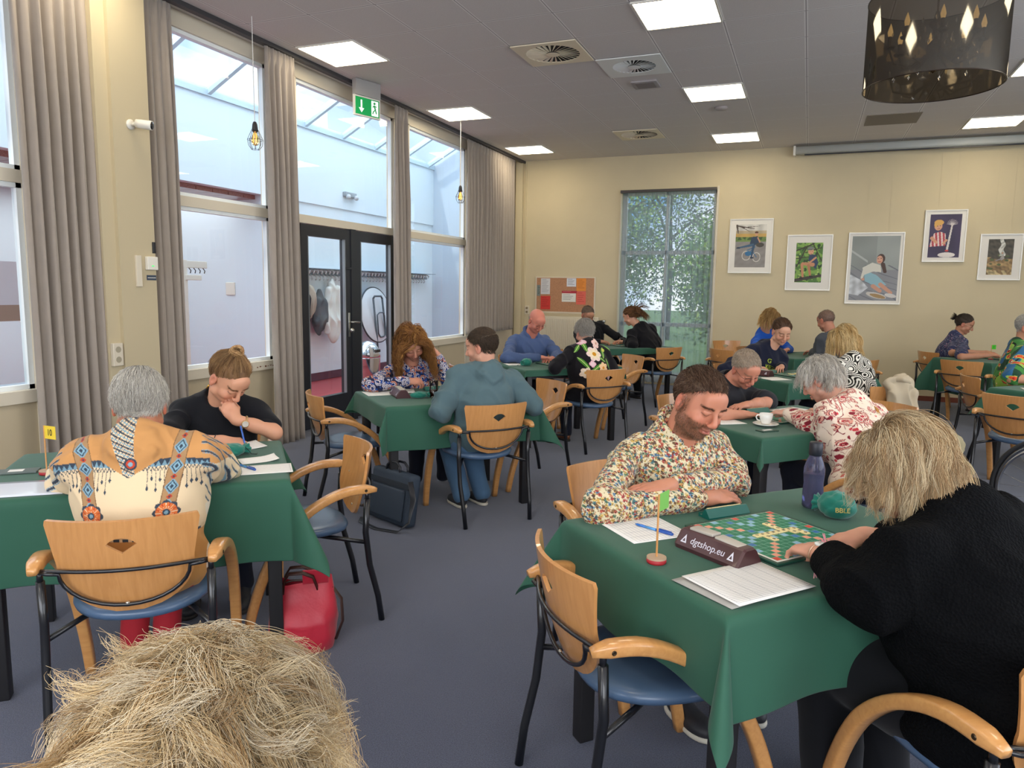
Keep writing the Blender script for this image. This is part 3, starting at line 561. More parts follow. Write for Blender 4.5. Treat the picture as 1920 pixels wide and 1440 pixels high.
# ================================================================ CHAIRS
M_beech = wood('beech', '#d39a5c', '#c88e52', .28, (3, 22, 22), .5)
M_beechply = wood('beech_ply', '#cf955a', '#c48a50', .3, (26, 3, 3), .5)
M_tube = mat('black_tube', '#15161a', .3, coat=.3)
M_vinyl = mat('blue_vinyl', '#4d6582', .32, bump=.08, bump_scale=400, coat=.1)
M_bolt = mat('bolt', '#c9c4b8', .3, 1)
def back_y(x, v): return -.325 + .085 * v + .05 * (x / .2) ** 2 - .012 * math.sin(v * PI)
def make_chair():
    r = thing('armchair', 'x', 'chair')
    # backrest shell
    nu, nv = 20, 22; V = []
    for j in range(nv + 1):
        v = j / nv; z = .762 - .315 * v
        hw = .218 - .055 * v if v < .45 else (.218 - .055 * .45) * math.sqrt(max(0, 1 - ((v - .45) / .56) ** 2.3))
        hw = max(hw, .004)
        if v < .03: hw -= .006
        for i in range(nu + 1):
            x = (i / nu * 2 - 1) * hw; V.append((x, back_y(x, v), z))
    F = np.array([(j * (nu + 1) + i, j * (nu + 1) + i + 1, (j + 1) * (nu + 1) + i + 1, (j + 1) * (nu + 1) + i) for j in range(nv) for i in range(nu)])
    b_ = mesh_obj('backrest', V, F, M_beechply, r); solid(b_, .012); b_.modifiers['solid'].use_even_offset = False
    cm = MB(); pts = [(0, .655)] + [(.046 * math.sin(a) * 1.15, .655 + .0 + .052 * math.cos(a) * .98) for a in np.linspace(-.95, .95, 9)]
    k = len(pts); cm.add([(x, -.45, z) for x, z in pts] + [(x, -.2, z) for x, z in pts], [tuple(range(k)), tuple(range(k, 2 * k))[::-1]] + [(i, i + k, (i + 1) % k + k, (i + 1) % k) for i in range(k)])
    cut = cm.build('cut'); _b = bmesh.new(); _b.from_mesh(cut.data); bmesh.ops.recalc_face_normals(_b, faces=_b.faces); _b.to_mesh(cut.data); _b.free(); bmn = b_.modifiers.new('c', 'BOOLEAN'); bmn.object = cut; bmn.operation = 'DIFFERENCE'; bmn.solver = 'EXACT'
    bake(b_); bpy.data.objects.remove(cut); smooth_by_angle(b_, 50)
    for m_ in (b_.data,): m_.materials.clear(); m_.materials.append(M_beechply)
    # seat pad
    s = MB(); n = 36; prof = [(.0, .440), (.14, .4405), (.185, .437), (.203, .428), (.208, .415), (.203, .402), (.18, .396), (0, .394)]
    Vs = []; Fs = []
    for (rr_, z) in prof:
        for k in range(n):
            a = 2 * PI * k / n; c2, s2 = math.cos(a), math.sin(a); e = .82; x = math.copysign(abs(c2) ** e, c2); y = math.copysign(abs(s2) ** e, s2)
            Vs.append((x * rr_ * (1.06 + .05 * y), y * rr_ * 1.04 + .0, z + .012 * (x * rr_ / .2) ** 2 - .004))
    for i in range(len(prof) - 1):
        for k in range(n): Fs.append((i * n + k, i * n + (k + 1) % n, (i + 1) * n + (k + 1) % n, (i + 1) * n + k))
    s.add(Vs, Fs); s.build('seat', M_vinyl, r, True)
    # bentwood arm running into front leg
    for sd in (-1, 1):
        P = np.array([(.252, -.29, .606), (.256, -.25, .614), (.262, -.17, .616), (.267, -.09, .594), (.270, -.01, .552), (.271, .05, .503), (.271, .11, .438), (.269, .165, .34), (.267, .208, .23), (.264, .242, .11), (.262, .262, 0)]); P[:, 0] *= sd
        W = [(.013, .010), (.023, .019), (.024, .019), (.022, .018), (.021, .018), (.020, .019), (.020, .020), (.020, .020), (.020, .020), (.019, .019), (.018, .018)]
        # interpolate
        tt = np.linspace(0, len(P) - 1, 31); Pi = np.stack([np.interp(tt, range(len(P)), P[:, k]) for k in range(3)], 1)
        for _ in range(2): Pi[1:-1] = (Pi[:-2] + Pi[1:-1] * 2 + Pi[2:]) / 4
        Wi = [(float(np.interp(a, range(len(W)), [q[0] for q in W])), float(np.interp(a, range(len(W)), [q[1] for q in W]))) for a in tt]
        w = MB(); w.tube(Pi, 1, 14, w=Wi); w.build('arm', M_beech, r, True)
        w = MB(); w.lathe([(.007, 0), (.005, .002), (0, .001)], 10, c=(sd * (.2795), -.24, .612), R=Matrix.Rotation(sd * PI / 2, 3, 'Y')); w.build('screw', mat('screw_dark', '#4a3c2c', .4, .8), r)
        w = MB(); w.tube([(sd * .243, -.252, .602), (sd * .243, -.253, .56)], .009, 8); w.tube([(sd * .243, -.252, .565), (sd * .242, -.245, .42), (sd * .240, -.262, .27), (sd * .232, -.30, .12), (sd * .226, -.318, 0)], .0135, 10); w.build('leg', M_tube, r, True)
        w = MB(); w.tube([(sd * .241, -.25, .372), (sd * .17, -.13, .385), (sd * .10, -.03, .392)], .0095, 8); w.build('stretcher', M_tube, r, True)
    # wire behind the backrest
    w = MB(); xs = np.linspace(-.245, .245, 19); w.tube([(x, back_y(x * .86, .47) - .014 if abs(x) < .2 else -.262 - (.245 - abs(x)) * .3, .602) for x in xs], .0062, 8)
    pts = [(-.243, -.25, .585), (-.24, -.262, .596), (-.215, -.285, .598)] + [(.185 * math.cos(a), back_y(.16 * math.cos(a), .5 + .34 * abs(math.sin(a))) - .016, .592 + .115 * math.sin(a) * 1.0) for a in np.linspace(-PI, 0, 17)] + [(.215, -.285, .598), (.24, -.262, .596), (.243, -.25, .585)]
    w.tube(pts, .0062, 8); w.build('back_wire', M_tube, r, True)
    for (x, z, rr_) in ((-.13, .602, .006), (.13, .602, .006), (0, .478, .009)):
        v = (.762 - z) / .315; w = MB(); w.ball((x, back_y(x, v) - .022, z), (rr_, rr_ * .6, rr_)).ball((x, back_y(x, v) + .007, z), (rr_ * .7, rr_ * .3, rr_ * .7)); w.build('bolt', M_bolt, r, True)
    return r
CH0 = make_chair(); CH_USED = [False]
def chair(x, y, hd_, label, group='bentwood armchairs at the tables'):
    if not CH_USED[0]: r = CH0; CH_USED[0] = True
    else: r = copy_tree(CH0)
    r.location = (x, y, 0); r.rotation_euler = (0, 0, math.radians(hd_ - 90)); r['label'] = label; r['group'] = group; return r
chair(-.36, 1.99, 38, 'empty beech armchair at the front left end of the nearest table')
chair(-2.08, 1.79, 127.5, 'beech armchair seen from behind, holding the person in the tan jacket')
chair(-2.06, 2.58, 228, 'empty beech armchair turned to the right end of table 10, above the red bag')
chair(-2.84, 4.20, 48, 'empty beech armchair beside the double doors, at the middle table')
chair(-1.97, 4.31, 140, 'beech armchair seen from behind, holding the man in the teal hoodie')
chair(-1.87, 6.63, 139, 'beech armchair seen from behind, holding the woman in the floral top')
chair(-2.00, 5.19, 232, 'empty beech armchair with its front turned to us, between teal hoodie and floral top')
chair(-1.96, 7.84, 226, 'empty beech armchair right of the floral top, front turned to the camera')
chair(-1.83, 9.62, 141, 'beech armchair near the sheer curtain, holding the woman with the ponytail')
chair(1.70, 10.72, 26, 'beech armchair against the back wall, holding the woman in the navy blouse')
chair(1.74, 9.56, 62, 'empty beech armchair in front of the woman in the navy blouse')
chair(1.56, 6.45, 62, 'empty beech armchair next to the bicycle wheel at the right edge')

chair(.47, 1.93, 121, 'beech armchair at the lower right corner, holding the woman in the black sweater')
chair(-.52, 2.74, 317, 'beech armchair holding the man in the butterfly shirt')
chair(.35, 5.17, 228, 'empty pale beech armchair right of the woman in the red paisley top')
chair(.36, 4.02, 137, 'beech armchair with a khaki coat, holding the woman in the red paisley top')
chair(-.58, 4.96, 317, 'beech armchair holding the man in the dark tee and glasses')
chair(-2.77, 4.93, 318, 'beech armchair holding the curly-haired woman')
chair(-2.76, 7.30, 318, 'beech armchair holding the bald man')
chair(-2.80, 6.28, 48, 'empty beech armchair behind the green flag, left of the man in teal')
chair(-2.70, 8.75, 48, 'empty beech armchair between the bald man and the floral top')
chair(-2.74, 2.84, 312, 'beech armchair holding the woman in the black tee')
chair(.44, 6.60, 137, 'beech armchair with a beige coat on it, holding the woman in the zebra top')
chair(-.50, 7.50, 317, 'beech armchair holding the person in the dark hoodie')
chair(-.95, 11.0, 300, 'empty beech armchair against the back wall, left of the blue sweater')
chair(-.80, 9.70, 48, 'empty beech armchair in front of the blue sweater')
chair(.42, 9.00, 137, 'beech armchair holding the man in the dark grey hooded jacket')
chair(-.50, 10.05, 317, 'beech armchair holding the woman in the blue sweater')
chair(-2.72, 10.15, 317, 'beech armchair holding the man in black by the radiator')
chair(1.66, 7.66, 10, 'beech armchair holding the man in the frog shirt')
# ================================================================ TABLES AND CLOTHS
TH = .735
M_cloth = mat('green_cloth', '#2c5b48', .66, sheen=.1, spec=.3, noise_amt=.04, noise_scale=6, bump=.15, bump_scale=700, bump_dist=.0008)
M_tblack = mat('table_black', '#1c1b1d', .5); M_tedge = wood('table_edge', '#b08a5c', '#96713f', .5)
TL, TS = 1.05, .77
def make_table():
    r = thing('table', 'x', 'table'); MB().bbox(-TL / 2 + .01, TL / 2 - .01, -TS / 2 + .01, TS / 2 - .01, TH - .03, TH - .004, .003).build('tabletop', M_tedge, r)
    MB().box(-TL / 2 + .06, TL / 2 - .06, -TS / 2 + .05, -TS / 2 + .07, TH - .09, TH - .03).build('apron', M_tblack, r); MB().box(-TL / 2 + .06, TL / 2 - .06, TS / 2 - .07, TS / 2 - .05, TH - .09, TH - .03).build('apron', M_tblack, r)
    for sx in (-1, 1):
        for sy in (-1, 1):
            x, y = sx * (TL / 2 - .06), sy * (TS / 2 - .06); MB().bbox(x - .026, x + .026, y - .026, y + .026, 0, TH - .03, .004).build('leg', M_tblack, r, True)
    return r
TB0 = make_table(); TB_USED = [False]
TABLES = {}
def cloth_mesh(of, ob, ol, orr, seed):
    """of front (-y), ob back (+y), ol near short end (-x), orr far short end (+x)"""
    hx, hy = TL / 2, TS / 2; rng = np.random.default_rng(seed); rc = .012
    def axis(h, a, b_):
        return np.concatenate([np.linspace(-h - a, -h, 16)[:-1], [-h + .0], np.linspace(-h + .02, h - .02, 24), [h], np.linspace(h, h + b_, 16)[1:]])
    xs, ys = axis(hx, ol, orr), axis(hy, of, ob); X, Y = np.meshgrid(xs, ys)
    dx = np.maximum(np.abs(X) - hx, 0); dy = np.maximum(np.abs(Y) - hy, 0); sx = np.sign(X); sy = np.sign(Y)
    bx = np.clip(X, -hx, hx); by = np.clip(Y, -hy, hy); r = np.hypot(dx, dy); ph = np.arctan2(dy, dx + 1e-9)
    corner = (dx > 0) & (dy > 0)
    k = np.where(corner, np.sin(2 * ph) ** 1.3, 0)
    out = r * (.07 + .40 * k); drop = np.sqrt(np.maximum(r * r - out * out, 0)) * (1 - .02 * k)
    ox = sx * out * np.where(r > 0, dx / (r + 1e-9), 0); oy = sy * out * np.where(r > 0, dy / (r + 1e-9), 0)
    ox = np.where(corner, sx * out * (.15 + .85 * np.cos(ph)), ox); oy = np.where(corner, sy * out * (.15 + .85 * np.sin(ph)), oy)
    ox = np.where((dx > 0) & (dy == 0), sx * (out + .006), ox); oy = np.where((dy > 0) & (dx == 0), sy * (out + .006), oy)
    # soft waves along the hanging sides
    wv = (np.sin(bx * 9 + seed) * .5 + np.sin(bx * 17 + seed * 2.1) * .3); wy = (np.sin(by * 10 + seed) * .5 + np.sin(by * 19 + seed * 1.7) * .3)
    oy += np.where((dy > 0), sy * wv * dy * .10 * (1 - k), 0); ox += np.where((dx > 0), sx * wy * dx * .10 * (1 - k), 0)
    zt = .0008 * np.sin(X * 14 + seed) * np.sin(Y * 11) + .0006 * np.sin(X * 31 + Y * 23)
    Z = TH + .002 - drop + np.where(r > 0, 0, zt)
    V = np.stack([bx + ox, by + oy, Z], -1).reshape(-1, 3); nx = len(xs); ny = len(ys)
    F = np.array([(j * nx + i, j * nx + i + 1, (j + 1) * nx + i + 1, (j + 1) * nx + i) for j in range(ny - 1) for i in range(nx - 1)])
    return V, F
def table(key, cx, cy, ang, ov, tlabel, clabel, seed):
    if not TB_USED[0]: r = TB0; TB_USED[0] = True
    else: r = copy_tree(TB0)
    r.location = (cx, cy, 0); r.rotation_euler = (0, 0, math.radians(ang)); r['label'] = tlabel; r['group'] = 'black-legged tables'
    V, F = cloth_mesh(*ov, seed); o = mesh_obj('tablecloth', V, F, M_cloth); s = solid(o, .0016, 1); s.modifiers['solid'].offset = 1
    md = o.modifiers.new('sub', 'SUBSURF'); md.levels = md.render_levels = 1; bake(o)
    o.location = (cx, cy, 0); o.rotation_euler = (0, 0, math.radians(ang)); tag(o, clabel, 'tablecloth', 'green tablecloths'); o.data.polygons.foreach_set('use_smooth', [True] * len(o.data.polygons))
    TABLES[key] = (cx, cy, math.radians(ang))
def T(key, u, v, z=0):
    """point on a table: u along the long side, v across (+ away)"""
    cx_, cy_, a = TABLES[key]; return Vector((cx_ + u * math.cos(a) - v * math.sin(a), cy_ + u * math.sin(a) + v * math.cos(a), TH + .004 + z))
table('A', -.049, 2.30, 47, (.25, .25, .22, .25), 'black-legged table nearest the camera, under the cloth with the game board and bottle', 'green tablecloth nearest the camera, with the water bottle and large game board', 1)
table('B', -2.442, 2.141, 42, (.31, .25, .25, .26), 'black-legged table on the left under the yellow flag numbered 10', 'green tablecloth on the left with the yellow flag numbered 10', 2)
table('C', -2.305, 4.485, 48, (.28, .16, .14, .30), 'black-legged table between the curly-haired woman and the man in teal', 'green tablecloth between the curly-haired woman and the man in teal', 3)
table('D', -2.29, 6.853, 48, (.06, .12, .18, .12), 'black-legged table with light wood edge showing, in front of the bald man', 'green tablecloth in front of the bald man, with a bit of wood edge showing', 4)
table('E', -.099, 4.51, 47, (.13, .12, .13, .15), 'black-legged table with the coffee cup, behind the man in the butterfly shirt', 'green tablecloth under the white coffee cup and saucer', 5)
table('F', -.031, 7.035, 47, (.14, .14, .16, .2), 'black-legged table between the dark hoodie and the zebra top', 'green tablecloth between the dark hoodie and the zebra top', 6)
table('I', -2.246, 9.688, 47, (.08, .1, .1, .1), 'black-legged table by the radiator, between the man in black and the ponytailed woman', 'green tablecloth between the man in black and the ponytailed woman', 7)
table('J', -.03, 9.45, 47, (.2, .2, .22, .2), 'black-legged table farthest back in the middle, under the pictures', 'green tablecloth farthest back in the middle, under the pictures', 8)
table('G', 2.08, 10.05, 40, (.45, .2, .4, .2), 'black-legged table in front of the woman in the navy blouse', 'green tablecloth hanging low in front of the woman in the navy blouse', 9)
table('H', 2.05, 7.05, 47, (.2, .2, .2, .2), 'black-legged table at the right edge in front of the frog shirt', 'green tablecloth at the right edge in front of the frog shirt', 10)
# ================================================================ GAME THINGS
M_board = mat('board_face', '#ffffff', .45, attr='col'); M_bedge = mat('board_edge', '#1f4a3c', .5); M_tile = mat('ivory_tile', '#efdca0', .4); M_rack = mat('rack_green', '#0f5a50', .3, coat=.3)
M_bag = mat('bag_green', '#0b7463', .8, sheen=.3, bump=.3, bump_scale=60, bump_dist=.003); M_paper = mat('paper', '#f0ede8', .8); M_print = mat('print_grey', '#8d8f98', .8); M_ink = mat('ink', '#3a3a3e', .6)
PREM = {}
for (a, b_) in ((0, 0), (0, 7), (0, 14), (7, 0), (7, 14), (14, 0), (14, 7), (14, 14)): PREM[a, b_] = '#d4412f'
for k in (1, 2, 3, 4, 10, 11, 12, 13): PREM[k, k] = PREM[k, 14 - k] = '#efa084'
PREM[7, 7] = '#efa084'
for p in ((1, 5), (1, 9), (5, 1), (5, 5), (5, 9), (5, 13), (9, 1), (9, 5), (9, 9), (9, 13), (13, 5), (13, 9)): PREM[p] = '#2b6fae'
for p in ((0, 3), (0, 11), (2, 6), (2, 8), (3, 0), (3, 7), (3, 14), (6, 2), (6, 6), (6, 8), (6, 12), (7, 3), (7, 11), (8, 2), (8, 6), (8, 8), (8, 12), (11, 0), (11, 7), (11, 14), (12, 6), (12, 8), (14, 3), (14, 11)): PREM[p] = '#8fbcd6'
def board(key, u, v, ang, label, S=.36):
    p = T(key, u, v, .002); r = thing('game_board', label, 'board game', p, TABLES[key][2] + math.radians(ang), 'crossword game boards')
    h = S / 2; MB().bbox(-h, h, -h, h, 0, .008, .003).build('board_base', M_bedge, r)
    V = []; F = []; C = []; q = S * .90 / 15; o = -S * .45
    def rect(x0, y0, x1, y1, z, c): n = len(V); V.extend([(x0, y0, z), (x1, y0, z), (x1, y1, z), (x0, y1, z)]); F.append((n, n + 1, n + 2, n + 3)); C.append(lin(c))
    rect(o - .008, o - .008, -o + .002, -o + .002, .0083, '#e8e6dc')
    rect(o, o, -o, -o, .0086, '#9fcdb8')
    for i in range(15):
        for j in range(15): rect(o + i * q + .0008, o + j * q + .0008, o + (i + 1) * q - .0008, o + (j + 1) * q - .0008, .0089, PREM.get((i, j), '#0f7a58'))
    mesh_obj('playing_grid', V, F, M_board, r, False, fcol=C)
    return r
TILE_FONT = {}
LET = 'ENATORISLDGKMUPHB'
def tile_proto():
    r = thing('letter_tile', 'x', 'letter tile'); MB().bbox(-.0098, .0098, -.0104, .0104, 0, .0045, .0012).build('tile_body', M_tile, r, True)
    return r
TP = tile_proto(); TPU = [False]
def tile(M, ch, label, group):
    global TP
    if not TPU[0]: r = TP; TPU[0] = True
    else: r = copy_tree(TP)
    r.matrix_world = M; r['label'] = label; r['group'] = group
    if ch:
        if ch not in TILE_FONT:
            t_ = text_obj('letter', ch, .013, M_ink, Vector((0, 0, .0047)), Matrix.Identity(3), .0001, r, True); TILE_FONT[ch] = t_
        else: c_ = TILE_FONT[ch].copy(); COL.objects.link(c_); c_.parent = r
    return r
ORD = ['first', 'second', 'third', 'fourth', 'fifth', 'sixth', 'seventh', 'eighth', 'ninth', 'tenth', 'eleventh', 'twelfth', 'thirteenth']
def board_tiles(b_, cells, label, group, S=.36, letters=True):
    rows = sorted({c[1] for c in cells})
    q = S * .90 / 15; o = -S * .45; base = b_.matrix_basis.copy()
    for n, (i, j, ch) in enumerate(cells):
        k = sorted(c[0] for c in cells if c[1] == j).index(i); tile(base @ Matrix.Translation((o + (i + .5) * q, o + (j + .5) * q, .0092)), ch if letters else None, '%s tile in the %s tile row of the %s' % (ORD[k], ORD[rows.index(j)], label), group)
def rack(key, u, v, ang, label, ntiles=7, facing=1, letters=''):
    p = T(key, u, v, .0); r = thing('tile_rack', label, 'tile rack', p, TABLES[key][2] + math.radians(ang), 'green tile racks')
    prof = [(-.028, 0), (.026, 0), (.026, .006), (.006, .030), (-.001, .030), (-.012, .008), (-.022, .008), (-.025, .014), (-.028, .014)]
    k = len(prof); w = MB(); L = .086
    w.add([(-L, y, z) for y, z in prof] + [(L, y, z) for y, z in prof], [tuple(range(k)), tuple(range(k, 2 * k))[::-1]] + [(i, (i + 1) % k, (i + 1) % k + k, i + k) for i in range(k)])
    w.build('rack_body', M_rack, r)
    base = r.matrix_basis.copy()
    for n in range(ntiles):
        x = (n - (ntiles - 1) / 2) * .0202; M = base @ Matrix.Translation((x, -.0135, .0095)) @ Matrix.Rotation(math.radians(66), 4, 'X') @ Matrix.Translation((0, .0104, -.0045 + .004))
        tile(M, letters[n] if n < len(letters) else None, '%s ivory tile on the rack ' % ORD[n] + label.split('green tile rack ')[1], 'tiles on the rack ' + label.split('green tile rack ')[1])
    return r
def paper(key, u, v, ang, sx, sy, label, lines=0, cols=0, z=.0, name='score_sheet', cat='paper', title=True, curl=0, m=None):
    p = T(key, u, v, z); r = thing(name, label, cat, p, TABLES[key][2] + math.radians(ang)); V = []; nx, ny = 8, 8
    zf = lambda a, b_: .0012 + curl * (max(0, a - .55) ** 2 * 1.6 + max(0, b_ - .6) ** 2)
    for j in range(ny + 1):
        for i in range(nx + 1): a, b_ = i / nx, j / ny; V.append(((a - .5) * sx, (b_ - .5) * sy, zf(a, b_)))
    s_ = mesh_obj('sheet', V, [(j * (nx + 1) + i, j * (nx + 1) + i + 1, (j + 1) * (nx + 1) + i + 1, (j + 1) * (nx + 1) + i) for j in range(ny) for i in range(nx)], m or M_paper, r); solid(s_, .0008)
    if lines:
        w = MB()
        def strip(x0, x1, y0, y1):
            n_ = 6
            for q in range(n_):
                a0, a1 = x0 + (x1 - x0) * q / n_, x0 + (x1 - x0) * (q + 1) / n_; w.quad(*[(a, b_, zf(a / sx + .5, b_ / sy + .5) + .0009) for a, b_ in ((a0, y0), (a1, y0), (a1, y1), (a0, y1))])
        for k in range(lines + 1): y = -sy / 2 + .012 + (sy - .03) * k / lines; strip(-sx / 2 + .008, sx / 2 - .008, y, y + .0009)
        for k in range(cols + 1): x = -sx / 2 + .008 + (sx - .016) * k / max(cols, 1); w.quad((x, -sy / 2 + .012, .0022), (x + .0009, -sy / 2 + .012, .0022), (x + .0009, sy / 2 - .018, .0022), (x, sy / 2 - .018, .0022))
        w.build('ruled_lines', M_print, r)
    return r
def pen(key, u, v, ang, label, col='#2f6fbe'):
    p = T(key, u, v, .006); r = thing('pen', label, 'pen', p, TABLES[key][2] + math.radians(ang)); m = mat('pen_blue', col, .25, coat=.5); Ry = Matrix.Rotation(PI / 2, 3, 'Y')
    MB().lathe([(0, -.07), (.001, -.069), (.004, -.06), (.0042, -.03)], 10, R=Ry).build('tip', m, r, True); MB().lathe([(.0040, -.03), (.0042, .01)], 10, R=Ry).build('barrel', mat('pen_light', '#4b95d6', .2, coat=.5), r, True)
    w = MB(); w.lathe([(.0046, .01), (.0052, .015), (.0052, .066), (.003, .07), (0, .07)], 10, R=Ry); w.box(.02, .064, -.0012, .0012, .005, .0075); w.build('cap', mat('pen_cap', '#2453a8', .25, coat=.5), r, True); return r
def tile_bag(key, u, v, ang, label, kind='round', sc=1.0):
    p = T(key, u, v, .002); r = thing('tile_bag', label, 'cloth bag', p, TABLES[key][2] + math.radians(ang), 'green drawstring tile bags'); rng = np.random.default_rng(int(abs(u * 1000)))
    V = []; nu, nv = 48, 26; rx, ry, rz = (.052, .048, .040) if kind == 'round' else (.075, .045, .030)
    for j in range(nv + 1):
        t_ = PI * j / nv
        for i in range(nu):
            a = 2 * PI * i / nu; d = Vector((math.sin(t_) * math.cos(a), math.sin(t_) * math.sin(a), -math.cos(t_)))
            f = 1 + .10 * noise.noise(d * 2.2 + Vector((u * 9, 0, 0))) + .05 * abs(noise.noise(d * 6 + Vector((3, 1, 0)))) - .09 * max(0, 1 - abs(d.x * .8 + d.z * .5 - .15) * 7)
            q = Vector((d.x * rx, d.y * ry, max(d.z * rz, -rz * .78) + rz * .78)) * sc; V.append((q.x * f, q.y * f, q.z * f))
    F = [(j * nu + i, j * nu + (i + 1) % nu, (j + 1) * nu + (i + 1) % nu, (j + 1) * nu + i) for j in range(nv) for i in range(nu)]
    mesh_obj('bag_body', V, F, M_bag, r)
    w = MB()   # ruffled mouth
    for (rr_, x) in ((.016, rx * .86), (.021, rx * 1.05), (.026, rx * 1.22), (.024, rx * 1.24), (.012, rx * 1.02)): pass
    pr = [(.016, rx * .80), (.019, rx * .98), (.029, rx * 1.20), (.026, rx * 1.21), (.012, rx * 1.0)]; nn_ = 28; V2 = []
    for (rr_, x) in pr:
        for i in range(nn_): a = 2 * PI * i / nn_; q = rr_ * (1 + .18 * math.sin(a * 7)); V2.append((x * sc, (q * math.cos(a)) * sc, (rz * .72 + q * math.sin(a) * .85) * sc))
    w.add(V2, [(j * nn_ + i, j * nn_ + (i + 1) % nn_, (j + 1) * nn_ + (i + 1) % nn_, (j + 1) * nn_ + i) for j in range(4) for i in range(nn_)]); w.build('ruffle', M_bag, r, True)
    w = MB(); w.tube([(rx * .9 * sc, -.01, rz * 1.2 * sc), (rx * .95 * sc, -.035 * sc, rz * .8 * sc), (rx * 1.0 * sc, -.055 * sc, .008), (rx * 1.3 * sc, -.06 * sc, .004), (rx * 1.45 * sc, -.045 * sc, .004)], .0016, 5); w.build('cord', mat('cord_black', '#1a2a28', .7), r)
    return r
def clock(key, u, v, ang, label, text=True):
    p = T(key, u, v); r = thing('game_clock', label, 'game clock', p, TABLES[key][2] + math.radians(ang), 'brown game clocks')
    M_ck = bpy.data.materials.get('clock_maroon') or mat('clock_maroon', '#4a2a2e', .35, coat=.2)
    prof = [(-.048, 0), (.048, 0), (.050, .010), (.026, .048), (.018, .054), (-.016, .054), (-.024, .050), (-.051, .012)]; k = len(prof); L = .115; w = MB(); XS = [-L, -L + .008, L - .008, L]; sc_ = [.93, 1, 1, .93]
    for x, s_ in zip(XS, sc_): w.V += [(x, y * s_, .027 + (z - .027) * s_ - .0019 * (s_ < 1)) for y, z in prof]
    for j in range(3): w.F += [(j * k + i, j * k + (i + 1) % k, (j + 1) * k + (i + 1) % k, (j + 1) * k + i) for i in range(k)]
    w.F += [tuple(range(k))[::-1], tuple(range(3 * k, 4 * k))]; w.mi = [0] * len(w.F); w.n = len(w.V); w.build('clock_body', M_ck, r)
    w = MB(); w.bbox(-.085, .0, -.018, .018, .054, .063, .003, Matrix.Rotation(math.radians(-2), 3, 'Y')).build('rocker_button', mat('rocker_grey', '#b9b1a6', .45), r, True)
    w = MB(); w.bbox(.002, .085, -.018, .018, .052, .060, .003, Matrix.Rotation(math.radians(3), 3, 'Y')).build('rocker_button', mat('rocker_grey2', '#bdb6aa', .45), r, True)
    n_ = Vector((0, -.038 - .0, .027)).normalized(); up = Vector((0, .027, .038)).normalized(); n_ = Vector((1, 0, 0)).cross(up); R = basis(Vector((1, 0, 0)), up, n_); c_ = Vector((0, -.0385, .0305)) + n_ * .0006
    M_let = bpy.data.materials.get('clock_print') or mat('clock_print', '#d9d6e0', .5)
    if text: text_obj('lettering', 'dgtshop.eu', .028, M_let, c_, R, .0002, r)
    for s_ in (-1, 1):
        o_ = c_ + Vector((s_ * .084, 0, 0)); tri = [Vector((-.011, -.012, 0)), Vector((.011, -.012, 0)), Vector((0, .014, 0))]; inn = [Vector((-.005, -.008, 0)), Vector((.0045, -.008, 0)), Vector((-.0004, .003, 0))]
        w = MB(); w.add([tuple(o_ + R @ q) for q in tri + inn], [(0, 1, 4, 3), (1, 2, 5, 4), (2, 0, 3, 5)]); w.build('triangle_mark', M_let, r)
    return r
def flag(key, u, v, label, col, txt=None, ang=0, h=.19, tc='#2a2418'):
    p = T(key, u, v); r = thing('table_flag', label, 'table flag', p, TABLES[key][2] + math.radians(ang), 'numbered table flags')
    MB().lathe([(0, 0), (.026, 0), (.027, .004), (.027, .012)], 24).build('base', mat('base_red', '#a8242c', .5), r, True); MB().lathe([(.027, .012), (.0265, .0165), (0, .0165)], 24).build('base_top', mat('base_beige', '#b49a80', .6), r)
    MB().tube([(0, 0, .015), (0, 0, h)], .0028, 8).build('stick', M_beech, r); MB().box(0, .062, -.0008, .0008, h - .05, h).build('flag_card', mat('card_' + col[1:], col, .6), r)
    if txt:
        for s_ in (1, -1):
            R = basis(Vector((s_, 0, 0)), Vector((0, 0, 1)), Vector((0, -s_, 0))); text_obj('number', txt, .034, mat('number_ink', tc, .6), Vector((.031, -s_ * .0012, h - .026)), R, .0001, r, True, sx=.8)
    return r
# ---- table A
bA = board('A', -.022, -.012, 3, 'green crossword game board nearest the camera, with tiles down its middle', .37)
cells = [(5, 10, 'D'), (6, 10, 'E'), (7, 10, 'K'), (7, 9, 'A'), (7, 8, 'M'), (7, 7, 'E'), (7, 6, 'R'), (7, 5, 'S'), (8, 6, 'U'), (9, 6, 'I'), (10, 6, 'T'), (7, 4, 'T'), (6, 4, 'A'), (5, 4, 'L'), (8, 4, 'P'), (9, 3, 'O')]
cells = [(4, 7, 'D'), (5, 7, 'E'), (6, 7, 'N'), (7, 7, 'A'), (8, 7, 'R'), (9, 7, 'M'), (5, 6, 'G'), (5, 5, 'E'), (9, 8, 'O'), (9, 9, 'E'), (9, 10, 'T'), (10, 7, 'T'), (10, 6, 'I'), (11, 7, 'J'), (11, 6, 'N'), (11, 5, 'S')]
board_tiles(bA, cells, 'board nearest the camera', 'tiles on the nearest game board', .37)
rack('A', -.01, .215, 180, 'green tile rack in front of the man in the butterfly shirt', 7)
rack('A', .0, -.262, -4, 'green tile rack in front of the woman in the black sweater', 7, letters='TINSERA')
clock('A', -.286, -.067, -82, 'brown game clock lettered dgtshop.eu on the nearest table')
paper('A', -.34, .20, 88, .21, .21, 'score sheet under the blue pen beside the butterfly shirt', 14, 5)
pen('A', -.325, .175, -70, 'blue capped pen lying on the score sheet beside the butterfly shirt')
nb = paper('A', -.352, -.262, 3, .26, .20, 'ruled score pad in front of the woman in the black sweater', 22, 6, z=.008, name='score_pad')
nb2 = paper('A', -.375, -.250, 6, .26, .20, 'grey clipboard under the ruled score pad', 0, 0, z=.001, name='clipboard', cat='clipboard', m=mat('clip_grey', '#a7a49e', .5))
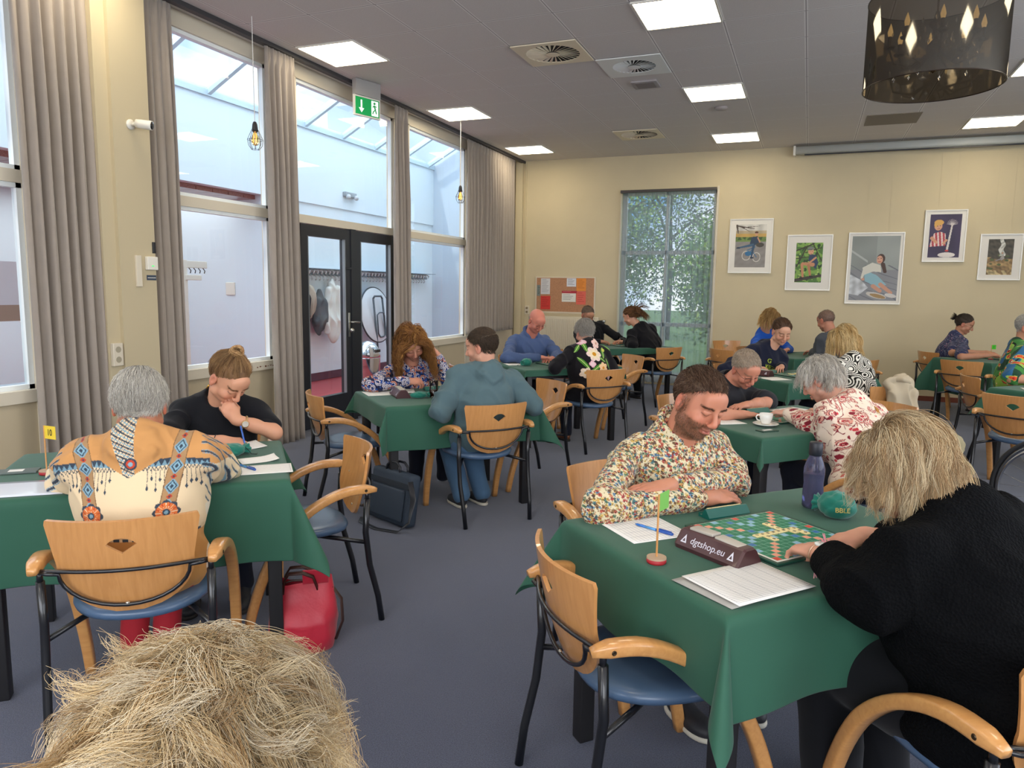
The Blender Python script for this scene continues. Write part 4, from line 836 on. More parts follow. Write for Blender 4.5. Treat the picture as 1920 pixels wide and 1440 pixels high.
flag('A', -.475, -.045, 'light green table flag on the nearest table, seen edge-on', '#7fc25a', None, 28)
tile_bag('A', .327, .06, 110, 'green drawstring tile bag beside the water bottle', 'round', 1.15)
def wrap_text(root, surf, txt, size, m, c, rt, up_, fw_, off=.0006, bold=True):
    vs = np.array([tuple(v.co) for v in surf.data.vertices]); rt, up_, fw_, c = [np.array(q, float) for q in (rt, up_, fw_, c)]
    t_ = text_obj('lettering', txt, size, m, Vector((0, 0, 0)), Matrix.Identity(3), .0, root, bold)
    for v in t_.data.vertices:
        q = c + rt * v.co.x + up_ * v.co.y; rel = vs - q; lat = rel - np.outer(rel @ fw_, fw_); dd = (lat ** 2).sum(1); nr_ = np.argsort(dd)[:30]; nr_ = nr_[(rel[nr_] @ fw_) > -10]; k = (rel[nr_] @ fw_).max(); v.co = Vector(q + fw_ * (k + off))
    return t_
bg = bpy.data.objects['tile_bag']; az = bg.rotation_euler.z; cv = Matrix.Rotation(-az, 3, 'Z') @ Vector((.05, -.97, .22)).normalized(); crt = Matrix.Rotation(-az, 3, 'Z') @ Vector((.97, .25, 0)).normalized(); cup = cv.cross(crt)
wrap_text(bg, [c_ for c_ in bg.children if c_.name.startswith('bag_body')][0], 'BBLE', .022, mat('gold_print', '#c9b86a', .6), Vector((0, 0, .022)) + crt * .012, crt, cup, cv)
r = thing('water_bottle', 'translucent dark purple water bottle with a black cap', 'bottle', T('A', .335, .17))
mbt = mat('purple_plastic', '#8282a4', .12, trans=.8, ior=1.3)
MB().lathe([(0, .003), (.030, .002), (.034, .008), (.0345, .05), (.032, .085), (.0345, .12), (.034, .14), (.027, .165), (.02, .18), (.0195, .188)], 28).build('bottle_body', mbt, r, True)
MB().lathe([(0, .006), (.030, .006), (.031, .05), (.029, .085), (.031, .118), (0, .118)], 24).build('water', mat('water_purple', '#9c9cbc', .1, trans=.8, ior=1.33), r, True)
MB().lathe([(.0205, .184), (.022, .186), (.022, .226), (.019, .230), (0, .230)], 24).build('cap', mat('cap_black', '#20222c', .45), r, True)
# ---- table B
flag('B', -.35, -.04, 'yellow table flag reading 10 on the left table', '#e9c93a', '10', -42)
tile_bag('B', .30, .07, 30, 'green tile bag lying beside the writing hand on the left table', 'long', 1.0)
paper('B', .44, -.20, 0, .21, .15, 'white form under the blue pen on the left table', 7, 1)
pen('B', .37, -.16, -60, 'blue pen lying on the white form of the left table')
paper('B', .42, -.035, 12, .15, .09, 'folded slip of paper beside the tile bag on the left table', 0, 0, curl=.03)
paper('B', .34, .25, 20, .21, .14, 'sheet being written on by the woman in the black tee', 6, 1, curl=.02)
paper('B', .12, .20, 0, .25, .10, 'second sheet under the forearm of the woman in the black tee', 5, 1)
paper('B', -.38, -.25, -2, .30, .22, 'white sheet in a plastic sleeve at the left end of the left table', 0, 0, m=mat('plastic_sleeve', '#dfe4f0', .15, coat=.6))
r = thing('folded_case', 'flat grey wallet lying behind the flag base on the left table', 'wallet', T('B', -.46, .02), TABLES['B'][2]); MB().bbox(-.07, .07, -.035, .035, 0, .008, .003).build('case_body', mat('case_grey', '#56615c', .5), r); MB().box(-.03, .02, -.02, .015, .0082, .0086).build('print', M_paper, r)
# ---- table C
board('C', .10, -.03, -4, 'green game board between the curly-haired woman and the man in teal', .34)
cc = [(i, 7, None) for i in range(3, 12)] + [(5, j, None) for j in range(4, 7)] + [(9, j, None) for j in range(8, 12)] + [(i, 11, None) for i in range(5, 9)] + [(3, j, None) for j in range(8, 11)]
board_tiles(bpy.data.objects['game_board.001'], cc, 'board beside the man in teal', 'tiles on the board beside the man in teal', .34, False)
rack('C', .02, .23, 180, 'green tile rack in front of the curly-haired woman', 7)
rack('C', .30, .20, 170, 'green tile rack left of the resting hand of the curly-haired woman', 5)
clock('C', -.31, .03, -95, 'brown game clock on the middle table beside the drinking glass', False)
paper('C', -.38, .20, 88, .21, .25, 'white score sheet on the middle table left of the curly-haired woman', 5, 2)
paper('C', -.22, .24, 75, .18, .16, 'second sheet tucked beside the clock of the middle table', 0, 0, z=.002)
tile_bag('C', -.22, -.10, 0, 'green tile bag between the clock and the glass on the middle table', 'long', .8)
def tumbler(key, u, v, label, fill=.45):
    r = thing('drinking_glass', label, 'glass', T(key, u, v)); gm = bpy.data.materials.get('tumbler_glass') or glass_pane('tumbler_glass', (.93, .95, .96))
    MB().lathe([(0, .001), (.026, .001), (.0265, .004), (.031, .115)], 28).build('glass_wall', gm, r, True)
    MB().lathe([(0, .009), (.0245, .009), (.0265, .009 + .095 * fill), (0, .009 + .095 * fill)], 28).build('cola', bpy.data.materials.get('cola') or mat('cola', '#2a0f08', .1), r, True)
tumbler('C', -.115, -.10, 'glass with dark cola on the middle table')
flag('C', .43, .25, 'bright green table flag behind the man in teal', '#5fc02e', '7', 60, .20)
# ---- table D
board('D', .03, -.02, 5, 'green game board under the hands of the bald man', .34)
board_tiles(bpy.data.objects['game_board.002'], [(i, 7, None) for i in range(2, 12)] + [(4, j, None) for j in range(3, 7)] + [(8, j, None) for j in range(8, 13)], 'board of the bald man', 'tiles on the board of the bald man', .34, False)
tile_bag('D', -.34, -.04, 200, 'open green tile bag beside the bald man', 'round', 1.0)
rack('D', .02, .24, 180, 'green tile rack in front of the bald man', 6)
paper('D', -.38, .12, 80, .20, .2, 'white sheet beside the bald man', 5, 2)
r = thing('white_pawn_flag', 'small white pointed holder standing behind the hands of the bald man', 'holder', T('D', .12, .23)); MB().lathe([(0, 0), (.02, 0), (.02, .01), (.012, .02), (.005, .06), (0, .065)], 14).build('body', M_white, r, True)
# ---- table E
def cup(key, u, v, label):
    r = thing('coffee_cup', label, 'cup', T(key, u, v, .012)); wm = mat('porcelain', '#f2efe9', .15, coat=.4)
    MB().lathe([(0, .003), (.022, .002), (.024, .006), (.034, .03), (.037, .058), (.034, .058), (.031, .03), (.02, .01), (0, .009)], 28).build('cup_body', wm, r, True)
    w = MB(); a0 = math.radians(200) - 0; c2, s2 = math.cos(a0), math.sin(a0); w.tube([(c2 * x, s2 * x, z) for x, z in ((.034, .048), (.048, .05), (.055, .038), (.048, .022), (.030, .018))], .0038, 8); w.build('handle', wm, r, True)
    MB().lathe([(0, .045), (.0335, .045)], 24).build('coffee', mat('coffee', '#3a2013', .2), r)
    r2 = thing('saucer', 'white saucer under the coffee cup', 'saucer', T(key, u, v, .001)); MB().lathe([(0, 0), (.035, 0), (.06, .008), (.07, .014), (.068, .016), (.04, .007), (0, .006)], 32).build('plate', wm, r2, True)
cup('E', -.255, -.13, 'white coffee cup standing on its saucer')
paper('E', -.39, .10, 80, .26, .21, 'curled score sheet left of the coffee cup', 9, 4, curl=.03)
paper('E', -.36, .22, 60, .21, .15, 'second score sheet under the hand of the man in the dark tee', 6, 3, z=.003)
paper('E', .30, .22, 10, .25, .16, 'leaflet near the far end of the coffee cup table', 7, 3)
rack('E', .02, .23, 180, 'green tile rack under the elbow of the man in the dark tee', 7)
board('E', .0, .02, 0, 'green game board partly hidden behind the coffee cup', .30)
r = thing('folded_case', 'small dark wallet lying in front of the saucer', 'wallet', T('E', -.36, -.25), TABLES['E'][2]); MB().bbox(-.055, .055, -.03, .03, 0, .006, .002).build('case_body', mat('case_dark', '#2f4a3d', .5), r); MB().box(-.03, .03, -.01, .01, .0062, .0066).build('print', M_paper, r)
r = thing('glasses_case', 'open rounded maroon case lying beside the coffee cup', 'case', T('E', -.02, -.17, .0), TABLES['E'][2] + .5); w = MB(); w.ball((0, 0, .03), (.075, .035, .028), 20, 12); w.build('case_body', mat('case_maroon', '#4d1f28', .35), r, True)
# ---- table F
board('F', -.02, -.02, 0, 'green game board between the dark hoodie and the zebra top', .34)
board_tiles(bpy.data.objects['game_board.004'], [(i, 8, None) for i in range(3, 12)] + [(6, j, None) for j in range(4, 8)] + [(9, j, None) for j in range(9, 12)] + [(i, 10, None) for i in range(4, 8)], 'board between hoodie and zebra top', 'tiles on the board before the dark hoodie', .34, False)
rack('F', -.10, .24, 180, 'green tile rack held by the person in the dark hoodie', 7)
clock('F', -.36, .12, -75, 'brown game clock beside the dark hoodie', False)
paper('F', -.42, -.12, 80, .21, .2, 'score sheet on the table corner before the dark hoodie', 6, 3)
# ---- tables I, G, H, J
board('I', -.02, 0, 0, 'green game board of the pair by the radiator', .34); tumbler('I', .10, .28, 'glass with dark cola beside the ponytailed woman', .5)
flag('I', .22, .26, 'yellow table flag beside the ponytailed woman', '#c9b84a', None, 20)
flag('G', -.08, .0, 'green table flag in front of the navy blouse', '#46c02a', 'C', -5, .17); board('G', .12, .05, 0, 'green game board in front of the navy blouse', .32)
flag('J', .30, -.05, 'blue table flag behind the zebra top', '#2a86b8', '6', 20, .22)
paper('H', -.36, .10, 40, .28, .20, 'white sheets at the right edge in front of the frog shirt', 8, 3)
# ================================================================ SIGNED-DISTANCE BODY BUILDER
def _poly(S):
    """surface nets on a float grid -> verts (index space), quads"""
    ins = S < 0; nx, ny, nz = S.shape
    c = ins[:-1, :-1, :-1].astype(np.int8)
    for dx in (0, 1):
        for dy in (0, 1):
            for dz in (0, 1):
                if dx or dy or dz: c = c + ins[dx:nx - 1 + dx, dy:ny - 1 + dy, dz:nz - 1 + dz]
    act = (c > 0) & (c < 8); I, J, K = np.nonzero(act); n = len(I)
    if n == 0: return np.zeros((0, 3)), np.zeros((0, 4), int)
    idx = np.full(act.shape, -1, np.int32); idx[I, J, K] = np.arange(n)
    acc = np.zeros((n, 3)); cnt = np.zeros(n)
    cor = {(dx, dy, dz): S[I + dx, J + dy, K + dz] for dx in (0, 1) for dy in (0, 1) for dz in (0, 1)}
    for a in cor:
        for ax in range(3):
            if a[ax] == 0:
                b = list(a); b[ax] = 1; b = tuple(b); va, vb = cor[a], cor[b]; m = (va < 0) != (vb < 0)
                t_ = np.where(m, va / np.where(va == vb, 1, va - vb), 0)
                for q in range(3): acc[:, q] += np.where(m, a[q] + (t_ if q == ax else 0), 0)
                cnt += m
    V = acc / np.maximum(cnt, 1)[:, None] + np.stack([I, J, K], 1)
    Q = []
    for ax in range(3):
        o1, o2 = [(1, 2), (2, 0), (0, 1)][ax]
        sl0 = [slice(None)] * 3; sl1 = [slice(None)] * 3; sl0[ax] = slice(0, -1); sl1[ax] = slice(1, None)
        a, b = ins[tuple(sl0)], ins[tuple(sl1)]; ch = a != b
        P = np.stack(np.nonzero(ch), 1); ok = (P[:, o1] > 0) & (P[:, o2] > 0) & (P[:, o1] < S.shape[o1] - 1) & (P[:, o2] < S.shape[o2] - 1); P = P[ok]
        fl = a[P[:, 0], P[:, 1], P[:, 2]]
        e1 = np.zeros(3, int); e1[o1] = 1; e2 = np.zeros(3, int); e2[o2] = 1
        g = lambda q: idx[q[:, 0], q[:, 1], q[:, 2]]
        qd = np.stack([g(P - e1 - e2), g(P - e2), g(P), g(P - e1)], 1); qd[~fl] = qd[~fl][:, ::-1]; Q.append(qd)
    Q = np.concatenate(Q); return V, Q[(Q >= 0).all(1)]
class Sdf:
    def __init__(s): s.o = []
    def cap(s, a, b, ra, rb=None, k=.02, sub=False): s.o.append(('c', np.array(a, float), np.array(b, float), ra, ra if rb is None else rb, k, sub)); return s
    def ell(s, c, r, R=None, k=.02, sub=False): s.o.append(('e', np.array(c, float), np.array(r if hasattr(r, '__len__') else (r, r, r), float), np.array(R, float) if R is not None else None, 0, k, sub)); return s
    def cut(s, p, n, k=.004): s.o.append(('p', np.array(p, float), np.array(n, float) / np.linalg.norm(n), None, 0, k, True)); return s
    def bounds(s):
        lo = np.full(3, 1e9); hi = -lo
        for t, a, b, c, d, k, sub in s.o:
            if sub: continue
            if t == 'c': r = max(c, d); lo = np.minimum(lo, np.minimum(a, b) - r); hi = np.maximum(hi, np.maximum(a, b) + r)
            else: r = b.max(); lo = np.minimum(lo, a - r); hi = np.maximum(hi, a + r)
        return lo, hi
    def mesh(s, h, clip=None, disp=None):
        lo, hi = s.bounds()
        if clip is not None: lo = np.maximum(lo, clip[0]); hi = np.minimum(hi, clip[1])
        lo = lo - 3 * h; n = np.ceil((hi - lo) / h).astype(int) + 4; S = np.full(n, .06, np.float32)
        ax = [lo[i] + h * np.arange(n[i]) for i in range(3)]
        for t, a, b, c, d, k, sub in s.o:
            m = k + 3 * h
            if t == 'c': r = max(c, d); l_ = np.minimum(a, b) - r - m; h_ = np.maximum(a, b) + r + m
            elif t == 'e': r = b.max() if c is not None else b; l_ = a - r - m; h_ = a + r + m
            else: l_ = lo; h_ = lo + h * n
            i0 = np.clip(np.floor((l_ - lo) / h).astype(int), 0, n); i1 = np.clip(np.ceil((h_ - lo) / h).astype(int) + 1, 0, n)
            if (i1 <= i0).any(): continue
            sl = tuple(slice(i0[q], i1[q]) for q in range(3)); X = ax[0][sl[0]][:, None, None]; Y = ax[1][sl[1]][None, :, None]; Z = ax[2][sl[2]][None, None, :]
            if t == 'c':
                ba = b - a; L = (ba * ba).sum() + 1e-12; x, y, z = X - a[0], Y - a[1], Z - a[2]
                tt = np.clip((x * ba[0] + y * ba[1] + z * ba[2]) / L, 0, 1)
                D = np.sqrt((x - tt * ba[0]) ** 2 + (y - tt * ba[1]) ** 2 + (z - tt * ba[2]) ** 2) - (c + (d - c) * tt)
            elif t == 'e':
                x, y, z = X - a[0], Y - a[1], Z - a[2]
                if c is not None: x, y, z = [x * c[0, q] + y * c[1, q] + z * c[2, q] for q in range(3)]
                k0 = np.sqrt((x / b[0]) ** 2 + (y / b[1]) ** 2 + (z / b[2]) ** 2); k1 = np.sqrt((x / b[0] ** 2) ** 2 + (y / b[1] ** 2) ** 2 + (z / b[2] ** 2) ** 2) + 1e-9; D = k0 * (k0 - 1) / k1
            else: D = (X - a[0]) * b[0] + (Y - a[1]) * b[1] + (Z - a[2]) * b[2]; D = -D
            F = S[sl]
            if sub: D = -D; hh = np.maximum(k - np.abs(F - D), 0) / k; S[sl] = np.maximum(F, D) + hh * hh * k * .25
            else: hh = np.maximum(k - np.abs(F - D), 0) / k; S[sl] = np.minimum(F, D) - hh * hh * k * .25
        if clip is not None:
            for q in range(3):
                e = [None] * 3; e[q] = slice(None); A = ax[q][tuple(e)]; S = np.maximum(S, np.maximum(clip[0][q] - A, A - clip[1][q]).astype(np.float32))
        V, Q = _poly(S); return V * h + lo, Q
def vnoise(P, f, seed=0, n=7):
    r = np.random.default_rng(seed); o = np.zeros(len(P))
    for _ in range(n): k = r.normal(0, 1, 3); k = k / np.linalg.norm(k) * f * r.uniform(.6, 1.5); o += np.sin(P @ k + r.uniform(0, 6.28))
    return o / math.sqrt(n)
def vnormals(V, Q):
    a, b, c, d = V[Q[:, 0]], V[Q[:, 1]], V[Q[:, 2]], V[Q[:, 3]]; fn = np.cross(c - a, d - b); N_ = np.zeros_like(V)
    for i in range(4): np.add.at(N_, Q[:, i], fn)
    return N_ / (np.linalg.norm(N_, axis=1)[:, None] + 1e-12)
def relax(V, Q, it=1, lam=.5):
    E = np.concatenate([Q[:, [0, 1]], Q[:, [1, 2]], Q[:, [2, 3]], Q[:, [3, 0]]]); cnt = np.bincount(E.ravel(), minlength=len(V))[:, None] + 1e-9
    for _ in range(it):
        A = np.zeros_like(V); np.add.at(A, E[:, 0], V[E[:, 1]]); np.add.at(A, E[:, 1], V[E[:, 0]]); V = V + lam * (A / cnt - V)
    return V
def unit(v): v = np.array(v, float); return v / (np.linalg.norm(v) + 1e-12)
# ---- head in its own frame: x right of the person, y face forward, z up; origin between the eyes' height and skull centre
def head_sdf(fem=False, fat=0, neck=None, nr=.054, smile=0):
    s = Sdf(); f = .97 if fem else 1.0
    s.ell((0, -.018, .030), (.075 * f, .095, .084)); s.ell((0, .020, -.028), (.061 + fat * .008, .066, .080), k=.03)
    s.ell((0, .038, -.080), (.040 + fat * .012, .040, .030 + fat * .004), k=.025); s.ell((0, .066, -.101), (.015, .013, .012), k=.02)
    s.cap((-.055, .012, -.066), (.055, .012, -.066), .018 + fat * .004, k=.03)
    s.cap((-.034, .076, .020), (.034, .076, .020), .0105, k=.018); s.ell((0, .066, .045), (.05, .026, .035), k=.02)
    for q in (-1, 1):
        s.ell((q * .032, .104, .001), (.019, .021, .013), k=.014, sub=True); s.ell((q * .031, .0755, -.001), (.0135, .0125, .0115), k=.005)
        s.cap((q * .020, .086, .0045), (q * .043, .080, .0035), .0035, k=.006)      # lid
        s.ell((q * .041, .062, -.034), (.022, .022, .022), k=.02)
        s.ell((q * .011, .098, -.0375), (.0075, .010, .0065), k=.007)
        s.ell((q * .0785, -.010, -.010), (.0085, .021, .032), k=.007); s.ell((q * .086, -.003, -.006), (.006, .010, .016), k=.004, sub=True)
        s.ell((q * .079, -.004, -.036), (.006, .009, .010), k=.006)
    s.cap((0, .088, .014), (0, .108, -.026), .0068, .0105, k=.012); s.ell((0, .109, -.032), (.0095, .009, .0085), k=.008)
    s.cap((-.015, .0885, -.0615), (.015, .0885, -.0615), .0052, k=.008); s.ell((0, .0915, -.0605), (.008, .005, .0045), k=.006); s.cap((-.011, .0885, -.0725), (.011, .0885, -.0725), .0062, k=.008)
    for q in (-1, 1): s.cap((0, .0955, -.0670 - .0015 * smile), (q * (.021 + .005 * smile), .0925 - .004 * smile, -.0668 + .007 * smile), .0022, k=.003, sub=True); s.ell((q * .036, .070, -.048), (.015, .012, .014), k=.012) if smile else None
    if neck is not None: s.cap((0, -.022, -.055), neck, nr * .98, nr * 1.05, k=.02); s.cap((0, -.01, -.09), neck, nr * .8, nr, k=.02)
    return s
def skin_cols(L, base, st):
    x, y, z = L[:, 0], L[:, 1], L[:, 2]; C = np.tile(np.array(base), (len(L), 1)); ax = np.abs(x)
    def mix(m, c): m = np.clip(m, 0, 1)[:, None]; C[:] = C * (1 - m) + np.array(lin(c)) * m
    g = lambda d, w: np.exp(-(d / w) ** 2)
    redder = '#c9705c'
    mix(.35 * g(np.sqrt((ax - .042) ** 2 + (z + .035) ** 2), .022) * (y > .03), redder); mix(.35 * g(np.sqrt(x ** 2 + (z + .03) ** 2), .014) * (y > .09), redder); mix(.4 * (ax > .078) * (y < .03) * (y > -.05) * (z > -.06) * (z < .035), '#c4604e')
    if st.get('ruddy'): mix(st['ruddy'] * (y > -.12), '#cf6a58')
    if st.get('beard'): 
        m = (y > -.005) * (np.clip((-z - .030 - np.clip(.045 - ax, 0, 1) * .30) / .014, 0, 1)) * (z > -.135) * (1 - .9 * g(np.sqrt((x / 1.9) ** 2 + ((z + .067) / .8) ** 2), .011) * (y > .07))
        m = np.maximum(m, .8 * np.clip((ax - .056) / .010, 0, 1) * np.clip((y + .006) / .008, 0, 1) * np.clip((.036 - y) / .014, 0, 1) * (z < .045) * (z > -.1)); mo = (y > .06) * g(z + .052, .007) * (ax < .032); mix(st.get('beard_amt', .75) * np.maximum(m, mo) * (.8 + .25 * np.random.default_rng(5).random(len(L))), st['beard'])
    mix(.75 * (y > .075) * (ax < .024) * g(np.sqrt((x / 2.6) ** 2 + (z + .067) ** 2), .0085), st.get('lip', '#b05a54'))
    mix(.85 * (y > .075) * (ax < .021) * g(z + .0668 - ax * .25 * st.get('smile', 0), .0016), '#5e2a28')
    bz = .0235 - (ax - .034) ** 2 * 9; mix(st.get('brow_amt', .8) * (y > .05) * (ax > .012) * (ax < .053) * g(z - bz, .0042), st.get('brow', '#5b4332'))
    if st.get('open'):
        e = np.sqrt((ax - .031) ** 2 + ((z + .0015) * 1.9) ** 2); mix((y > .07) * (e < .0125), '#e8e2dc'); mix((y > .07) * (np.sqrt((ax - .031) ** 2 + (z + .003) ** 2) < .0055), '#3a2a20')
    mix(.85 * (y > .068) * g(z + .0065 - (ax - .031) ** 2 * 18, .0017) * (ax > .017) * (ax < .046), '#33231d')
    return C
def frame_from(look, up=(0, 0, 1), roll=0):
    y = unit(look); x = unit(np.cross(y, up)); z = np.cross(x, y); c, s_ = math.cos(roll), math.sin(roll); return np.stack([x * c + z * s_, y, -x * s_ + z * c], 1)
def hand_prims(s, w, d, nrm, side, curl=.5, thumb=.5, sc=1.0, spread=1.0, point=None):
    """w wrist, d finger direction, nrm back-of-hand normal, side +1: thumb on cross(d,nrm) side"""
    d = unit(d); nrm = unit(np.array(nrm) - d * np.dot(nrm, d)); x = np.cross(d, nrm) * side; Rm = np.stack([x, d, nrm], 1)
    P = lambda a, b, c: np.array(w) + (x * a + d * b + nrm * c) * sc
    s.ell(P(0, .048, -.002), np.array((.039, .052, .0145)) * sc, Rm, k=.012); s.cap(P(0, -.01, 0), P(.002, .03, 0), .0235 * sc, .022 * sc, k=.015)
    rx = (.029, .0095, -.0095, -.0275); ry = (.086, .091, .087, .078); ln = (.072, .080, .074, .058); rr = (.0088, .0091, .0086, .0075)
    for i in range(4):
        a = P(rx[i], ry[i] - .012, 0); an = 0; c_ = curl[i] if hasattr(curl, '__len__') else curl * (1 + .06 * i); sp = (1.2 - .8 * i) * .07 * spread
        s.cap(P(rx[i] * .5, .03, -.001), a, .011 * sc, rr[i] * 1.12 * sc, k=.008)
        for j, fr in enumerate((.46, .30, .24)):
            an += c_ * (.75, .95, .65)[j]; dd = (d * math.cos(an) - nrm * math.sin(an)) + x * sp; b = a + unit(dd) * ln[i] * fr * sc * 1.06
            s.cap(a, b, rr[i] * (1 - .07 * j) * sc, rr[i] * (.95 - .09 * j) * sc, k=.0035); a = b
    t0 = P(.018, .018, -.006); t1 = P(.040, .045, -.014 - .010 * thumb); t2 = P(.050 - .012 * thumb, .072, -.022 - .014 * thumb); t3 = P(.048 - .022 * thumb, .096, -.026 - .018 * thumb)
    s.cap(t0, t1, .0155 * sc, .0125 * sc, k=.012); s.cap(t1, t2, .0115 * sc, .0105 * sc, k=.004); s.cap(t2, t3, .0102 * sc, .0082 * sc, k=.003)
def ik(S, W, l1, l2, pole):
    S = np.array(S, float); W = np.array(W, float); d = W - S; L = np.linalg.norm(d); f = max(1, L / ((l1 + l2) * .995)); l1 *= f; l2 *= f
    u = d / L; a = (l1 * l1 - l2 * l2 + L * L) / (2 * L); hgt = math.sqrt(max(l1 * l1 - a * a, 0)); p = unit(np.array(pole) - u * np.dot(pole, u)); return S + u * a + p * hgt
# ---- hair strands
def strand_mesh(name, P, r0, m, parent, cols, origin, tip=.25, nside=3):
    """P: (n, k, 3) polylines; flat arrays -> one mesh"""
    n, k, _ = P.shape; T_ = np.gradient(P, axis=1); T_ /= np.linalg.norm(T_, axis=2)[..., None] + 1e-9
    ref = np.tile(np.array([.3, .5, .81]), (n, k, 1)); A = np.cross(T_, ref); A /= np.linalg.norm(A, axis=2)[..., None] + 1e-9; B = np.cross(T_, A)
    rad = (r0 if np.ndim(r0) else np.full(n, r0))[:, None] * np.linspace(1, tip, k)[None, :] ** .8
    V = []
    for j in range(nside):
        th = 2 * PI * j / nside; V.append(P + (A * math.cos(th) + B * math.sin(th)) * rad[..., None])
    V = np.stack(V, 2).reshape(-1, 3) - np.array(origin)
    base = (np.arange(n) * k * nside)[:, None, None]; i = (np.arange(k - 1) * nside)[None, :, None]; j = np.arange(nside)[None, None, :]; j2 = (j + 1) % nside
    F = np.stack([base + i + j, base + i + j2, base + i + nside + j2, base + i + nside + j], -1).reshape(-1, 4)
    C = np.repeat(cols, k * nside, axis=0)
    return mesh_obj(name, V, F, m, parent, True, col=C)
HC = np.array((0, -.018, .030)); HR = np.array((.079, .099, .088))
def hairline(y): return np.interp(y, [-.12, -.06, -.03, .0, .03, .055, .075, .09], [-.075, -.060, -.035, .012, .035, .058, .078, .088])
def roots(n, rng, line_off=0, only=None):
    out = []; 
    while sum(len(o) for o in out) < n:
        d = rng.normal(0, 1, (n * 3, 3)); d /= np.linalg.norm(d, axis=1)[:, None]; p = HC + d * HR * .985; ok = p[:, 2] > hairline(p[:, 1]) + line_off + rng.normal(0, .004, len(p))
        if only is not None: ok &= only(p)
        out.append(p[ok])
    return np.concatenate(out)[:n]
def grow(R0, D0, L, k, g, flow, rng, shell=0.0, wave=0, wfreq=60, inertia=.8, gw=.25, jitter=.05, coll=None, clear=.062):
    """guides in head space; g gravity dir in head space; flow(p)-> dir"""
    n = len(R0); p = R0.copy(); d = D0 / (np.linalg.norm(D0, axis=1)[:, None] + 1e-9); P = [p.copy()]; L = np.full(n, L) if np.ndim(L) == 0 else L; st = (L / (k - 1))[:, None]; ph = rng.uniform(0, 6.28, (n, 3)); lay = rng.uniform(0, 1, (n, 1)) * shell
    for i in range(1, k):
        t_ = i / (k - 1); f = flow(p) if flow else 0
        d = d * inertia + (f if flow else 0) + g[None] * gw * (.3 + t_) + rng.normal(0, jitter, (n, 3)); d /= np.linalg.norm(d, axis=1)[:, None] + 1e-9
        q = p + d * st
        if wave: q = q + wave * (t_ + .1) ** .5 * np.sin(ph + i * st * wfreq) * .25
        rel = (q - HC); e = HR + .004 + lay * min(1, t_ * 4) ; kk = np.linalg.norm(rel / e, axis=1)[:, None]; q = np.where(kk < 1, HC + rel / np.maximum(kk, 1e-6), q); nn_ = rel / e ** 2; nn_ /= np.linalg.norm(nn_, axis=1)[:, None] + 1e-9; dn = np.sum(d * nn_, 1)[:, None]; d = np.where((kk < 1) & (dn < 0), d - nn_ * dn, d)
        # neck column
        nz_ = (q[:, 2] < -.03); rr_ = np.linalg.norm(q[:, :2] - np.array([0, -.02]), axis=1) + 1e-9; mn = .062 + lay[:, 0] * .6; push = nz_ & (rr_ < mn) & (q[:, 2] > -.2); sc_ = np.where(push, mn / rr_, 1)[:, None]; q[:, :2] = np.array([0, -.02]) + (q[:, :2] - np.array([0, -.02])) * sc_
        if clear: fm = (q[:, 1] > .045) & (np.abs(q[:, 0]) < clear) & (q[:, 2] < (.08 if clear > .1 else .055)); q[:, 0] = np.where(fm, np.where(q[:, 0] >= 0, 1, -1) * (np.abs(q[:, 0]) * .5 + clear * .5), q[:, 0])
        if coll is not None: q = coll(q)
        d /= np.linalg.norm(d, axis=1)[:, None] + 1e-9; p = q; P.append(p.copy())
    return np.stack(P, 1)
def clump(G, nc, rng, rad=.006, end=.35, frizz=.0):
    n, k, _ = G.shape; off = rng.normal(0, rad, (n, nc, 1, 3)); t_ = np.linspace(0, 1, k)[None, None, :, None]; sh = rng.uniform(.8, 1.02, (n, nc, 1, 1))
    P = G[:, None] + off * (1 - t_ * (1 - end)); 
    if frizz: kz = rng.uniform(4, 11, (n, nc, 1, 3)); pz = rng.uniform(0, 6.28, (n, nc, 1, 3)); P = P + np.sin(t_ * kz + pz) * t_ * frizz * 5
    root = P[:, :, :1]; P = root + (P - root) * sh; return P.reshape(n * nc, k, 3)
M_HAIR = {}
def hair_mat(rough=.42):
    if 'h' not in M_HAIR:
        m = mat('hair_strand', '#ffffff', .5, attr='col', spec=.25); M_HAIR['h'] = m
    return M_HAIR['h']
def hair_cols(n, pal, rng, w=None):
    c = np.array([lin(p) for p in pal]); i = rng.choice(len(pal), n, p=w); return c[i] * rng.uniform(.82, 1.18, (n, 1))
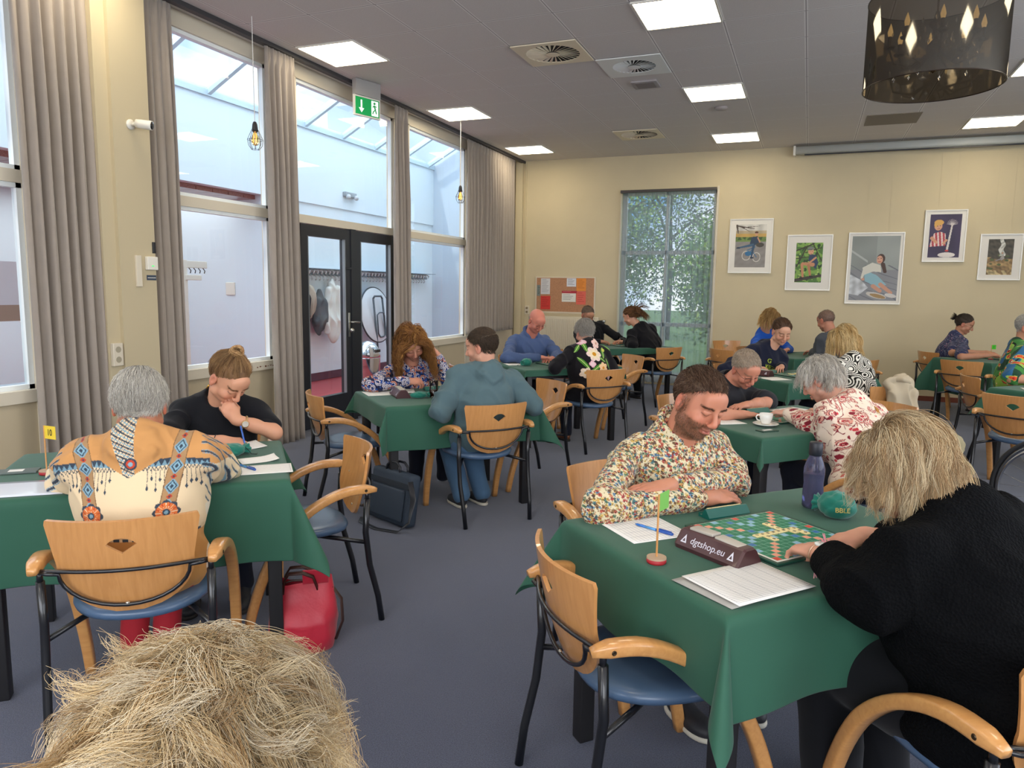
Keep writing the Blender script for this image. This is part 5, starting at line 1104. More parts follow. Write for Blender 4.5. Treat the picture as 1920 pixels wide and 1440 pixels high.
# ================================================================ PERSON
M_skin_c = {}
def skin_mat():
    if 's' not in M_skin_c:
        m = mat('skin', '#ffffff', .5, attr='col', bump=.12, bump_scale=350, bump_dist=.0006, spec=.4); b = m.node_tree.nodes['Principled BSDF']
        b.inputs['Subsurface Weight'].default_value = .12; b.inputs['Subsurface Radius'].default_value = (.01, .004, .002); b.inputs['Subsurface Scale'].default_value = .6; M_skin_c['s'] = m
    return M_skin_c['s']
def cloth_mat(name, rough=.8, bump=.25, scale=900, dist=.0008, weave=0, col=None, sheen=.08): return mat(name, col or '#ffffff', rough, attr=None if col else 'col', bump=0 if weave else bump, bump_scale=scale, bump_dist=dist, weave=weave, sheen=sheen, spec=.2)
def person(label, pel, head, look, hd, hands, skin='#c98f72', fem=False, bulk=1.0, sw=.185, roll=0, face={}, shirt=None, pants=None, shoes=None, glasses=None, hair=None, near=False, h=None, neck=None, rshift=0, feet=None, sleeve='long', extra=None, fat=0, group=None, name='person', neckr=None, look_up=None):
    pel = np.array(pel, float); head = np.array(head, float); a = math.radians(hd); fw = np.array([math.cos(a), math.sin(a), 0]); rt = np.array([fw[1], -fw[0], 0])
    M = frame_from(look, (0, 0, 1), roll); hh = h or (.003 if near else .0048); hb = .0045 if near else .007; loc = (float(pel[0]), float(pel[1]), 0)
    root = thing(name, label, 'person', loc, 0, group); O = np.array(loc)
    if neck is None: neck = head + M @ np.array([0, -.035, -.12]) * .75 + np.array([0, 0, -.055]) - fw * .045
    neck = np.array(neck, float); up = unit(neck - pel); f2 = unit(fw - up * np.dot(fw, up)); r2 = np.cross(f2, up)
    chest = neck - up * .17 + f2 * .02; b = bulk; skb = np.array(lin(skin)); fc = 1 if not fem else .93
    sh = {q: neck + r2 * q * sw * .97 - up * .078 + f2 * .012 for q in (-1, 1)}   # -1 left hand side of the person is -r
    arms = {}
    for q in (-1, 1):
        H_ = hands[0 if q < 0 else 1]; w_ = np.array(H_['w'], float); pole = H_.get('pole', rt * q * .5 + np.array([0, 0, -1.]) - fw * .2)
        reach = np.linalg.norm(w_ - sh[q]); 
        if reach > .53: sh[q] = sh[q] + unit(w_ - sh[q]) * min(reach - .53, .06)
        e = np.array(H_['e'], float) if 'e' in H_ else ik(sh[q], w_, .285, .255, pole); arms[q] = (sh[q], e, w_, H_)
    # ---------- body: head + neck, shoulders, both arms and hands as one mesh object
    nl = M.T @ (neck - head); nl = nl + M.T @ (f2 * .02 - up * .03); hs = head_sdf(fem, fat, nl, (neckr or (.050 if fem else .058)) * (1 + .12 * (b - 1)), face.get('smile', 0))
    V, Q = hs.mesh(hh); V = relax(V, Q, 1, .3)
    C = skin_cols(V, skb, face); Vw = V @ M.T + head; Vs = [Vw]; Qs = [Q]; Cs = [C]; n0 = len(V)
    bs = Sdf(); bs.cap(sh[-1] * .85 + neck * .15, sh[1] * .85 + neck * .15, .045, k=.03); bs.cap(neck - up * .02 + f2 * .01, chest, .06, .09, k=.04)
    V, Q = bs.mesh(.012); Vs.append(V); Qs.append(Q + n0); Cs.append(np.tile(skb, (len(V), 1))); n0 += len(V)
    ah = .0035 if near else .0048
    for q in (-1, 1):
        S_, E_, W_, H_ = arms[q]; s = Sdf(); ab = (.9 if fem else 1.0) * (1 + .35 * (b - 1))
        s.cap(S_, E_, .046 * ab, .038 * ab); s.cap(E_, E_ * .45 + W_ * .55, .039 * ab, .033 * ab, k=.02); s.cap(E_ * .5 + W_ * .5, W_, .034 * ab, .0235, k=.02)
        if H_.get('show', True): hand_prims(s, W_, H_['d'], H_.get('n', (0, 0, 1)), (q if H_.get('flip') else -q) , H_.get('curl', .45), H_.get('thumb', .5), .93 if fem else 1.0, H_.get('spread', 1.0))
        V, Q = s.mesh(ah); c = np.tile(skb, (len(V), 1)); kn = np.clip(1 - np.linalg.norm(V - (W_ + unit(H_['d']) * .11), axis=1) / .09, 0, 1)[:, None] * .25; c = c * (1 - kn) + np.array(lin('#c97b66')) * kn
        Vs.append(V); Qs.append(Q + n0); Cs.append(c); n0 += len(V)
    mesh_obj('body', np.concatenate(Vs) - O, np.concatenate(Qs), skin_mat(), root, True, col=np.concatenate(Cs))
    if near and face.get('beard') or face.get('brow_hair'):
        Vh = Vs[0]; Lh = (Vh - head) @ M; Nh = vnormals(Vh, Qs[0]); rg_ = np.random.default_rng(3); x, y, z = Lh[:, 0], Lh[:, 1], Lh[:, 2]; ax_ = np.abs(x)
        if face.get('beard'):
            mk = (y > -.004) & (z < -.034 - np.clip(.045 - ax_, 0, 1) * .30) & (z > -.122) & ~((np.hypot(x / 1.9, (z + .067) / .85) < .0125) & (y > .07)); mk |= (y > -.006) & (y < .022) & (ax_ > .066) & (z < .02) & (z > -.09); mk |= (y > .075) & (np.abs(z + .0535) < .0045) & (ax_ < .028)
            ii = np.nonzero(mk)[0]; ii = rg_.choice(ii, 4200); st_ = Lh[ii] + rg_.normal(0, .0012, (len(ii), 3)); dr = (Nh[ii] @ M) * .5 + np.array([0, .1, -.8]) + rg_.normal(0, .25, (len(ii), 3)); dr /= np.linalg.norm(dr, axis=1)[:, None]; t_ = np.linspace(0, 1, 3)[None, :, None]
            P = st_[:, None] + dr[:, None] * t_ * rg_.uniform(.004, .008, (len(ii), 1, 1)); strand_mesh('beard', P @ M.T + head, .00032, hair_mat(), root, hair_cols(len(ii), (face['beard'], '#5a3c2c', '#8a6648', '#7a6a5c'), rg_), O)
    if near:
        Vh = Vs[0]; Lh = (Vh - head) @ M; Nh = vnormals(Vh, Qs[0]); rg_ = np.random.default_rng(4); x, y, z = Lh[:, 0], Lh[:, 1], Lh[:, 2]; ax_ = np.abs(x); mk = (y > .05) & (ax_ > .014) & (ax_ < .050) & (np.abs(z - (.0235 - (ax_ - .034) ** 2 * 9)) < .0035); ii = np.nonzero(mk)[0]
        if len(ii):
            ii = rg_.choice(ii, 420); st_ = Lh[ii] + rg_.normal(0, .0008, (len(ii), 3)); dr = (Nh[ii] @ M) * .35 + np.stack([np.sign(x[ii]), 0 * ii, .35 - 12 * (ax_[ii] - .022)], 1) + rg_.normal(0, .15, (len(ii), 3)); dr /= np.linalg.norm(dr, axis=1)[:, None]; t_ = np.linspace(0, 1, 3)[None, :, None]
            P = st_[:, None] + dr[:, None] * t_ * rg_.uniform(.004, .008, (len(ii), 1, 1)); strand_mesh('eyebrows', P @ M.T + head, .00028, hair_mat(), root, hair_cols(len(ii), (face.get('brow', '#5b4332'),), rg_), O)
    # ---------- top
    sh_o = None
    if shirt:
        s = Sdf(); t = shirt.get('t', .012); bel = shirt.get('belly', 0)
        Rt = np.stack([r2, f2, up], 1); hips = pel + up * .02
        s.ell(chest - up * .02, ((.165 if fem else .182) * b * (sw / .185) * .96, (.115 + t * .3) * b, .20), Rt); s.ell(pel * .55 + neck * .45 - f2 * .0, ((.150) * b + t, .118 * b + t + bel * .03, .19), Rt, k=.05)
        s.ell(hips, ((.175 if fem else .165) * b + t, .135 * b + t + bel * .03, .14), Rt, k=.05); s.cap(sh[-1] * .88 + neck * .12 , sh[1] * .88 + neck * .12, .046 + t * .7, k=.035); s.cap(neck - up * .03 - r2 * .06, sh[-1] * .8 + neck * .2, .045 + t * .6, .044 + t * .6, k=.03); s.cap(neck - up * .03 + r2 * .06, sh[1] * .8 + neck * .2, .045 + t * .6, .044 + t * .6, k=.03); s.cap(neck - up * .005 - f2 * .012, chest, .062 + t * .5, .10, k=.05)
        s.cap(chest - f2 * .055 + r2 * .07, chest - f2 * .055 - r2 * .07, .055 * b, k=.05)
        if fem:
            for q in (-1, 1): s.ell(chest - up * .035 + f2 * .085 * b + r2 * q * .075, (.065 * b, .06 * b, .065 * b), Rt, k=.04)
        if bel: s.ell(pel * .6 + neck * .4 + f2 * .06, (.15 * b, .11 * b, .14), Rt, k=.05)
        for q in (-1, 1):
            S_, E_, W_, H_ = arms[q]; ab = (.9 if fem else 1.0) * (1 + .35 * (b - 1)); tw = shirt.get('sleeve_t', t); s.cap(S_, S_ * .3 + E_ * .7, .046 * ab + tw * .75, .041 * ab + tw * .9, k=.028)
            if sleeve == 'long': s.cap(S_ * .3 + E_ * .7, E_, .041 * ab + tw * .9, .040 * ab + tw, k=.02); e2 = E_ + (W_ - E_) * shirt.get('cuff', .93); s.cap(E_, e2, .040 * ab + tw, .028 * ab + tw * .75, k=.02); 
            elif sleeve == 'elbow': s.cap(S_ * .3 + E_ * .7, S_ * .08 + E_ * .92, .045 * ab + tw, .046 * ab + tw * 1.3, k=.02)
            elif sleeve == 'short': pass
        # neckline
        if shirt.get('neck', 'crew') != 'hood': 
            hn = unit(neck - chest); s.ell(neck + unit(M @ np.array([0, 0, .3]) * .5 + up) * .028 + f2 * (.03 + shirt.get('scoop', 0)), (.058 + shirt.get('scoop', 0) * .5, .062 + shirt.get('scoop', 0), .045 + shirt.get('scoop', 0) * .6), Rt, k=.008, sub=True)
        if shirt.get('collar'):
            pc = lambda a_: neck + f2 * (.012 - .068 * math.cos(a_)) + r2 * (.072 * math.sin(a_)) + up * (.040 + .034 * math.cos(a_)); cs_ = np.linspace(-2.75, 2.75, 21)
            for i in range(20): s.cap(pc(cs_[i]), pc(cs_[i + 1]), .0085, k=.006); s.cap(pc(cs_[i]) - up * .014 + (pc(cs_[i]) - neck) * .10, pc(cs_[i + 1]) - up * .014 + (pc(cs_[i + 1]) - neck) * .10, .0085, k=.008)
            for q in (-1, 1): s.cap(pc(q * 2.75), pc(q * 2.75) + r2 * q * .035 - up * .045 + f2 * .012, .008, .006, k=.006)
        if shirt.get('hood'):
            hs_ = shirt['hood'] if shirt['hood'] is not True else 1.0
            s.ell(neck - f2 * .072 - up * .045, (.095 * hs_, .040, .080), Rt, k=.025); s.cap(neck + r2 * .078 - up * .010 + f2 * .03, neck - f2 * .055 + up * .012 + r2 * .045, .022, k=.014); s.cap(neck - r2 * .078 - up * .010 + f2 * .03, neck - f2 * .055 + up * .012 - r2 * .045, .022, k=.014)
            s.cap(neck - f2 * .062 + up * .010 - r2 * .045, neck - f2 * .062 + up * .010 + r2 * .045, .024, k=.014); s.cap(neck - f2 * .098 - up * .035 - r2 * .060, neck - f2 * .105 - up * .085, .016, k=.012); s.cap(neck - f2 * .098 - up * .035 + r2 * .060, neck - f2 * .105 - up * .085, .016, k=.012)
            s.cap(neck + r2 * .07 + f2 * .05 - up * .03, neck - r2 * .07 + f2 * .05 - up * .03, .020, k=.02)
        if shirt.get('prims'): shirt['prims'](s, dict(neck=neck, up=up, f=f2, r=r2, chest=chest, pel=pel, arms=arms, sh=sh))
        s.cut(pel - np.array([0, 0, shirt.get('hem', .06)]), (0, 0, -1.), .01) if shirt.get('hem') is not None else None
        V, Q = s.mesh(shirt.get('h', hb)); Nn = vnormals(V, Q); fold = shirt.get('fold', .005)
        el = np.ones(len(V)) * .5
        for q in (-1, 1): el += np.exp(-(np.linalg.norm(V - arms[q][1], axis=1) / .12) ** 2) + .6 * np.exp(-(np.linalg.norm(V - arms[q][0], axis=1) / .13) ** 2)
        wp = V + .03 * np.stack([vnoise(V, 12, 31), vnoise(V, 12, 32), vnoise(V, 12, 33)], 1); fn = vnoise(wp * np.array([1, 1, .55]), 30, 5, 4); rid = np.clip(1 - np.abs(fn) * 1.9, -.6, 1); V = V + Nn * ((rid * .95 + vnoise(V, 60, 9) * .18) * fold * 1.25 * np.clip(el, .35, 1.8))[:, None]
        loc_c = dict(neck=neck, up=up, f=f2, r=r2, chest=chest, pel=pel, arms=arms)
        if shirt.get('fine'):
            o = mesh_obj('top', V - O, Q, None, None, True); md = o.modifiers.new('s', 'SUBSURF'); md.levels = md.render_levels = shirt['fine']; bake(o); V = np.empty(len(o.data.vertices) * 3, np.float32); o.data.vertices.foreach_get('co', V); V = V.reshape(-1, 3).astype(float) + O
            L = np.stack([(V - neck) @ r2, (V - neck) @ f2, (V - neck) @ up], 1); cc = shirt['paint'](V, L, loc_c)
            at = o.data.color_attributes.new('col', 'FLOAT_COLOR', 'POINT'); c4 = np.ones((len(V), 4), np.float32); c4[:, :3] = cc; at.data.foreach_set('color', c4.ravel()); o.data.polygons.foreach_set('use_smooth', np.ones(len(o.data.polygons), bool)); o.data.materials.append(shirt['m']); o.parent = root; o.name = shirt.get('name', 'shirt')
        else:
            L = np.stack([(V - neck) @ r2, (V - neck) @ f2, (V - neck) @ up], 1); cc = shirt['paint'](V, L, loc_c) if shirt.get('paint') else None
            o = mesh_obj(shirt.get('name', 'shirt'), V - O, Q, shirt['m'], root, True, col=cc)
        sh_o = o
    # ---------- trousers and shoes
    if pants:
        s = Sdf(); t = pants.get('t', .008); pb = 1 + .6 * (b - 1); ft = feet or [pel + fw * .36 - rt * .11, pel + fw * .36 + rt * .11]
        s.cap(pel - rt * .07 - np.array([0, 0, .01]), pel + rt * .07 - np.array([0, 0, .01]), .095 * pb + t, k=.04)
        for q, F_ in zip((-1, 1), ft):
            F_ = np.array(F_, float); F_[2] = pants.get('fz', .085); hp = pel + rt * q * .085; kn = ik(hp, F_, .42, .41, fw * 1.0 + np.array([0, 0, 1.4])); kn[2] = min(kn[2], .60)
            s.cap(hp, kn, .085 * pb + t, .058 + t, k=.03); s.cap(kn, F_, .058 + t, .042 + t, k=.02)
        V, Q = s.mesh(.008 if not near else .006); Nn = vnormals(V, Q); V = V + Nn * ((1 - np.abs(vnoise(V, 30, 2))) * .004)[:, None]; mesh_obj('trousers', V - O, Q, pants['m'], root, True)
        if shoes:
            for q, F_ in zip((-1, 1), ft):
                F_ = np.array(F_, float); g = unit(np.array(shoes['dir'][0 if q < 0 else 1]) if 'dir' in shoes else fw); s = Sdf(); z = .0
                s.ell((*(F_[:2] + g[:2] * .11), .030), (.045, .075, .034), frame_from(g), k=.03); s.ell((*(F_[:2] + g[:2] * .02), .042), (.038, .07, .045), frame_from(g), k=.03); s.cap((*F_[:2], .07), (*(F_[:2]), .10), .042, k=.02); s.cut((0, 0, .014), (0, 0, -1.), .003)
                V, Q = s.mesh(.005); o1 = mesh_obj('shoe', V - O, Q, shoes['m'], root, True)
                s = Sdf(); s.ell((*(F_[:2] + g[:2] * .11), .010), (.047, .078, .03), frame_from(g), k=.03); s.ell((*(F_[:2] + g[:2] * .015), .010), (.040, .075, .03), frame_from(g), k=.03); s.cut((0, 0, .001), (0, 0, -1.), .002); s.cut((0, 0, .020), (0, 0, 1.), .002); V, Q = s.mesh(.005); mesh_obj('sole', V - O, Q, shoes['sole'], o1, True)
    # ---------- glasses
    if glasses:
        w = MB(); gz = -.004
        for q in (-1, 1):
            pts = [(q * (.0335 + .024 * math.copysign(abs(math.cos(a_)) ** .7, math.cos(a_))), .099 - .004 * abs(math.cos(a_)), gz + .017 * math.copysign(abs(math.sin(a_)) ** .7, math.sin(a_))) for a_ in np.linspace(0, 2 * PI, 21)[:-1]]; w.tube(pts, glasses.get('r', .0011), 5, closed=True, up=(0, 1, 0)); w.tube([(q * .0575, .094, gz + .006), (q * .074, .075, gz + .006), (q * .081, .0, .004), (q * .080, -.02, -.012)], glasses.get('r', .0011), 5)
        w.tube([(-.010, .099, gz + .004), (0, .103, gz + .006), (.010, .099, gz + .004)], glasses.get('r', .0011), 5); Vg = np.array(w.V) @ M.T + head - O
        mesh_obj('glasses', Vg, w.F, mat('glasses_frame', glasses.get('col', '#4a4038'), .3, glasses.get('metal', .6)), root, True)
    if hair: hair(root, M, head, O)
    if extra: extra(root, dict(M=M, head=head, O=O, neck=neck, up=up, f=f2, r=r2, chest=chest, pel=pel, arms=arms, shirt=sh_o))
    return root
# ---- hair styles
def hair_short(pal, L=.022, n=2600, comb=(0, .6, .2), thick=.006, r0=.0009, bald=None, base=None, up=.5, line=0, w=None, k=5, seed=1, jit=.12):
    def f(root, M, head, O):
        rng = np.random.default_rng(seed); g = M.T @ np.array([0, 0, -1.])
        # close cap following the skull
        s = Sdf(); s.ell(HC, HR * np.array([.985, .985, .975]) + thick * .6, k=.01); V, Q = s.mesh(.0042 if r0 < .0012 else .006); keep = V[:, 2] > hairline(V[:, 1]) + line - .001
        if bald: keep &= ~bald(V)
        if base is not None:
            kq = keep[Q].all(1); Q2 = Q[kq]; c = np.tile(np.array(lin(base)), (len(V), 1)) * (1 + .15 * vnoise(V, 400, 2))[:, None]; u = np.unique(Q2); mp_ = np.full(len(V), -1); mp_[u] = np.arange(len(u)); Vc = V[u] + (V[u] - HC) / HR * .0 
            mesh_obj('hair_cap', (Vc @ M.T + head - O), mp_[Q2], hair_mat(), root, True, col=c[u])
        R0 = roots(n, rng, line, (lambda p: ~bald(p)) if bald else None); nr = (R0 - HC) / HR ** 2; nr /= np.linalg.norm(nr, axis=1)[:, None]; cb = comb(R0) if callable(comb) else np.tile(np.array(comb, float), (n, 1))
        cb = cb - nr * np.sum(cb * nr, 1)[:, None]; cb /= np.linalg.norm(cb, axis=1)[:, None] + 1e-6; D0 = nr * up + cb + rng.normal(0, jit, (n, 3)); LL = L(R0) * rng.uniform(.7, 1.15, n) if callable(L) else L * rng.uniform(.7, 1.15, n)
        P = grow(R0, D0, LL, k, g, None, rng, shell=thick, inertia=1, gw=.12, jitter=.05); strand_mesh('hair', P @ M.T + head, r0, hair_mat(), root, hair_cols(n, pal, rng, w), O)
    return f
def shell_cap(root, M, head, O, t, base, hh=.006, line=-.004, name='hair_cap'):
    s = Sdf(); s.ell(HC, HR + t - .004, k=.01); V, Q = s.mesh(hh); keep = V[:, 2] > hairline(V[:, 1]) + line; Q2 = Q[keep[Q].all(1)]; u = np.unique(Q2); mp_ = np.full(len(V), -1); mp_[u] = np.arange(len(u))
    c = np.tile(np.array(lin(base)), (len(u), 1)) * (1 + .2 * vnoise(V[u] * np.array([1, .3, .3]), 300, 2))[:, None]; mesh_obj(name, V[u] @ M.T + head - O, mp_[Q2], hair_mat(), root, True, col=c)
def hair_long(pal, L=.24, guides=260, nc=12, r0=.0012, base='#6b5032', part=(0, 0), gw=.22, wave=.01, wfreq=60, k=12, seed=1, thick=.02, rad=.007, frizz=.0006, w=None, flow=None, end=.4, inertia=.75, lift=.45, only=None, nside=3, spread=1.0, coll=None, clear=.062, jit=.04, line=0, tipr=.3):
    def f(root, M, head, O):
        rng = np.random.default_rng(seed); g = M.T @ np.array([0, 0, -1.]); shell_cap(root, M, head, O, .006, base, line=line - .004)
        R0 = roots(guides, rng, line, only); shell_line = line; nr = (R0 - HC) / HR ** 2; nr /= np.linalg.norm(nr, axis=1)[:, None]
        away = R0 - np.array([part[0], part[1], HC[2] + HR[2]]); away[:, 2] *= .3; away -= nr * np.sum(away * nr, 1)[:, None]; away /= np.linalg.norm(away, axis=1)[:, None] + 1e-6
        D0 = away * spread + nr * lift; LL = (L(R0) if callable(L) else L) * rng.uniform(.82, 1.12, guides)
        G = grow(R0, D0, LL, k, g, flow, rng, shell=thick, wave=wave, wfreq=wfreq, inertia=inertia, gw=gw, jitter=jit, clear=clear, coll=(lambda q: coll(q, M, head)) if coll else None); P = clump(G, nc, rng, rad, end, frizz); gc = hair_cols(guides, pal, rng, w) * np.clip(.92 + .26 * vnoise(R0, 34, 7), .55, 1.25)[:, None]; c = np.repeat(gc, nc, 0) * .6 + hair_cols(guides * nc, pal, rng, w) * .4  # root noise darkens some locks: hair shadow put into the strand colour
        strand_mesh('hair', P @ M.T + head, r0, hair_mat(), root, c, O, tip=tipr, nside=nside)
    return f
W3 = lambda key, u, v, z=0: np.array(T(key, u, v, z))
dirT = lambda key, deg: np.array([math.cos(TABLES[key][2] + math.radians(deg)), math.sin(TABLES[key][2] + math.radians(deg)), 0])
A_ = lambda *c: np.array([lin(x) for x in c])
def flat(c):
    cc = np.array(lin(c)); return lambda V, L, D: np.tile(cc, (len(V), 1)) * (1 + .03 * vnoise(V, 60, 4))[:, None]
M_clth = cloth_mat('fabric', .85); M_knit = mat('knit_black', '#07080a', .95, weave=1.0, bump_scale=150, bump_dist=.004, spec=.1); M_jean = cloth_mat('denim', .8, col='#4d6a86', scale=500); M_dark = cloth_mat('dark_trousers', .85, col='#1b1e2a'); M_blk = cloth_mat('black_trousers', .9, col='#0e0f13'); M_redp = cloth_mat('red_trousers', .75, col='#a3242e')
M_shoeb = mat('shoe_brown', '#7a4a2c', .5); M_shoeg = mat('shoe_grey', '#77787a', .7); M_shoed = mat('shoe_dark', '#2a2a2e', .6); M_sole = mat('sole_white', '#cfc8b8', .6); M_soled = mat('sole_dark', '#2a2420', .7)
def cells(V, D, s, seed, dens=1.9):
    from mathutils import kdtree
    rng = np.random.default_rng(seed); lo = V.min(0) - .02; hi = V.max(0) + .02; n = int(np.prod(hi - lo) / s ** 3 * dens); pts = rng.uniform(lo, hi, (n, 3)); kd = kdtree.KDTree(n)
    for i, p in enumerate(pts): kd.insert(p, i)
    kd.balance(); J = np.fromiter((kd.find(v)[1] for v in V), int, len(V)); an = rng.uniform(0, 2 * PI, n); Dv = V - pts[J]
    u = Dv @ D['r']; w = Dv @ D['up']; f = Dv @ D['f']; u = np.where(np.abs(u) > np.abs(f) * .5, u, u + f * .7); ca, sa = np.cos(an[J]), np.sin(an[J])
    return J, n, u * ca + w * sa, -u * sa + w * ca, rng
def butterfly(V, L, D):
    C = np.tile(np.array(lin('#d8cba8')), (len(V), 1)); J, n, x, y, rng = cells(V, D, .0135, 4, 2.0)
    pal = A_('#a84545', '#b85a4a', '#6288a4', '#4a7478', '#c9a256', '#8c6b4c', '#cfae62', '#63886a', '#6a5244', '#bf7a52'); ci = rng.integers(0, len(pal), n)
    th = np.arctan2(y, np.abs(x)); rr = np.hypot(x, y); R = .0062 * (.45 + .55 * np.abs(np.sin(2 * th + .5))) + .0006; wing = rr < R; C[wing] = pal[ci[J[wing]]]; e = wing & (rr > R - .0010); C[e] = C[e] * .45; C[(np.abs(x) < .001) & (np.abs(y) < .0055)] = lin('#3a2c28'); return C
def swirl(V, L, D):
    C = np.tile(np.array(lin('#1d2447')), (len(V), 1)); J, n, x, y, rng = cells(V, D, .042, 8, 1.7); r = np.hypot(x, y) + .0025 * np.arctan2(y, x) / PI; th = np.arctan2(y, x); fl = rng.random(n)[J]
    C[r < .0235] = lin('#2c57a8'); m = (r > .016) & (r < .0235) & (th > -2.2); C[m] = np.where(fl[m, None] < .5, lin('#c98468'), lin('#b9b6c4')); m = (r > .0085) & (r < .0125) & (np.abs(th) < 2.4); C[m] = lin('#e3d6cc'); C[r < .0065] = lin('#1a1f45'); m = (r > .0135) & (r < .016); C[m] = lin('#141a38'); return C
def zebra(V, L, D):
    P = np.stack([L[:, 0], L[:, 2], L[:, 1] * .6], 1); w = P + .022 * np.stack([vnoise(P, 26, 1), vnoise(P, 26, 2), vnoise(P, 26, 3)], 1); f = vnoise(w, 30, 11, 4) * 3.1; s = np.sin(f * 5.6 + .6 * vnoise(P, 50, 5)); return np.where(s[:, None] > .18, lin('#e8e4d8'), lin('#17150f'))
def paisley(V, L, D):
    C = np.tile(np.array(lin('#ead6c2')), (len(V), 1)); J, n, x, y, rng = cells(V, D, .062, 15, 1.7); k = rng.random(n)[J]; yy = y + .35 * np.maximum(x, -.01) ; r = np.hypot(x * (1 - .25 * np.sign(y)), yy * 1.35) + .0018 * np.arctan2(y, x); dk = np.array(lin('#7a1f2c')); rd = np.array(lin('#c8434a')); pk = np.array(lin('#e2a08e'))
    big = k < .62; C[big & (r < .031)] = dk; C[big & (r < .0275)] = pk * .95; C[big & (r < .0225)] = dk; C[big & (r < .0185)] = lin('#ead6c2'); C[big & (r < .013)] = rd; C[big & (r < .0085)] = dk; C[big & (r < .004)] = pk
    sm = ~big; r2_ = np.hypot(x - .008, y); C[sm & (r2_ < .013)] = dk * 1.25; r3_ = np.hypot(x + .014, y - .006); C[sm & (r3_ < .008)] = rd
    v = np.abs(vnoise(V, 85, 6)); C[(v < .09) & (r > .033)] = dk * 1.1; return C
def floral(V, L, D):
    C = np.tile(np.array(lin('#151318')), (len(V), 1)); x, y, z = L[:, 0], L[:, 1], L[:, 2]; back = y < .06
    def fl(cx, cz, R, npet, c1, c2, cc, ph=0):
        dx, dz = x - cx, z - cz; r = np.hypot(dx, dz); th = np.arctan2(dz, dx) + ph; e = R * (.72 + .28 * np.abs(np.cos(npet * th / 2))); m = back & (r < e); t_ = (r / R)[:, None]; C[m] = (np.array(lin(c1)) * (1 - t_) + np.array(lin(c2)) * t_)[m]; ed = back & (np.abs(np.sin(npet * th / 2 + PI / 2 * 0)) < .10) & (r < e) & (r > R * .3); C[ed] = C[ed] * .75; m = back & (r < R * .26); C[m] = lin(cc)
    def leaf(cx, cz, a, l, w_, c):
        dx, dz = x - cx, z - cz; u = dx * math.cos(a) + dz * math.sin(a); v = -dx * math.sin(a) + dz * math.cos(a); m = back & ((u / l) ** 2 + (v / w_) ** 2 < 1); C[m] = lin(c); m = m & (np.abs(v) < w_ * .15); C[m] = lin('#c9dc8a')
    for q in ((-.09, -.02, 1.9, .07, .02), (-.02, -.24, .6, .08, .018), (.10, -.09, 1.2, .06, .022), (-.13, -.19, 2.2, .07, .018), (.14, -.2, 1.9, .06, .018), (-.05, -.33, .3, .06, .02), (.05, -.15, 2.5, .05, .012), (-.16, -.05, .8, .05, .016), (.18, -.02, 2.4, .06, .015)): leaf(q[0], q[1], q[2], q[3], q[4], '#4f8a35')
    fl(-.015, -.105, .075, 6, '#f2e6a8', '#e9cfd2', '#c98a1e'); fl(.03, .0, .05, 5, '#f0dcd0', '#eec3bd', '#d9a08a', 1); fl(-.10, .03, .045, 4, '#f4e2e4', '#e3a9b6', '#d98a9a', .5); fl(-.055, -.20, .035, 4, '#f4e6e8', '#dfa3b4', '#e8c9d0'); fl(.06, -.235, .055, 6, '#f2cf9a', '#f0c8a0', '#d98f3e', .4); fl(-.12, -.28, .05, 5, '#f6ecd8', '#f0d8c0', '#e0a850', .2); fl(.12, -.06, .024, 3, '#cfcf6a', '#9db14a', '#e4c85a'); fl(.0, -.36, .06, 6, '#f2e0c0', '#e8c0b0', '#d0a050'); fl(.17, -.3, .05, 5, '#f4dfd8', '#e6b3b8', '#d99aa0')
    return C
def frog(V, L, D):
    P = np.stack([L[:, 0], L[:, 2], L[:, 1]], 1); a = vnoise(P, 16, 3); b_ = vnoise(P, 20, 8); C = np.tile(np.array(lin('#1f3f2c')), (len(V), 1)); C[a > -.3] = lin('#3f7d3a'); C[a > .25] = lin('#86b04a'); C[b_ > .75] = lin('#2f5f86'); C[b_ < -.9] = lin('#182430'); C[np.abs(a - .25) < .06] = lin('#14261c')
    J, n, x, y, rng = cells(V, D, .11, 21, 1.6); r = np.hypot(x, y * 1.2); k = rng.uniform(.6, 1.1, n)[J]; r = r / k; C[r < .034] = lin('#a8c860'); C[r < .028] = lin('#d9562c'); C[r < .02] = lin('#c23226'); C[r < .012] = lin('#2a1512'); C[np.hypot(x - .008, y - .006) < .005] = lin('#f0ede0'); return C
def strokes(V, L, D):
    C = np.tile(np.array(lin('#2f3558')), (len(V), 1)); J, n, x, y, rng = cells(V, D, .04, 31, 1.8); yy = y - x * x * 14; m = (np.abs(yy) < .0022) & (np.abs(x) < .017); c = A_('#9aa3c4', '#b58fa4', '#8f98a8')[rng.integers(0, 3, n)[J]]; C[m] = c[m]; return C
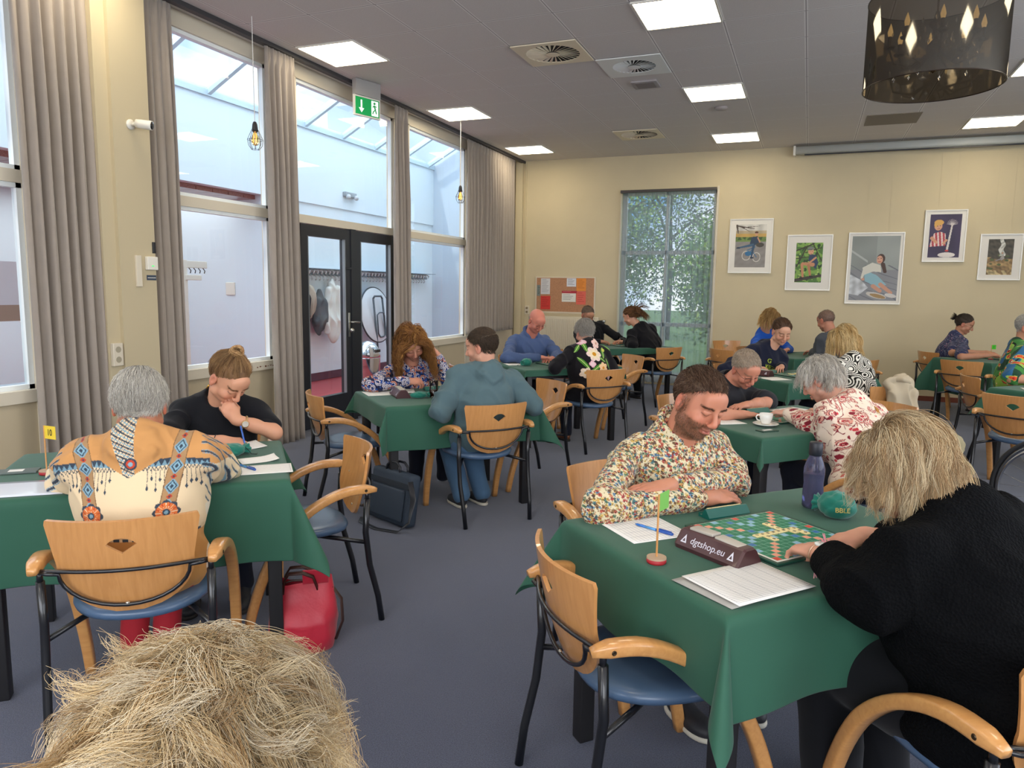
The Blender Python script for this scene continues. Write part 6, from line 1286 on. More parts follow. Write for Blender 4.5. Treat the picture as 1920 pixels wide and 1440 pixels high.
def tanjacket(V, L, D):
    x, y, z = L[:, 0], L[:, 1], L[:, 2]; tan_ = np.array(lin('#c8925a')); cream = np.array(lin('#e2cba6')); dk = np.array(lin('#3a4552')); blu = np.array(lin('#7fa3b4')); red = np.array(lin('#b8452e')); org = np.array(lin('#d9753c'))
    xc = x + .012; ax = np.abs(xc); C = np.tile(cream, (len(V), 1)); t_ = np.clip((-z - .25) / .2, 0, 1)[:, None] * .35; C = C * (1 - t_) + np.array(lin('#d9a870')) * t_
    yk = -.085 - .10 * np.clip(ax - .13, 0, 1); C[z > yk] = tan_
    trunk = ax < .24
    d = yk - z; saw = np.abs(((xc / .016) % 1) - .5) * 2; m = trunk & (d > -.016) & (d < .002); C[m] = blu * .9; m2 = m & (saw * .018 > (d + .016)); C[m2] = dk; m = trunk & (np.abs(d + .018) < .0022); C[m] = dk
    saw2 = np.abs(((xc / .011) % 1) - .5) * 2; m = trunk & (d > .002) & (d < .016) & (np.abs(saw2 - (d - .002) / .014) < .22); C[m] = dk
    k = np.floor(xc / .0125); fx = np.abs(xc / .0125 - k - .5) * .0125; ln = .03 + .045 * np.abs(np.sin(k * 1.3)) ; gap = (np.abs(ax - .02) > .03) | (ax > .05); m = trunk & gap & (d > .014) & (d < ln) & (fx < .0009); C[m] = dk; m = trunk & gap & (np.abs(d - ln) / 1.9 + fx < .0045); C[m] = dk
    sx = .112 + (z + .23) * .20; q = np.abs(ax - sx); st = (z > -.255) & (q < .024) & (y < .09); C[st] = np.array(lin('#a9855e')); C[st & (q > .0215)] = np.array(lin('#7a5a3c')); zz = (z / .062) % 1; dia = np.abs(zz - .5) * .062 * .8 + q
    C[st & (dia < .021)] = blu; C[st & (dia < .016)] = dk; C[st & (dia < .012)] = blu * 1.1; C[st & (dia < .006)] = dk; dia2 = np.minimum(zz, 1 - zz) * .062 + q; C[st & (dia2 < .009)] = red; C[st & (dia2 < .004)] = dk
    r = np.hypot(ax - .112, z + .235); th = np.arctan2(z + .235, ax - .112); pt = .040 * (.80 + .20 * np.abs(np.cos(4 * th))); m = (r < pt) & (y < .09); C[m] = dk; C[(r < .031) & (y < .09)] = org; C[(r < .031) & (r > .012) & (np.abs(np.sin(8 * th)) < .3) & (y < .09)] = np.array(lin('#e8d2b0')); C[(r < .031) & (r > .02) & (np.abs(np.cos(4 * th)) < .25) & (y < .09)] = red; C[(r < .011) & (y < .09)] = dk; C[(r < .006) & (y < .09)] = blu
    m = (z < -.312) & (z > -.321) & trunk & (np.sin(x * 220) > -.4); C[m] = dk; m = (z < -.321) & trunk; C[m] = np.array(lin('#c08a4e'))
    hd_ = ((y < -.06) & (z > -.12 + ax * .6) & (ax < .11)) | ((z > -.02) & (ax < .12)); C[hd_] = tan_ * .95; P = np.stack([x, z, y], 1); m = hd_ & (xc < .018) & (xc > -.05 - z * .3); v = np.abs((x * .5 + z * 1.0) / .019 % 1 - .5); v2 = np.abs((x * 1.0 - z * .6) / .012 % 1 - .5); C[m] = np.array(lin('#e0cfae')); C[m & (v < .16)] = dk; C[m & (v > .40)] = blu; C[m & (v > .2) & (v < .38) & (v2 < .14)] = dk; C[m & (v2 > .46)] = tan_; rr = np.hypot(x + .005, z + .075); C[hd_ & (rr < .02)] = dk; C[hd_ & (rr < .014)] = red; C[hd_ & (rr < .007)] = blu
    slv = ax > .215; v = np.abs((z * 1.2 + y) / .05 % 1 - .5); C[slv & (v < .09)] = dk; C[slv & (v > .11) & (v < .16)] = blu; C[slv & (z < -.24)] = np.array(lin('#ddd2bd')); return C
def two(c1, c2, cond): 
    a, b_ = np.array(lin(c1)), np.array(lin(c2)); return lambda V, L, D: np.where(cond(L)[:, None], b_, a)
S_ = lambda **k: k
# ---------------------------------------------------------------- table A
person('bearded man in a cream butterfly-print shirt with folded arms', (-.52, 2.77, .50), (-.335, 2.62, 1.085), (.66, -.62, -.40), 316,
    [dict(w=W3('A', -.16, .33, .085), d=dirT('A', 172), n=(0, 0, 1), e=W3('A', .20, .40, .05), curl=.25), dict(w=W3('A', .0, .30, .035), d=dirT('A', 5), n=(.2, -.2, 1), e=W3('A', -.42, .33, .04), curl=.3)],
    skin='#c18468', bulk=1.16, sw=.205, roll=.16, near=True, fat=.4, face=dict(beard='#6e4a36', beard_amt=.72, brow='#4f3526', ruddy=.12, smile=1),
    shirt=dict(m=cloth_mat('butterfly_cotton', .75, .3, 700), paint=butterfly, fine=1, collar=True, fold=.007, t=.012, neck='crew', cuff=.86, belly=.6, h=.0052), pants=dict(m=M_dark), shoes=dict(m=M_shoed, sole=M_sole),
    hair=hair_short(('#4a3325', '#5a4030', '#3c2a20', '#7a6250'), L=lambda p: np.where(p[:, 2] > .085, .030, .010), n=6500, comb=lambda p: np.where(p[:, 2:3] > .07, np.array([[.25, .8, .15]]), np.array([[0, -.2, -.9]])), thick=.004, r0=.0007, base='#5a4636', up=.14, k=6, line=.016))
def bw_extra(root, D):
    M, head, O = D['M'], D['head'], D['O']; S, E, Wr, H_ = D['arms'][-1]; ax = unit(Wr - E); n_ = unit(np.array([0, 0, 1.]) - ax * ax[2]); x = np.cross(ax, n_)
    w = MB(); w.tube([tuple(Wr - ax * .012 + (x * math.cos(a) + n_ * math.sin(a)) * .028 - O) for a in np.linspace(0, 2 * PI, 17)[:-1]], .003, 6, closed=True, up=tuple(ax)); br = w.build('bracelet', mat('bracelet_gold', '#cfa98c', .3, .7), root, True)
    w = MB(); w.lathe([(0, 0), (.014, 0), (.0145, .004), (.012, .006), (0, .006)], 18, c=tuple(Wr - ax * .012 + n_ * .024 - O), R=basis(Vector(x), Vector(ax), Vector(n_))); w.build('watch_face', mat('watch_white', '#e3e6e0', .2), root, True)
    pk = mat('pink_tassel', '#e59aa4', .8)
    for off in ((x * .018 + n_ * .02, n_ * .5 + ax * .9 + x * .2), (-x * .026 - n_ * .015 - ax * .03, -n_ * .6 - ax * .8)):
        w = MB(); b0 = Wr - ax * .012 + off[0] - O; dd = unit(off[1])
        for k in range(14): jit_ = np.random.default_rng(k).normal(0, .004, 3); w.tube([tuple(b0), tuple(b0 + dd * .012 + jit_ * .6), tuple(b0 + dd * .030 + jit_ * 1.6)], .0014, 4)
        w.build('tassel', pk, root)
person('blonde person in a chunky black knit sweater at the nearest board', (.50, 1.90, .50), (.245, 2.02, 1.045), (-.90, .22, -.52), 142,
    [dict(w=(.062, 2.025, .795), d=(-.62, .85, -.20), n=(-.1, .1, 1), e=(.175, 1.800, .785), curl=.55, thumb=.8), dict(w=(.185, 2.235, .79), d=(-.8, -.1, -.2), n=(0, 0, 1), e=(.42, 2.36, .76), curl=.55)],
    skin='#d39a80', fem=True, bulk=1.36, sw=.215, near=True, neck=(.365, 1.995, .965), glasses=dict(col='#7a5a2e', r=.0016, metal=.3), face=dict(brow='#8a6c48'),
    shirt=dict(m=M_knit, t=.026, fold=.010, neck='crew', cuff=.68, name='sweater', sleeve_t=.034, belly=.8, h=.006), pants=dict(m=M_blk, t=.03), shoes=dict(m=M_shoed, sole=M_soled), extra=bw_extra,
    hair=hair_long(('#d3bb92', '#b0916a', '#8a6e50', '#e2d0ac', '#a3835c'), L=lambda p: .135 + .045 * (p[:, 1] < 0), guides=560, nc=22, r0=.0006, base='#8f7452', part=(.01, .03), gw=.75, wave=.018, wfreq=34, k=16, seed=5, thick=.012, rad=.0055, lift=.14, inertia=.62, frizz=.0008, clear=.05))
# ---------------------------------------------------------------- table B
person('grey-haired person in a tan patterned hooded jacket, seen from behind', (-2.06, 1.77, .50), (-2.15, 1.86, 1.055), (-.62, .72, -.42), 127,
    [dict(w=W3('B', .04, -.10, .04), d=dirT('B', 130), e=(-2.40, 1.78, .775)), dict(w=W3('B', .14, -.06, .04), d=dirT('B', 60), e=(-2.055, 2.115, .775))],
    skin='#b97a5e', bulk=1.12, sw=.20, near=True, neck=(-2.08, 1.79, .955), shirt=dict(m=cloth_mat('fleece_print', .9, .2, 500), paint=tanjacket, fine=1, hood=True, neck='hood', t=.026, fold=.009, name='jacket', h=.005, sleeve_t=.03, hem=.10), pants=dict(m=M_redp, t=.004), shoes=dict(m=M_shoeg, sole=M_sole), feet=[(-2.36, 1.96, .08), (-2.27, 2.03, .08)],
    hair=hair_short(('#cdc8bc', '#bbb5aa', '#dcd8cf', '#a29c94'), L=.036, n=9000, comb=lambda p: np.stack([p[:, 0] * 4, -.35 + 0 * p[:, 0], -.75 - 0 * p[:, 0]], 1), thick=.007, r0=.0007, base='#aaa49a', up=.10, k=8, line=.004, jit=.10))
def bun_extra(root, D):
    M, head, O = D['M'], D['head'], D['O']
    P = lambda a: tuple(M @ np.array(a) + head - O)
    # bun of coiled strands and drawn-back hair
    rng = np.random.default_rng(2); n = 700; t_ = np.linspace(0, 1, 16); c0 = np.array([0, -.055, .125]); L = []
    for i in range(n):
        a0 = rng.uniform(0, 6.28); rr_ = rng.uniform(.012, .030); el = rng.uniform(-.9, .9); a = a0 + t_ * rng.uniform(2.5, 4.5); L.append(c0 + np.stack([np.cos(a) * rr_ * 1.15, np.sin(a) * rr_, el * .018 + .006 * np.sin(a * 2) + 0 * a], 1) + rng.normal(0, .0012, (16, 3)))
    strand_mesh('hair_bun', np.array(L) @ M.T + head, .0011, hair_mat(), root, hair_cols(n, ('#c49a68', '#a87c50', '#8a6644', '#d8b686'), rng), O)
    w = MB(); w.tube([P((.083, -.006, -.047)), P((.085, -.004, -.058)), P((.084, -.004, -.074))], .0035, 6); w.tube([P((-.083, -.006, -.047)), P((-.085, -.004, -.058)), P((-.084, -.004, -.074))], .0035, 6); w.build('earring', mat('gold', '#cf9f4a', .3, 1), root, True)
    S, E, Wr, H_ = D['arms'][-1]; ax = unit(Wr - E); n_ = unit(np.array([.1, -.9, .2]) - ax * np.dot([.1, -.9, .2], ax)); x = np.cross(ax, n_)
    w = MB(); w.tube([tuple(Wr - ax * .045 + (x * math.cos(a) * 1.05 + n_ * math.sin(a)) * .028 - O) for a in np.linspace(0, 2 * PI, 17)[:-1]], .0045, 6, closed=True, up=tuple(ax)); w.lathe([(0, 0), (.017, 0), (.018, .005), (.015, .008), (0, .008)], 20, c=tuple(Wr - ax * .045 + n_ * .026 - O), R=basis(Vector(x), Vector(ax), Vector(n_))); w.build('wristwatch', mat('watch_gold', '#c9a878', .35, .6), root, True)
    w = MB(); w.lathe([(0, 0), (.0145, 0)], 20, c=tuple(Wr - ax * .045 + n_ * .0345 - O), R=basis(Vector(x), Vector(ax), Vector(n_))); w.build('watch_dial', mat('dial', '#ece8df', .3), root)
    S, E, Wr, H_ = D['arms'][1]; ax = unit(Wr - E); x = unit(np.cross(ax, (0, 0, 1.))); n_ = np.cross(x, ax)
    w = MB(); w.tube([tuple(Wr - ax * .03 + (x * math.cos(a) + n_ * math.sin(a)) * .0265 - O) for a in np.linspace(0, 2 * PI, 17)[:-1]], .0022, 6, closed=True, up=tuple(ax)); w.build('hair_tie', M_black, root, True)
    w = MB(); b0 = Wr + unit(H_['d']) * .095 + np.array([0, 0, .0]) - O; dd = unit((-.45, .25, .8)); w.tube([tuple(b0 - dd * .03), tuple(b0 + dd * .085)], .0042, 8); w.build('pen_in_hand', mat('pen_held', '#2f63c0', .25, coat=.5), root, True)
person('young woman in a black tee with a hair bun, hand on her chin', (-2.70, 2.80, .50), (-2.515, 2.68, 1.035), (.62, -.10, -.70), 308,
    [dict(w=(-2.47, 2.66, .845), d=(-.35, -.12, .62), n=(.70, -.62, .15), e=(-2.36, 2.80, .765), curl=.85, thumb=.9), dict(w=(-2.44, 2.545, .765), d=(.75, .5, -.12), n=(.1, -.3, 1), e=(-2.66, 2.43, .765), curl=.75, thumb=.9)],
    skin='#d29a7c', fem=True, bulk=1.0, sw=.18, near=True, sleeve='short', neck=(-2.63, 2.735, .93), face=dict(brow='#6b4c34', lip='#a8504c'),
    shirt=dict(m=cloth_mat('black_tee', .9, .15, 600, col='#16171c'), t=.014, fold=.006, scoop=.02, name='tee_shirt', h=.005), pants=dict(m=M_dark), shoes=dict(m=M_shoed, sole=M_soled), extra=bun_extra,
    hair=hair_long(('#8a6848', '#a98258', '#6f5238', '#c09a6a'), L=.115, guides=330, nc=12, r0=.0007, base='#7a5a3e', gw=.0, k=9, line=.012, seed=8, thick=.004, rad=.004, wave=0, lift=.05, inertia=.35, spread=.0, jit=.015, end=.6, flow=lambda p: (lambda q: q / (np.linalg.norm(q, axis=1)[:, None] + 1e-6) * .9)(np.array([0, -.06, .135]) - p)))
# ---------------------------------------------------------------- table C
person('woman with long curly auburn hair in a navy swirl-print blouse', (-2.80, 4.93, .50), (-2.70, 4.73, 1.06), (.55, -.50, -.60), 318,
    [dict(w=(-2.545, 4.855, .965), d=(-.45, -.25, .8), n=(.7, .4, .3), e=(-2.475, 4.90, .775), curl=.7, thumb=.6), dict(w=W3('C', -.19, .22, .075), d=dirT('C', -10), n=(.2, -.5, .9), e=W3('C', -.44, .30, .05), curl=.7)],
    skin='#cf927a', fem=True, bulk=1.06, sw=.18, roll=-.22, neck=(-2.76, 4.81, .93), face=dict(brow='#8a6546', lip='#a85850'), h=.004,
    shirt=dict(m=M_clth, paint=swirl, fine=1, t=.014, fold=.006, scoop=.014, cuff=.94, name='blouse'), pants=dict(m=M_dark),
    hair=hair_long(('#a8743e', '#8a5a30', '#c28d4e', '#6f4626'), L=.30, guides=420, nc=10, r0=.0014, base='#7a5230', gw=.42, wave=.05, wfreq=95, k=26, seed=12, thick=.034, rad=.007, lift=.5, inertia=.7, frizz=.0012, end=.6, clear=.12))
def teal_prims(s, D): pass
person('young man in a faded teal hooded sweatshirt, face turned left', (-1.94, 4.27, .50), (-1.945, 4.30, 1.10), (-.95, -.02, -.22), 140,
    [dict(w=W3('C', -.05, -.16, .05), d=dirT('C', 80), e=W3('C', -.20, -.45, -.03), curl=.5), dict(w=W3('C', .26, -.20, .04), d=dirT('C', 110), e=W3('C', .46, -.47, -.04), curl=.5)],
    skin='#d09a80', bulk=1.13, sw=.20, neck=(-1.91, 4.31, .965), h=.0038, face=dict(brow='#4a3a2c', beard='#6a5848', beard_amt=.2),
    shirt=dict(m=cloth_mat('teal_fleece', .9, .2, 500, col='#546a70'), hood=True, neck='hood', t=.024, fold=.011, name='hooded_sweatshirt', sleeve_t=.026, hem=.06, h=.006), pants=dict(m=M_jean, t=.016), shoes=dict(m=M_shoed, sole=M_sole), feet=[(-2.10, 4.34, .08), (-2.00, 4.46, .08)],
    hair=hair_short(('#4a3c30', '#5a4a3a', '#3a2e26'), L=.020, n=4200, comb=lambda p: np.where(p[:, 2:3] > .06, np.array([[-.1, .8, .1]]), np.array([[0, -.3, -.8]])), thick=.004, r0=.0011, base='#4a3d31', up=.12, k=6, line=.004))
# ---------------------------------------------------------------- table D
bald_top = lambda p: (p[:, 2] > .022)
person('bald man with glasses in a blue button shirt, reaching over his board', (-2.80, 7.32, .50), (-2.60, 7.15, 1.15), (.62, -.50, -.55), 318,
    [dict(w=W3('D', .03, .10, .05), d=dirT('D', 200), e=W3('D', .22, .33, .05), curl=.5), dict(w=W3('D', -.12, .10, .06), d=dirT('D', -20), e=W3('D', -.42, .24, .05), curl=.4)],
    skin='#d08a76', bulk=1.18, sw=.205, roll=.05, fat=.5, face=dict(brow='#a08a78', brow_amt=.4, ruddy=.25), glasses=dict(col='#6a5a48'), neck=(-2.71, 7.24, 1.0),
    shirt=dict(m=cloth_mat('blue_shirt', .8, col='#4c5f88'), collar=True, t=.014, fold=.010, cuff=.92, belly=.7, scoop=.012, h=.0065), pants=dict(m=M_dark),
    hair=hair_short(('#b8aca0', '#a09488'), L=.010, n=500, comb=(0, -.3, -.8), thick=.002, r0=.0010, base=None, up=.3, k=4, bald=bald_top))
person('grey-haired woman in a black top with large pink and yellow flowers', (-1.86, 6.61, .50), (-1.975, 6.765, 1.075), (-.68, .68, -.45), 139,
    [dict(w=W3('D', -.12, -.22, .04), d=dirT('D', 80), e=W3('D', -.24, -.42, .02)), dict(w=W3('D', .25, -.18, .04), d=dirT('D', 100), e=W3('D', .36, -.46, -.02))],
    skin='#cf9a84', fem=True, bulk=1.25, sw=.195, neck=(-1.91, 6.68, .965), shirt=dict(m=M_clth, paint=floral, t=.018, fold=.006, name='blouse', h=.0055, hem=.04, fine=1), pants=dict(m=M_dark, t=.01), shoes=dict(m=M_shoeb, sole=M_soled), feet=[(-2.25, 6.62, .08), (-2.13, 6.76, .08)],
    hair=hair_short(('#a9a49c', '#8f8a84', '#bdb8b0'), L=.040, n=3200, comb=(0, -.3, -.8), thick=.010, r0=.0014, base='#938d85', up=.14, k=6, line=-.004))
# ---------------------------------------------------------------- table E
def tee_print(V, L, D):
    C = np.tile(np.array(lin('#25252a')), (len(V), 1)); m = (L[:, 1] > .04) & (np.abs(L[:, 0] + .02) < .09) & (np.abs(L[:, 2] + .26) < .05); v = vnoise(L, 90, 4); C[m & (v > .6)] = lin('#b98a2e'); C[m & (v < -.9)] = lin('#5f6e3a'); return C
person('balding man with glasses in a dark tee bending low over the coffee-cup table', (-.58, 4.98, .50), (-.345, 4.90, .985), (.52, -.62, -.60), 312,
    [dict(w=W3('E', -.03, .26, .045), d=dirT('E', 185), e=W3('E', .24, .36, .035), curl=.4), dict(w=W3('E', -.24, .07, .03), d=dirT('E', -8), e=W3('E', -.46, .14, .035), curl=.22, spread=1.6)],
    skin='#c98c72', bulk=1.12, sw=.20, roll=-.05, sleeve='elbow', fat=.2, face=dict(brow='#8a7460', ruddy=.15), glasses=dict(col='#3a3a3c'), neck=(-.46, 4.98, .90), h=.0038,
    shirt=dict(m=M_clth, paint=tee_print, t=.018, fold=.007, name='tee_shirt', belly=.4, h=.006), pants=dict(m=M_dark),
    hair=hair_short(('#b0a090', '#9a8a78', '#c8b8a4'), L=.016, n=3600, comb=(.1, .5, -.2), thick=.003, r0=.0010, base='#a89480', up=.12, k=5, line=.012))
def strap_extra(root, D):
    nk, f_, r_, u_ = D['neck'], D['f'], D['r'], D['up']; O = D['O']; w = MB(); pts = [nk + r_ * .07 + f_ * .08 - u_ * .02, nk + r_ * .075 - f_ * .02 + u_ * .035, nk + r_ * .04 - f_ * .115 - u_ * .08, nk - r_ * .03 - f_ * .155 - u_ * .20, nk - r_ * .11 - f_ * .165 - u_ * .34]; w.tube([tuple(p - O) for p in pts], 1, 10, w=(.011, .003), up=tuple(-f_)); w.build('bag_strap', mat('strap_tan', '#b47a34', .5), root, True)
    w = MB(); p = pts[2] * .6 + pts[3] * .4 - O; w.tube([tuple(p - unit(pts[3] - pts[2]) * .018), tuple(p + unit(pts[3] - pts[2]) * .018)], 1, 8, w=(.014, .006), up=tuple(-f_)); w.build('strap_buckle', mat('buckle', '#d9cfae', .4), root, True)
person('white-haired woman in a cream and red paisley tunic, hunched forward', (.37, 4.08, .50), (.085, 4.34, 1.005), (-.80, .28, -.58), 140,
    [dict(w=W3('E', -.09, -.13, .06), d=dirT('E', 110), e=W3('E', -.12, -.40, .02), curl=.6), dict(w=W3('E', .22, -.10, .05), d=dirT('E', 100), e=W3('E', .34, -.36, .02), curl=.6)],
    skin='#d3a08a', fem=True, bulk=1.28, sw=.20, neck=(.235, 4.25, .905), face=dict(brow='#b0a090', brow_amt=.4), h=.004, extra=strap_extra,
    shirt=dict(m=M_clth, paint=paisley, fine=1, t=.020, fold=.008, name='tunic', cuff=.9, sleeve_t=.024, h=.006), pants=dict(m=M_dark), shoes=dict(m=M_shoed, sole=M_soled),
    hair=hair_long(('#cfc8bd', '#b8b0a4', '#e0dbd2', '#a8a094'), L=.085, guides=330, nc=10, r0=.0011, base='#b5ada2', gw=.42, wave=.012, k=10, seed=22, thick=.016, rad=.006, lift=.35, inertia=.65, frizz=.0012, part=(0, -.02)))
# ---------------------------------------------------------------- table F
def kieken(root, D):
    nk, f_, r_, u_ = D['neck'], D['f'], D['r'], D['up']; c = nk - u_ * .15 + f_ * .1 - D['O']; m1 = mat('print_lime', '#a8b83a', .7)
    wrap_text(root, D['shirt'], 'KIEKEN', .052, m1, c, -r_, u_, f_, .009); wrap_text(root, D['shirt'], 'Go', .055, m1, c + u_ * .052 + r_ * .03, -r_, u_, f_, .009)
person('dark-haired person in a navy hoodie with lime lettering', (-.50, 7.50, .50), (-.215, 7.36, 1.115), (.34, -.78, -.42), 312,
    [dict(w=W3('F', .05, .27, .05), d=dirT('F', 215), e=W3('F', .24, .46, .02), curl=.6), dict(w=W3('F', -.26, .27, .05), d=dirT('F', -25), e=W3('F', -.44, .48, .02), curl=.6)],
    skin='#d29f84', fem=True, bulk=1.05, sw=.185, neck=(-.32, 7.42, .965), face=dict(brow='#4a3426', lip='#b06058'), h=.0042, extra=kieken,
    shirt=dict(m=cloth_mat('navy_fleece', .9, col='#1c2033'), hood=True, neck='hood', t=.024, fold=.008, name='hoodie', cuff=.9, h=.0065), pants=dict(m=M_dark),
    hair=hair_long(('#5a4030', '#4a3426', '#6e5038'), L=.11, guides=200, nc=9, r0=.0014, base='#4d382a', gw=.0, k=8, thick=.003, rad=.004, wave=0, lift=.05, inertia=.35, spread=.0, jit=.015, flow=lambda p: (lambda q: q / (np.linalg.norm(q, axis=1)[:, None] + 1e-6))(np.array([0, -.12, .02]) - p)))
person('blonde woman in a black and white swirl-striped top, looking down to the left', (.44, 6.62, .50), (.285, 6.72, 1.085), (-.82, .12, -.55), 142,
    [dict(w=W3('F', .0, -.16, .06), d=dirT('F', 95), e=W3('F', -.10, -.42, .02), curl=.6), dict(w=W3('F', .28, -.14, .06), d=dirT('F', 100), e=W3('F', .40, -.38, .02), curl=.5)],
    skin='#cf937c', fem=True, bulk=1.12, sw=.185, sleeve='elbow', neck=(.36, 6.67, .95), face=dict(brow='#8a6c48'), shirt=dict(m=M_clth, paint=zebra, fine=1, t=.016, fold=.005, scoop=.012, name='top', h=.0065), pants=dict(m=M_dark), shoes=dict(m=M_shoed, sole=M_soled),
    hair=hair_long(('#dcbf8a', '#c4a26c', '#a8854f', '#e8d2a0'), L=.19, guides=300, nc=9, r0=.0015, base='#b08e58', gw=.8, wave=.016, wfreq=45, k=12, seed=33, thick=.016, rad=.006, lift=.18, inertia=.6))
# ---------------------------------------------------------------- table I
person('man with glasses in a black shirt bending over the table by the radiator', (-2.82, 10.16, .50), (-2.83, 9.84, 1.135), (.62, -.55, -.55), 314,
    [dict(w=W3('I', .02, .16, .05), d=dirT('I', 200), e=W3('I', .20, .36, .03), curl=.5), dict(w=W3('I', -.30, .16, .05), d=dirT('I', -20), e=W3('I', -.48, .34, .03), curl=.5)],
    skin='#b98468', bulk=1.08, sw=.20, neck=(-2.86, 9.98, .99), glasses=dict(col='#5a2a2a', metal=0), face=dict(brow='#4a3a2e', beard='#5a4a40', beard_amt=.3), h=.0055,
    shirt=dict(m=cloth_mat('black_cotton', .9, col='#17181d'), collar=True, t=.016, fold=.008, h=.008), pants=dict(m=M_dark),
    hair=hair_short(('#5f5046', '#6e5e52'), L=.008, n=900, comb=(0, .3, -.2), thick=.002, r0=.0014, base='#6a584a', up=.3, k=4, line=.02))
person('woman in black with a brown ponytail, seen from behind near the sheer curtain', (-1.86, 9.64, .50), (-2.195, 9.68, 1.14), (-.88, .38, -.45), 148,
    [dict(w=W3('I', -.02, -.02, .06), d=dirT('I', 100), e=W3('I', -.10, -.30, .03), curl=.6), dict(w=W3('I', .20, .0, .06), d=dirT('I', 110), e=W3('I', .30, -.28, .03), curl=.6)],
    skin='#d29c80', fem=True, bulk=1.10, sw=.19, neck=(-2.05, 9.68, 1.01), h=.0055, shirt=dict(m=cloth_mat('black_jersey', .9, col='#111116'), t=.022, fold=.008, sleeve_t=.028, name='sweater', h=.008), pants=dict(m=M_blk), shoes=dict(m=M_shoed, sole=M_soled),
    hair=hair_long(('#6e4a30', '#8a6040', '#54382a', '#a07648'), L=.20, guides=220, nc=8, r0=.0018, base='#5f4030', gw=.12, wave=.006, k=11, seed=41, thick=.006, rad=.005, lift=.05, inertia=.6, spread=0, flow=lambda p: (lambda q: q / (np.linalg.norm(q, axis=1)[:, None] + 1e-6) * .7)(np.array([0, -.13, .01]) - p) * (p[:, 1:2] > -.10)))
# ---------------------------------------------------------------- table J, G, H
person('blond person in a bright blue sweater behind the dark hoodie', (-.55, 10.05, .50), (-.42, 9.72, 1.15), (.72, .10, -.55), 330,
    [dict(w=W3('J', -.05, .18, .05), d=dirT('J', 200), e=W3('J', .15, .36, .03)), dict(w=W3('J', -.3, .12, .05), d=dirT('J', -20), e=W3('J', -.46, .28, .03))],
    skin='#d09a80', fem=True, bulk=1.05, sw=.19, neck=(-.50, 9.83, .99), h=.006, shirt=dict(m=cloth_mat('blue_jersey', .8, col='#1f56b8'), t=.018, fold=.008, name='sweater', h=.008), pants=dict(m=M_dark),
    hair=hair_long(('#c49a5e', '#a87e48', '#8a6438', '#d8b47a'), L=.17, guides=200, nc=7, r0=.002, base='#9a7444', gw=.8, wave=.012, k=10, seed=51, thick=.014, rad=.007, lift=.15, inertia=.6))
person('man with shaved head in a dark grey hooded jacket under the pictures', (.40, 9.05, .50), (.20, 9.28, 1.165), (-.70, .62, -.35), 137,
    [dict(w=W3('J', .0, -.16, .05), d=dirT('J', 90), e=W3('J', -.16, -.38, .0)), dict(w=W3('J', .28, -.14, .05), d=dirT('J', 100), e=W3('J', .42, -.36, .0))],
    skin='#b98068', bulk=1.15, sw=.21, neck=(.30, 9.20, 1.01), h=.006, shirt=dict(m=cloth_mat('grey_fleece', .9, col='#474a50'), hood=True, neck='hood', t=.024, fold=.009, name='hooded_jacket', h=.008), pants=dict(m=M_dark),
    hair=hair_short(('#6a5a50', '#5a4c44'), L=.005, n=700, comb=(0, .2, -.3), thick=.001, r0=.0014, base='#7a6256', up=.3, k=3))
person('woman with glasses in a navy patterned blouse at the back wall', (1.68, 10.72, .50), (1.85, 10.72, 1.12), (.90, -.22, -.42), 5,
    [dict(w=W3('G', .0, .12, .07), d=(.9, -.3, 0), e=W3('G', -.28, .34, .05), curl=.5), dict(w=W3('G', -.18, -.08, .06), d=(.9, .1, 0), e=W3('G', -.46, .06, .03), curl=.6)],
    skin='#b98468', fem=True, bulk=1.28, sw=.195, sleeve='elbow', neck=(1.77, 10.72, .98), glasses=dict(col='#c9b8a0'), face=dict(brow='#4a3a30'), h=.0055,
    shirt=dict(m=M_clth, paint=strokes, fine=1, t=.018, fold=.006, name='blouse', h=.0085), pants=dict(m=M_dark), shoes=dict(m=M_shoed, sole=M_soled),
    hair=hair_long(('#4a4038', '#5f544a', '#2e2622'), L=.10, guides=170, nc=8, r0=.0017, base='#443a32', gw=.0, k=8, thick=.003, rad=.004, wave=0, lift=.05, inertia=.35, spread=.0, jit=.015, flow=lambda p: (lambda q: q / (np.linalg.norm(q, axis=1)[:, None] + 1e-6))(np.array([0, -.125, .035]) - p)),
    extra=lambda root, D: strand_mesh('hair_tuft', np.array([[D['M'] @ (np.array([0, -.11, .03]) + t_ * np.array([math.sin(i * 2.4) * .045, -.05 - .02 * math.sin(i), math.cos(i * 1.7) * .045])) + D['head'] for t_ in np.linspace(0, 1, 5)] for i in range(140)]), .0025, hair_mat(), root, np.tile(A_('#241d1a'), (140, 1)), D['O']))
person('grey-haired man in a green tree-frog print shirt at the right edge', (1.72, 7.66, .50), (1.815, 7.66, 1.205), (.82, -.52, -.22), 350,
    [dict(w=(1.95, 7.42, .80), d=(.9, -.3, 0), e=(1.72, 7.42, .80), curl=.4), dict(w=(1.90, 7.20, .79), d=(.95, .2, 0), e=(1.62, 7.22, .79), curl=.4)],
    skin='#c08a6e', bulk=1.15, sw=.21, sleeve='elbow', neck=(1.76, 7.66, 1.06), h=.0048, face=dict(brow='#9a8a7a'), shirt=dict(m=M_clth, paint=frog, fine=1, t=.02, fold=.006, name='shirt', h=.0075), pants=dict(m=M_dark),
    hair=hair_short(('#b5b3ad', '#9d9a94', '#cac8c2'), L=.014, n=1800, comb=(0, .3, -.5), thick=.003, r0=.0013, base='#a5a29b', up=.12, k=4))
